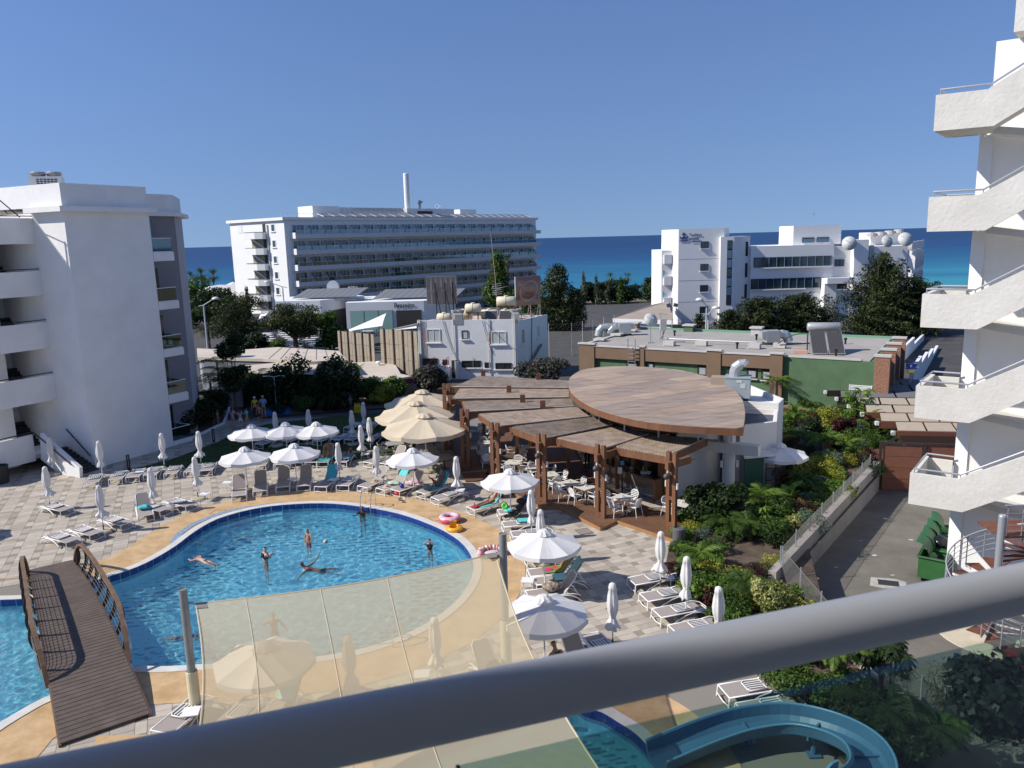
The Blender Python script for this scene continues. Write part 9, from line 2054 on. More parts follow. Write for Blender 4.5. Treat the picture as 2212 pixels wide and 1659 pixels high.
def blob(name,label,cat,loc,r,m,rz=0,lump=.25,seed=0,n=3):
 rs=random.Random(seed);mb=MB()
 V=[Vector((rs.uniform(-1,1)*r[0]*.5,rs.uniform(-1,1)*r[1]*.5,r[2]*rs.uniform(.3,.7))) for _ in range(n+2)]
 me=MB().ell((0,0,r[2]*.5),(r[0],r[1],r[2]*.5),14,9)
 me.v=[(x*(1+lump*math.sin(7*x/r[0]+5*z/r[2]+seed)),y*(1+lump*math.cos(6*y/r[1]+4*x/r[0]+seed)),z*(1+lump*.6*math.sin(5*x/r[0]+4*y/r[1]))) for x,y,z in me.v]
 o=ob(name,me,m,smooth=True,loc=loc,rz=rz);return tagm(o,label,cat)
def lp(x,y,deg,lx,ly=0,z=.36):a=rad(deg);return(x+lx*math.cos(a)-ly*math.sin(a),y+lx*math.sin(a)+ly*math.cos(a),z)
blob('towel','crumpled teal towel on the raised lounger left of the pool','towel',lp(-17.5,35.6,118,.95),(.33,.22,.22),TEAL,seed=1)
blob('clothes','green and white clothes heaped on the hatted lounger','clothes',lp(-6.88,38.65,50,.95),(.42,.25,.16),mat('floral_green',(.20,.36,.22),.9,col2=(.65,.68,.62),scale=9),seed=2)
blob('clothes','pink and white cloth beside the blue ball','clothes',lp(-6.08,38.4,48,1.0),(.28,.2,.22),mat('pink_white',(.62,.30,.38),.9,col2=(.7,.66,.66),scale=9),seed=3)
blob('clothes','pink shoes on the small table left of the lying man','clothes',(*(-4.98,39.25),.42),(.2,.12,.09),mat('pink_red',(.6,.05,.14),.8,col2=(.6,.4,.5),scale=12),seed=4)
blob('bag','floral cream and black beach bag on the front raised lounger','bag',lp(.35,26.1,12,.9),(.32,.22,.38),mat('floral_bag',(.55,.45,.36),.8,col2=(.03,.02,.02),scale=7,detail=2),seed=5)
blob('cloth','red cloth under the feet of the sunbathing woman','cloth',lp(-2.1,35.35,36,.28),(.2,.18,.08),RDC,seed=6)
blob('pouch','bright pink pouch lying on the green beach towel','pouch',lp(.45,27.95,10,.75,0,.38),(.2,.13,.05),cl('magenta',(.62,.02,.18)),seed=7,lump=.05)
blob('bag','dark rucksack on the lounger behind the sail edge','bag',lp(-.35,20.3,118,.8),(.28,.22,.36),BLK,seed=8)
blob('bag','patterned white bag on a lounger beneath the sail','bag',lp(-5.4,18.8,70,1.1),(.2,.14,.3),mat('dotted_bag',(.7,.66,.68),.8,col2=(.35,.2,.35),scale=10),seed=9)
blob('clothes','dark clothes on the lounger left of the reading man','clothes',lp(-11.75,44.0,92,.5),(.28,.25,.16),mat('dark_clothes',(.03,.05,.06),.9,col2=(.35,.05,.2),scale=8),seed=10)
def hat(loc,label):o=ob('straw_hat',MB().lathe([(.22,0),(.2,.02),(.1,.03),(.095,.10),(.06,.13),(0,.135)],n=16),STR if 'straw' in label else mat('pale_pink_hat',(.55,.38,.32),.8),loc=loc);tagm(o,label,'hat')
hat(lp(-7.89,39.14,58,.95,.0,.35),'straw sun hat on the raised lounger near the ladder');hat(lp(-6.88,38.65,50,.42,.0,.35),'pale pink sun hat at the foot of the next lounger')
def ball(loc,r,m,label):o=ob('ball',MB().ell((0,0,r),(r,r,r),16,10),m,smooth=True,loc=loc);tagm(o,label,'ball')
ball(lp(-6.08,38.4,48,.45,.0,.35),.12,mat('ball_blue',(.01,.03,.32),.3),'shiny blue ball on the raised lounger near the ladder')
bx=(-6.01,38.62);ball((bx[0],bx[1],0),.17,mat('ball_orange',(.75,.13,.03),.4,col2=(.7,.05,.15),scale=1.5),'orange and pink beach ball below the blue ball lounger')
c=(-3.04,34.62);t=thing('swim_ring','pink doughnut swim ring with white icing at the pool edge','swim ring',(c[0],c[1],.02));ob('ring',MB().torus((0,0,.15),.36,.155,30,12),mat('ring_pink',(.75,.09,.16),.3),t,smooth=True)
mb=MB();
for i in range(37):
 a=2*PI*i/36
 for k in range(7):b=rad(25+130*k/6+(8*math.sin(6*a) if k in(0,6) else 0));mb.v.append(((.36+.160*math.cos(b))*math.cos(a),(.36+.160*math.cos(b))*math.sin(a),.15+.160*math.sin(b)))
for i in range(36):
 for k in range(6):mb.f.append((i*7+k,(i+1)*7+k,(i+1)*7+k+1,i*7+k+1))
ob('icing',mb,mat('icing_pale',(.72,.50,.55),.35),t,smooth=True);mb=MB();rs=random.Random(6)
for k in range(34):a=rs.uniform(0,6.3);b=rad(rs.uniform(45,135));p=((.36+.163*math.cos(b))*math.cos(a),(.36+.163*math.cos(b))*math.sin(a),.15+.163*math.sin(b));mb.box(p,(.035,.012,.008),rz=rs.uniform(0,3))
ob('sprinkles',mb,mat('sprinkle_grey',(.25,.25,.3),.5),t)
c=(-2.75,33.44);t=thing('baby_float','yellow duck baby float with upright orange seat back at the pool edge','baby float',(c[0],c[1],.02));YP=mat('ring_yellow',(.80,.38,.02),.3);ob('ring',MB().torus((0,0,.09),.30,.09,26,10).torus((0,0,.14),.26,.06,26,8),YP,t,smooth=True);ob('seat_back',MB().prism([(-.16,.0),(.1,.02),(.1,.09),(-.16,.07)],.12,.42).ell((-.14,.05,.42),(.05,.05,.05),8,6).ell((.08,.06,.42),(.05,.05,.05),8,6),mat('ring_orange',(.75,.28,.01),.3),t);ob('float_floor',MB().lathe([(.28,.04),(0,.05)],n=18),YP,t)
c=(-1.03,30.46);t=thing('pool_lounger_float','pink and white striped inflatable chair behind the shade sail corner','inflatable',(c[0],c[1],.03),.5)
for k in range(12):a=-PI*.15+k*PI*1.2/11;ob('stripe_segment',MB().ell((.5*math.cos(a),.42*math.sin(a),.16),(.13,.09,.15),8,6,a),mat('stripe_a',(.62,.24,.26),.4) if k%2 else mat('stripe_b',(.66,.55,.52),.4),t,smooth=True)
ob('seat_cushion',MB().ell((0,-.05,.1),(.42,.3,.09),14,6),mat('stripe_b',(.66,.55,.52),.4),t,smooth=True)
c=(-.16,34.48);t=thing('pushchair','black pushchair hung with bags between two loungers','pushchair',(c[0],c[1],0),rad(20));PB_=mat('pushchair_black',(.012,.012,.014),.6)
ob('pushchair_frame',MB().tube([(-.35,-.25,.1),(.35,-.22,.6),(.75,-.22,1.05)],.018,6).tube([(-.35,.25,.1),(.35,.22,.6),(.75,.22,1.05)],.018,6).tube([(.75,-.22,1.05),(.75,.22,1.05)],.02,6).tube([(.3,-.22,.55),(.35,-.25,.1)],.016,6).tube([(.3,.22,.55),(.35,.25,.1)],.016,6),PB_,t)
ob('pushchair_seat',MB().prism([(-.15,-.2),(.25,-.2),(.25,.2),(-.15,.2)],.35,.45).slab((.1,-.2),(1,0),[(.12,.4),(.2,.4),(.62,.95),(.52,1.0)],.4),PB_,t);ob('pushchair_hood',MB().ell((.5,0,.9),(.28,.22,.14),10,6),PB_,t,smooth=True)
for x in(-.35,.35):
 for y in(-.27,.27):ob('wheel',MB().torus((0,0,0),.085,.025,14,6).xf(Matrix.Translation((x,y,.11))@Matrix.Rotation(PI/2,4,'X')),PB_,t)
blob('bag','blue bag hanging on the pushchair handle','bag',(c[0]+.62,c[1]+.2,.75),(.14,.12,.4),cl('bag_blue',(.02,.10,.30)),seed=12);blob('towel','turquoise cloth on the pushchair seat','towel',(c[0]-.15,c[1]-.05,.45),(.2,.16,.16),TRQ,seed=13)
o=ob('swim_ring',MB().torus((0,0,0),.10,.06,18,8).xf(Matrix.Rotation(1.1,4,'X')),mat('ring_green',(.10,.60,.05),.3),smooth=True,loc=(c[0]-.32,c[1]+.05,.72));tagm(o,'small bright green ring hanging on the pushchair','swim ring')
def flip(c,rz,m,label):
 t=thing('flip_flops',label,'flip flops',(c[0],c[1],.012),rz)
 for s in(-.1,.1):ob('flip_flop',MB().ell((s,s*.6,.015),(.05,.14,.015),10,4),m,t);ob('strap',MB().torus((s,s*.6+.04,.03),.035,.008,10,4),m,t)
for c,rz,m,l in(((-5.77,37.88),1.2,BLK,'upper pair of black flip flops on the pool border near the ladder'),((-5.56,37.56),1.3,BLK,'lower pair of black flip flops on the pool border near the ladder'),((-5.54,38.22),.4,WHT,'white and black sandals beside the stone parasol base'),((-4.6,37.88),.9,cl('brown_sandal',(.07,.03,.02)),'brown sandals under the lounger of the lying man'),((-1.51,35.39),.2,BLK,'black sandals on the paving below the sunbathing woman'),((2.16,26.46),.5,RDC,'red flip flops beside the shadow of the front parasol')):flip(c,rz,m,l)
for k,l in enumerate(('left','middle','right')):
 c=[(-12.01,58.85),(-11.84,58.83),(-11.67,58.8)][k];o=ob('canister',MB().lathe([(.11,0),(.12,.04),(.12,.5),(.06,.6),(.05,.72),(0,.72)],n=12),mat('canister_yellow',(.55,.42,.01),.5),loc=(c[0],c[1],0));tagm(o,l+' yellow canister standing at the far edge of the lawn','canister','yellow canisters')
for c,l in(((-22.66,44.73),'dark path light at the near corner of the shaded block wall'),((-19.9,50.81),'dark path light on the shaded path beside the lawn')):
 t=thing('bollard_light',l,'bollard light',(c[0],c[1],0));ob('bollard_post',MB().box((-.06,0,.42),(.03,.12,.84)).box((.06,0,.42),(.03,.12,.84)).box((0,0,.06),(.1,.11,.12)),BLACKM,t);ob('bollard_head',MB().box((0,0,.87),(.16,.14,.06)),BLACKM,t)
for c,l,rz in(((2.99,32.92),'square inspection cover outlined in the paving before the deck step',.39),((-14.5,36.73),'square inspection cover in the brown border left of the pool',-.3),((-3.68,35.05),'square inspection cover in the brown border beside the pink ring',.5),((-100.7,155.72),'',0)):
 if l:
  t=thing('inspection_cover',l,'cover',(c[0],c[1],.016),rz);mb=MB()
  for a_ in range(4):M_=Matrix.Rotation(a_*PI/2,4,'Z');p=M_@Vector((.3,-.3,0));q=M_@Vector((.3,.3,0));mb.bar(p,q,.025,.008)
  ob('cover_rim',mb,mat('rim_dark',(.12,.10,.08),.7),t);ob('cover_plate',MB().box((0,0,.0),(.56,.56,.004)),CONC if 'border' in l else TM,t)
for k,(dx,dy,h,m,l) in enumerate(((-.1,0,.16,mat('drink_orange',(.5,.2,.05),.3),'orange drink'),(.05,.05,.2,mat('bottle_cream',(.6,.5,.35),.3),'cream bottle'),(.08,-.08,.13,WHT,'white cup'),(-.02,.1,.18,mat('drink_brown',(.2,.08,.04),.3),'brown bottle'))):
 c=(-.99,36.12);o=ob('drink',MB().lathe([(.03,0),(.035,h*.7),(.02,h),(0,h)],n=10),m,loc=(c[0]+dx,c[1]+dy,.425));tagm(o,l+' on the small table beside the sunbathing woman','drink')
# ================= BRIDGE =================
br0=[(-19.77,30.11),(-18.53,31.01)];br1=[(-12.08,18.59),(-10.28,19.86)]
BWD=mat('bridge_plank',(.085,.062,.048),.7,col2=(.13,.10,.08),scale=2,detail=6);BRAIL=mat('bridge_rail_wood',(.20,.125,.07),.55,col2=(.13,.075,.04),scale=2.5,detail=6)
bg_=thing('footbridge','arched wooden footbridge with curved railings across the pool','bridge',(0,0,0))
A0,A1=Vector(br0[0]),Vector(br0[1]);B0,B1=Vector(br1[0]),Vector(br1[1])
NP=72
def bz(t):return .10+.62*math.sin(PI*min(1,max(0,t)))**1.0*1.0*(1 if True else 0)
for k in range(NP):
 t0,t1=k/NP,(k+1)/NP-.0016
 p=[A0.lerp(B0,t0),A1.lerp(B1,t0),A1.lerp(B1,t1),A0.lerp(B0,t1)]
 z0,z1=bz(t0),bz(t1);zz=[z0,z0,z1,z1];ar=sum(p[i].x*p[(i+1)%4].y-p[(i+1)%4].x*p[i].y for i in range(4))
 if ar<0:p=p[::-1];zz=zz[::-1]
 ob('plank',MB().prism([tuple(q) for q in p],[z-.05 for z in zz],zz),BWD,bg_)
for sd_,(a,b) in enumerate(((A0,B0),(A1,B1))):
 mb=MB();pts=[(*a.lerp(b,k/20),bz(k/20)-.13) for k in range(21)]
 for p,q in zip(pts,pts[1:]):mb.bar(p,q,.08,.22)
 ob('side_beam',mb,BRAIL,bg_)
 out=(A0-A1).normalized() if sd_==0 else(A1-A0).normalized()
 rail=[];t_0,t_1=(.02,.80)
 for k in range(29):
  u=k/28;t=t_0+(t_1-t_0)*u;h=1.0*min(1,math.sin(PI*min(u,.5-abs(u-.5)+.0)*2.6/2)*1.25+.02) if min(u,1-u)<.16 else 1.0
  m_=min(u,1-u)/.16;h=1.0*(1-(1-min(1,m_))**2.2)+.0;bow=.16*min(1,m_)
  p=a.lerp(b,t)+out*(.05+bow);rail.append((p.x,p.y,bz(t)-.1+h*1.05))
 mb=MB()
 for p,q in zip(rail,rail[1:]):mb.bar(p,q,.13,.09)
 ob('handrail',mb,BRAIL,bg_)
 for k in range(2,27,3):
  u=k/28;t=t_0+(t_1-t_0)*u;base=a.lerp(b,t);mb=MB();r=Vector(rail[k]);prev=Vector((base.x,base.y,bz(t)-.2))
  for q in range(1,9):
   v=q/8;bulge=math.sin(PI*v)*.20*min(1,min(u,1-u)/.2);pt=Vector((base.x,base.y,bz(t)-.2)).lerp(r,v)+Vector((out.x,out.y,0))*bulge;mb.bar(prev,pt,.035,.14,up=(out.x,out.y,0));prev=pt
  ob('curved_post',mb,mat('post_dark_wood',(.06,.035,.022),.6),bg_)
 mb=MB()
 for w_ in range(8):
  v=.16+w_*.1;pr_=None
  for k in range(1,28):
   u=k/28;t=t_0+(t_1-t_0)*u;base=a.lerp(b,t);r=Vector(rail[k]);pt=Vector((base.x,base.y,bz(t)-.1)).lerp(r,v)+Vector((out.x,out.y,0))*math.sin(PI*v)*.17
   if pr_ is not None:mb.bar(pr_,pt,.010,.010)
   pr_=pt
 for k in range(2,27,1):
  u=k/28;t=t_0+(t_1-t_0)*u;base=a.lerp(b,t);r=Vector(rail[k]);pr_=None
  for q in range(6):
   v=q/5;pt=Vector((base.x,base.y,bz(t)-.1)).lerp(r,v)+Vector((out.x,out.y,0))*math.sin(PI*v)*.17
   if pr_ is not None:mb.bar(pr_,pt,.006,.006)
   pr_=pt
 ob('wire_infill',mb,mat('steel_wire',(.45,.42,.38),.4,metal=.6),bg_)
# ================= POOL LADDERS =================
def ladder(x,y,rz,label):
 t=thing('pool_ladder',label,'pool ladder',(x,y,0),rz)
 for s in(-.27,.27):ob('grab_rail',MB().tube([(s,.55,0),(s,.55,.55),(s,.42,.75),(s,.22,.80),(s,.08,.68),(s,0,.45),(s,-.16,-.3),(s,-.16,-1.0)],.024,8),mat('chrome',(.75,.75,.73),.12,metal=1),t,smooth=True)
 for k in range(3):ob('rung',MB().box((0,-.16,-.25-k*.27),(.54,.08,.03)),mat('chrome',(.75,.75,.73),.12,metal=1),t)
c=(-7.28,36.76);ladder(c[0],c[1]-.05,rad(-14),'shiny steel ladder at the far edge of the pool beside a swimmer')
c=(-4.1,23.68);ladder(c[0],c[1]+.2,rad(160),'steel pool ladder seen through the shade sail')
bp_=[(-15.16,32.9),(-15.3,34.05),(-15.02,35.44),(-14.23,36.7),(-13.12,37.45),(-11.71,37.87)]
bs=catm(bp_,5);mb=MB();m2=MB()
for a,b in zip(bs,bs[1:]):
 a=Vector(a);b=Vector(b);d=(b-a).normalized();n=Vector((d.y,-d.x))
 mb.prism([tuple(a-n*.10),tuple(b-n*.10),tuple(b+n*.22),tuple(a+n*.22)][::1],-1.2,.03);m2.prism([tuple(a+n*.221),tuple(b+n*.221),tuple(b+n*.95),tuple(a+n*.95)],-1.2,-.55)
MOS=mat('pebble_blue_mosaic',(.03,.09,.22),.5,col2=(.45,.55,.62),scale=26,detail=1)
struct('mosaic_edge_wall',mb,MOS);struct('pool_bench',m2,POOLT)
# ================= SHADE SAIL =================
SC=[(-8.72,19.9,3.30),(-.60,21.2,3.98),(2.32,12.0,2.15),(-5.9,11.0,2.6)]
m=bpy.data.materials.new('sail_cloth');m.use_nodes=True;N=m.node_tree.nodes;L=m.node_tree.links;N.clear()
tr=N.new('ShaderNodeBsdfTransparent');tr.inputs[0].default_value=(.95,.88,.72,1);df=N.new('ShaderNodeBsdfDiffuse');df.inputs[0].default_value=(.66,.57,.40,1);tl=N.new('ShaderNodeBsdfTranslucent');tl.inputs[0].default_value=(.66,.56,.38,1)
m1=N.new('ShaderNodeMixShader');m1.inputs[0].default_value=.35;L.new(df.outputs[0],m1.inputs[1]);L.new(tl.outputs[0],m1.inputs[2]);m2_=N.new('ShaderNodeMixShader');m2_.inputs[0].default_value=.66;L.new(tr.outputs[0],m2_.inputs[1]);L.new(m1.outputs[0],m2_.inputs[2]);oo=N.new('ShaderNodeOutputMaterial');L.new(m2_.outputs[0],oo.inputs[0])
SAILM=m
ss=thing('shade_sail','large cream see-through shade sail stretched between two grey poles over the pool edge','shade sail',SC[0])
n=26;mb=MB();V=[Vector(p) for p in SC]
def sp(u,v):
 cu=.5+(u-.5)*(1-.10*math.sin(PI*v));cv=.5+(v-.5)*(1-.07*math.sin(PI*u))
 p=V[0].lerp(V[1],cu).lerp(V[3].lerp(V[2],cu),cv);p.z-=.25*math.sin(PI*u)*math.sin(PI*v);return p-V[0]
for j in range(n+1):
 for i in range(n+1):mb.v.append(tuple(sp(i/n,j/n)))
for j in range(n):
 for i in range(n):mb.f.append((j*(n+1)+i,j*(n+1)+i+1,(j+1)*(n+1)+i+1,(j+1)*(n+1)+i))
ob('cloth',mb,SAILM,ss,smooth=True)
mb=MB()
for u in(.001,.16,.40,.62,.999):mb.tube([tuple(sp(u,k/16)+Vector((0,0,.006))) for k in range(17)],.012 if .01<u<.99 else .022,5)
mb.tube([tuple(sp(k/16,.001)+Vector((0,0,.006))) for k in range(17)],.022,5);ob('sail_seams',mb,mat('sail_seam',(.50,.42,.29),.9),ss)
for(u,v) in((0,0),(1,0)):
 p=sp(u,v);q=sp(abs(u-.035),.035);mb=MB();mb.prism([(p.x,p.y),(sp(abs(u-.035),0).x,sp(abs(u-.035),0).y),(q.x,q.y),(sp(u,.035).x,sp(u,.035).y)],[p.z+.01]*4,[p.z+.02]*4);ob('corner_patch',mb,mat('patch_grey',(.22,.20,.18),.8),ss)
POLEM=mat('pole_galvanised',(.24,.26,.27),.45,var=.1,scale=4,metal=.2)
for(x,y,h,zt,lab,cv,ci) in((-9.0,19.84,3.76,1.35,'left grey steel sail pole with cream padded foot beside the bridge',True,0),(-.38,21.2,4.56,1.9,'right grey steel sail pole standing by the large white parasol',True,1)):
 t=thing('sail_pole',lab,'pole',(x,y,0));ob('pole_tube',MB().lathe([(.11,0),(.11,h),(.10,h),(.10,h-.02),(0,h-.02)],n=18),POLEM,t)
 ob('foot_padding',MB().lathe([(.15,0),(.155,.02),(.155,zt),(.145,zt+.02),(.12,zt)],n=18),mat('padding_cream',(.62,.55,.36),.7,var=.06,scale=5,bump=.3,bscale=8),t)
 p=Vector((x,y,h-.38));q=V[ci];k=7
 for i in range(k):
  c=p.lerp(q,(i+.5)/k)-Vector((x,y,0));mb=MB().torus((0,0,0),.035,.009,10,5);mb.xf(Matrix.Translation(c)@Matrix.Rotation(PI/2*(i%2),4,'X')@Matrix.Rotation(.3,4,'Y'));ob('chain_link',mb,GALV,t)
# ================= WATER SLIDE =================
SLB=mat('slide_blue',(.06,.15,.27),.42,var=.10,scale=1.4,spec=.5);SLL=mat('slide_blue_lip',(.10,.24,.38),.35)
sl=[(3.25,17.1,.14),(4.6,17.65,.28),(5.72,17.95,.4),(6.73,17.85,.55),(7.5,17.2,.72),(7.85,16.3,.88),(7.65,15.3,1.02),(7.0,14.5,1.2),(6.0,13.9,1.4)]
sl3=[]
for i in range(len(sl)-1):
 p0=Vector(sl[max(i-1,0)]);p1=Vector(sl[i]);p2=Vector(sl[i+1]);p3=Vector(sl[min(i+2,len(sl)-1)])
 for s in range(5):
  t=s/5;sl3.append(.5*((2*p1)+(p2-p0)*t+(2*p0-5*p1+4*p2-p3)*t*t+(3*p1-p0-3*p2+p3)*t**3))
st=thing('water_slide','curved blue water slide ending at the small pool','water slide',(6,16.5,0));O=Vector((6,16.5,0))
prof=[(-.46,.36),(-.40,.36),(-.36,.10),(-.26,.0),(.26,.0),(.36,.10),(.40,.36),(.46,.36),(.46,.31),(.42,.06),(.28,-.06),(-.28,-.06),(-.42,.06),(-.46,.31)]
mb=MB();lipm=MB();m_=len(prof);LL=[];RR=[]
for i,p in enumerate(sl3):
 d=(sl3[min(i+1,len(sl3)-1)]-sl3[max(i-1,0)]);d.z=0;d.normalize();n_=Vector((-d.y,d.x,0))
 for a,z in prof:q=p+n_*a+Vector((0,0,z))-O;mb.v.append(tuple(q))
 LL.append(tuple(p+n_*.46+Vector((0,0,.36))-O));RR.append(tuple(p-n_*.46+Vector((0,0,.36))-O))
for i in range(len(sl3)-1):
 for k in range(m_):mb.f.append((i*m_+k,(i+1)*m_+k,(i+1)*m_+(k+1)%m_,i*m_+(k+1)%m_))
mb.f.append(tuple(range(m_)));mb.f.append(tuple((len(sl3)-1)*m_+k for k in range(m_))[::-1])
ob('slide_channel',mb,SLB,st,smooth=False);ob('slide_lip',MB().tube(LL,.035,6).tube(RR,.035,6),SLL,st,smooth=True)
for i in(10,18,26,34):
 p=sl3[i]-O;ob('slide_post',MB().tube([(p.x,p.y,0),(p.x,p.y,p.z-.05)],.07,8).box((p.x,p.y,.02),(.32,.32,.03)),SLB,st)
 d=(sl3[i+1]-sl3[i-1]).normalized();nn_=Vector((-d.y,d.x,0));ob('slide_bracket',MB().bar(p-nn_*.42+Vector((0,0,-.0)),p+nn_*.42,.05,.12),SLB,st)
ob('entry_side_panel',MB().slab((-.75,-2.55),(1,.35),[(0,1.2),(1.15,2.1),(1.3,2.12),(1.25,1.5),(.8,1.0),(.3,.6),(0,.5)],.06),SLL,st);ob('entry_grab_bar',MB().tube([(.4,-2.0,1.75),(1.5,-2.35,1.5)],.02,6),mat('chrome',(.75,.75,.73),.12,metal=1),st)
# ================= PARKED DARK RED CAR =================
RED=mat('car_paint_dark_red',(.10,.012,.014),.25,var=.05,scale=3,spec=.7);
car=thing('parked_car','dark red car with black mirror cut off by the right picture edge','car',(16.2,20.6,-1),rad(100))
sec=[(-2.1,.35,.75,.70),(-2.0,.3,.92,.80),(-1.2,.3,.98,.84),(-.7,.3,1.40,.66),(.6,.3,1.46,.66),(1.3,.3,1.0,.84),(2.0,.3,.86,.80),(2.15,.38,.65,.66)]
mb=MB()
for x,z0,z1,w_ in sec:
 wb=.86 if abs(x)<2.05 else .74;mb.v+=[(x,-wb+.04,z0),(x,-wb,.62),(x,-wb+.03,min(.92,z1-.02)),(x,-w_+.04,z1),(x,w_-.04,z1),(x,wb-.03,min(.92,z1-.02)),(x,wb,.62),(x,wb-.04,z0)]
for i in range(len(sec)-1):
 for k in range(8):mb.f.append((i*8+k,(i+1)*8+k,(i+1)*8+(k+1)%8,i*8+(k+1)%8))
mb.f.append(tuple(range(8)));mb.f.append(tuple((len(sec)-1)*8+k for k in range(8))[::-1]);ob('car_body',mb,RED,car)
mb=MB();mb.add([(1.28,-.74,1.02),(1.28,.74,1.02),(.64,.60,1.45),(.64,-.60,1.45),(1.33,-.74,1.03),(1.33,.74,1.03),(.68,.60,1.47),(.68,-.60,1.47)],[(0,1,2,3),(7,6,5,4),(0,4,5,1),(2,6,7,3),(1,5,6,2),(3,7,4,0)])
for s in(-1,1):mb.add([(1.1,s*.84,.97),(-.9,s*.84,.99),(-.62,s*.68,1.38),(.55,s*.68,1.42),(1.1,s*.86,.97),(-.9,s*.86,.99),(-.62,s*.70,1.38),(.55,s*.70,1.42)],[(0,1,2,3),(4,7,6,5),(0,4,5,1),(1,5,6,2),(2,6,7,3),(3,7,4,0)])
ob('car_glass',mb,mat('car_glass',(.01,.012,.014),.05,spec=1),car)
for s in(-1,1):
 ob('wing_mirror',MB().ell((.85,s*1.0,1.0),(.10,.16,.10),12,8),BLACKM,car,smooth=True)
 for x in(-1.3,1.35):ob('wheel',MB().lathe([(.001,-.1),(.2,-.11),(.31,-.1),(.33,-.05),(.33,.05),(.31,.1),(.2,.11),(.001,.1)],n=20).xf(Matrix.Translation((x,s*.76,.33))@Matrix.Rotation(PI/2,4,'X')),mat('tyre',(.02,.02,.02),.8),car)
 ob('headlight',MB().ell((2.02,s*.6,.68),(.12,.18,.10),10,6),mat('lamp_clear',(.6,.6,.6),.1),car,smooth=True)
ob('wiper',MB().bar((1.30,-.3,1.05),(.95,.25,1.28),.02,.02),BLACKM,car)
# ================= WHEELED GREEN BINS =================
BG=mat('bin_green',(.03,.12,.035),.5,var=.12,scale=3);
wb_=thing('wheeled_bin','','bin')
mb=MB().prism([(-.52,-.40),(.52,-.40),(.52,.40),(-.52,.40)],.16,.18)
for(x0,y0,x1,y1) in((-.62,-.48,.62,-.44),(-.62,.44,.62,.48),(-.62,-.439,-.58,.439),(.58,-.439,.62,.439)):mb.prism([(x0,y0),(x1,y0),(x1,y1),(x0,y1)],.18,1.08)
ob('bin_body',mb,BG,wb_);ob('bin_rim',MB().tube([(-.66,-.52,1.05),(.66,-.52,1.05),(.66,.52,1.05),(-.66,.52,1.05),(-.66,-.52,1.05)],.035,6),BG,wb_)
mb=MB();NN=9
for k in range(NN+1):
 a=rad(0+100*k/NN);
 for x in(-.64,.64):mb.v.append((x,.50-.98*math.cos(a)*.45+.05-(.0),1.08+.55*math.sin(a)))
for k in range(NN):mb.f.append((2*k,2*k+1,2*k+3,2*k+2))
ob('domed_lid',mb,BG,wb_);ob('bin_contents',MB().box((0,0,.8),(1.1,.85,.05)),DARK,wb_)
for x in(-.45,.45):
 for y in(-.33,.33):ob('castor',MB().lathe([(.001,-.03),(.09,-.03),(.09,.03),(.001,.03)],n=12).xf(Matrix.Translation((x,y,.09))@Matrix.Rotation(PI/2,4,'X')),BLACKM,wb_)
dv=Vector((.6,.8));b0=Vector((16.75,29.4));w0=False
for k,l in enumerate(('nearest green wheeled bin beside the wall of the stair building','green wheeled bin with a black sack, second from the front','third green wheeled bin with its lid open','farthest green wheeled bin with open domed lid')):
 p=b0+dv*(k*1.0)-Vector((.15,0));rz=rad(-37+3*k)+PI/2*0
 if k==0:wb_.location=(p.x,p.y,-1);wb_.rotation_euler=(0,0,rz+PI/2);wb_['label']=l;wb_['group']='green wheeled bins'
 else:dup(wb_,(p.x,p.y,-1),rz+PI/2,l,'green wheeled bins')
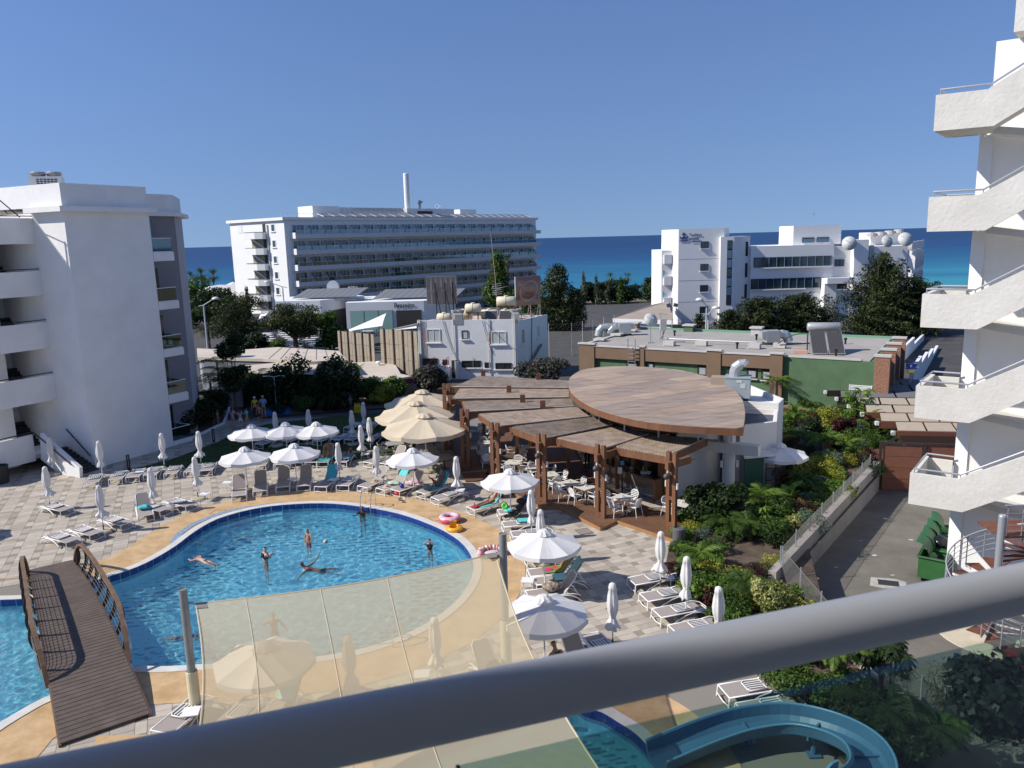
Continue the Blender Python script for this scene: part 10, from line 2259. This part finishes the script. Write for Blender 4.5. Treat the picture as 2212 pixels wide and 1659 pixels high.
p=b0+dv*1.0;small('rubbish_sack',MB().ell((0,0,0),(.42,.38,.25),10,7),mat('black_plastic',(.012,.012,.014),.25,bump=.6,bscale=5),(p.x-.1,p.y,.2),'black rubbish sack bulging out of the second green bin','sack',smooth=True)
# ================= OUR OWN BALCONY: steel rail and glass =================
RAILM=mat('balcony_rail_steel',(.30,.31,.33),.40,spec=.4)
bal=thing('balcony_railing','thick grey tubular balcony handrail over tinted glass panels crossing the foreground','railing',(0,.57,11.4))
d=Vector((.56,.18)).normalized();n_=Vector((-d.y,d.x));c0=Vector((-.05,.56))
def rp_(s,o=0):q=c0+d*s+n_*o;return(q.x,q.y-.57)
ob('handrail',MB().tube([(*rp_(-1.4+.2*k),1.04) for k in range(23)],.0242,40),RAILM,bal,smooth=True)
GP=glassmat('rail_glass',(.62,.74,.69),gloss=.0)
for a,b in((-1.4,-.028),(.0,1.3),(1.33,3.0)):
 ob('glass_panel',MB().prism([rp_(a,.006),rp_(b,.006),rp_(b,-.006),rp_(a,-.006)],.06,.985),GP,bal)
for s_ in(-.028,.0):ob('glass_edge',MB().prism([rp_(s_-.0015,.007),rp_(s_+.0015,.007),rp_(s_+.0015,-.007),rp_(s_-.0015,-.007)],.06,.985),mat('glass_edge_green',(.02,.035,.03),.3),bal)
for s_ in(-1.2,1.315,2.9):ob('rail_post',MB().tube([(*rp_(s_),0),(*rp_(s_),1.03)],.018,8),RAILM,bal)
ow=thing('own_building','white hotel building from whose balcony the picture is taken','hotel',(0,-2,0))
def owo(n,mb,m):return ob(n,mb.xf(Matrix.Translation((0,2,0))),m,ow)
owo('balcony_floor',MB().prism([(-6,-1.9),(6,-1.9),(4.5,2.0),(1.5,1.0),(-1.5,.45),(-3.5,.1),(-6,-.2)],11.1,11.3),CONCW)
owo('facade',MB().prism([(-26,-16),(-24,-4.5),(-6,-2.2),(14,-2.2),(14,-10)],-1,19),CONCW)
owo('side_partition',MB().prism([(-2.6,-2.2),(-2.4,-2.2),(-2.25,.25),(-2.45,.2)],11.3,14.0),CONCW)
owo('upper_balcony',MB().prism([(-6,-2.2),(6,-2.2),(5.5,.9),(1.5,.7),(-1.5,.35),(-3.5,.0),(-6,-.3)],14.1,14.35),CONCW)
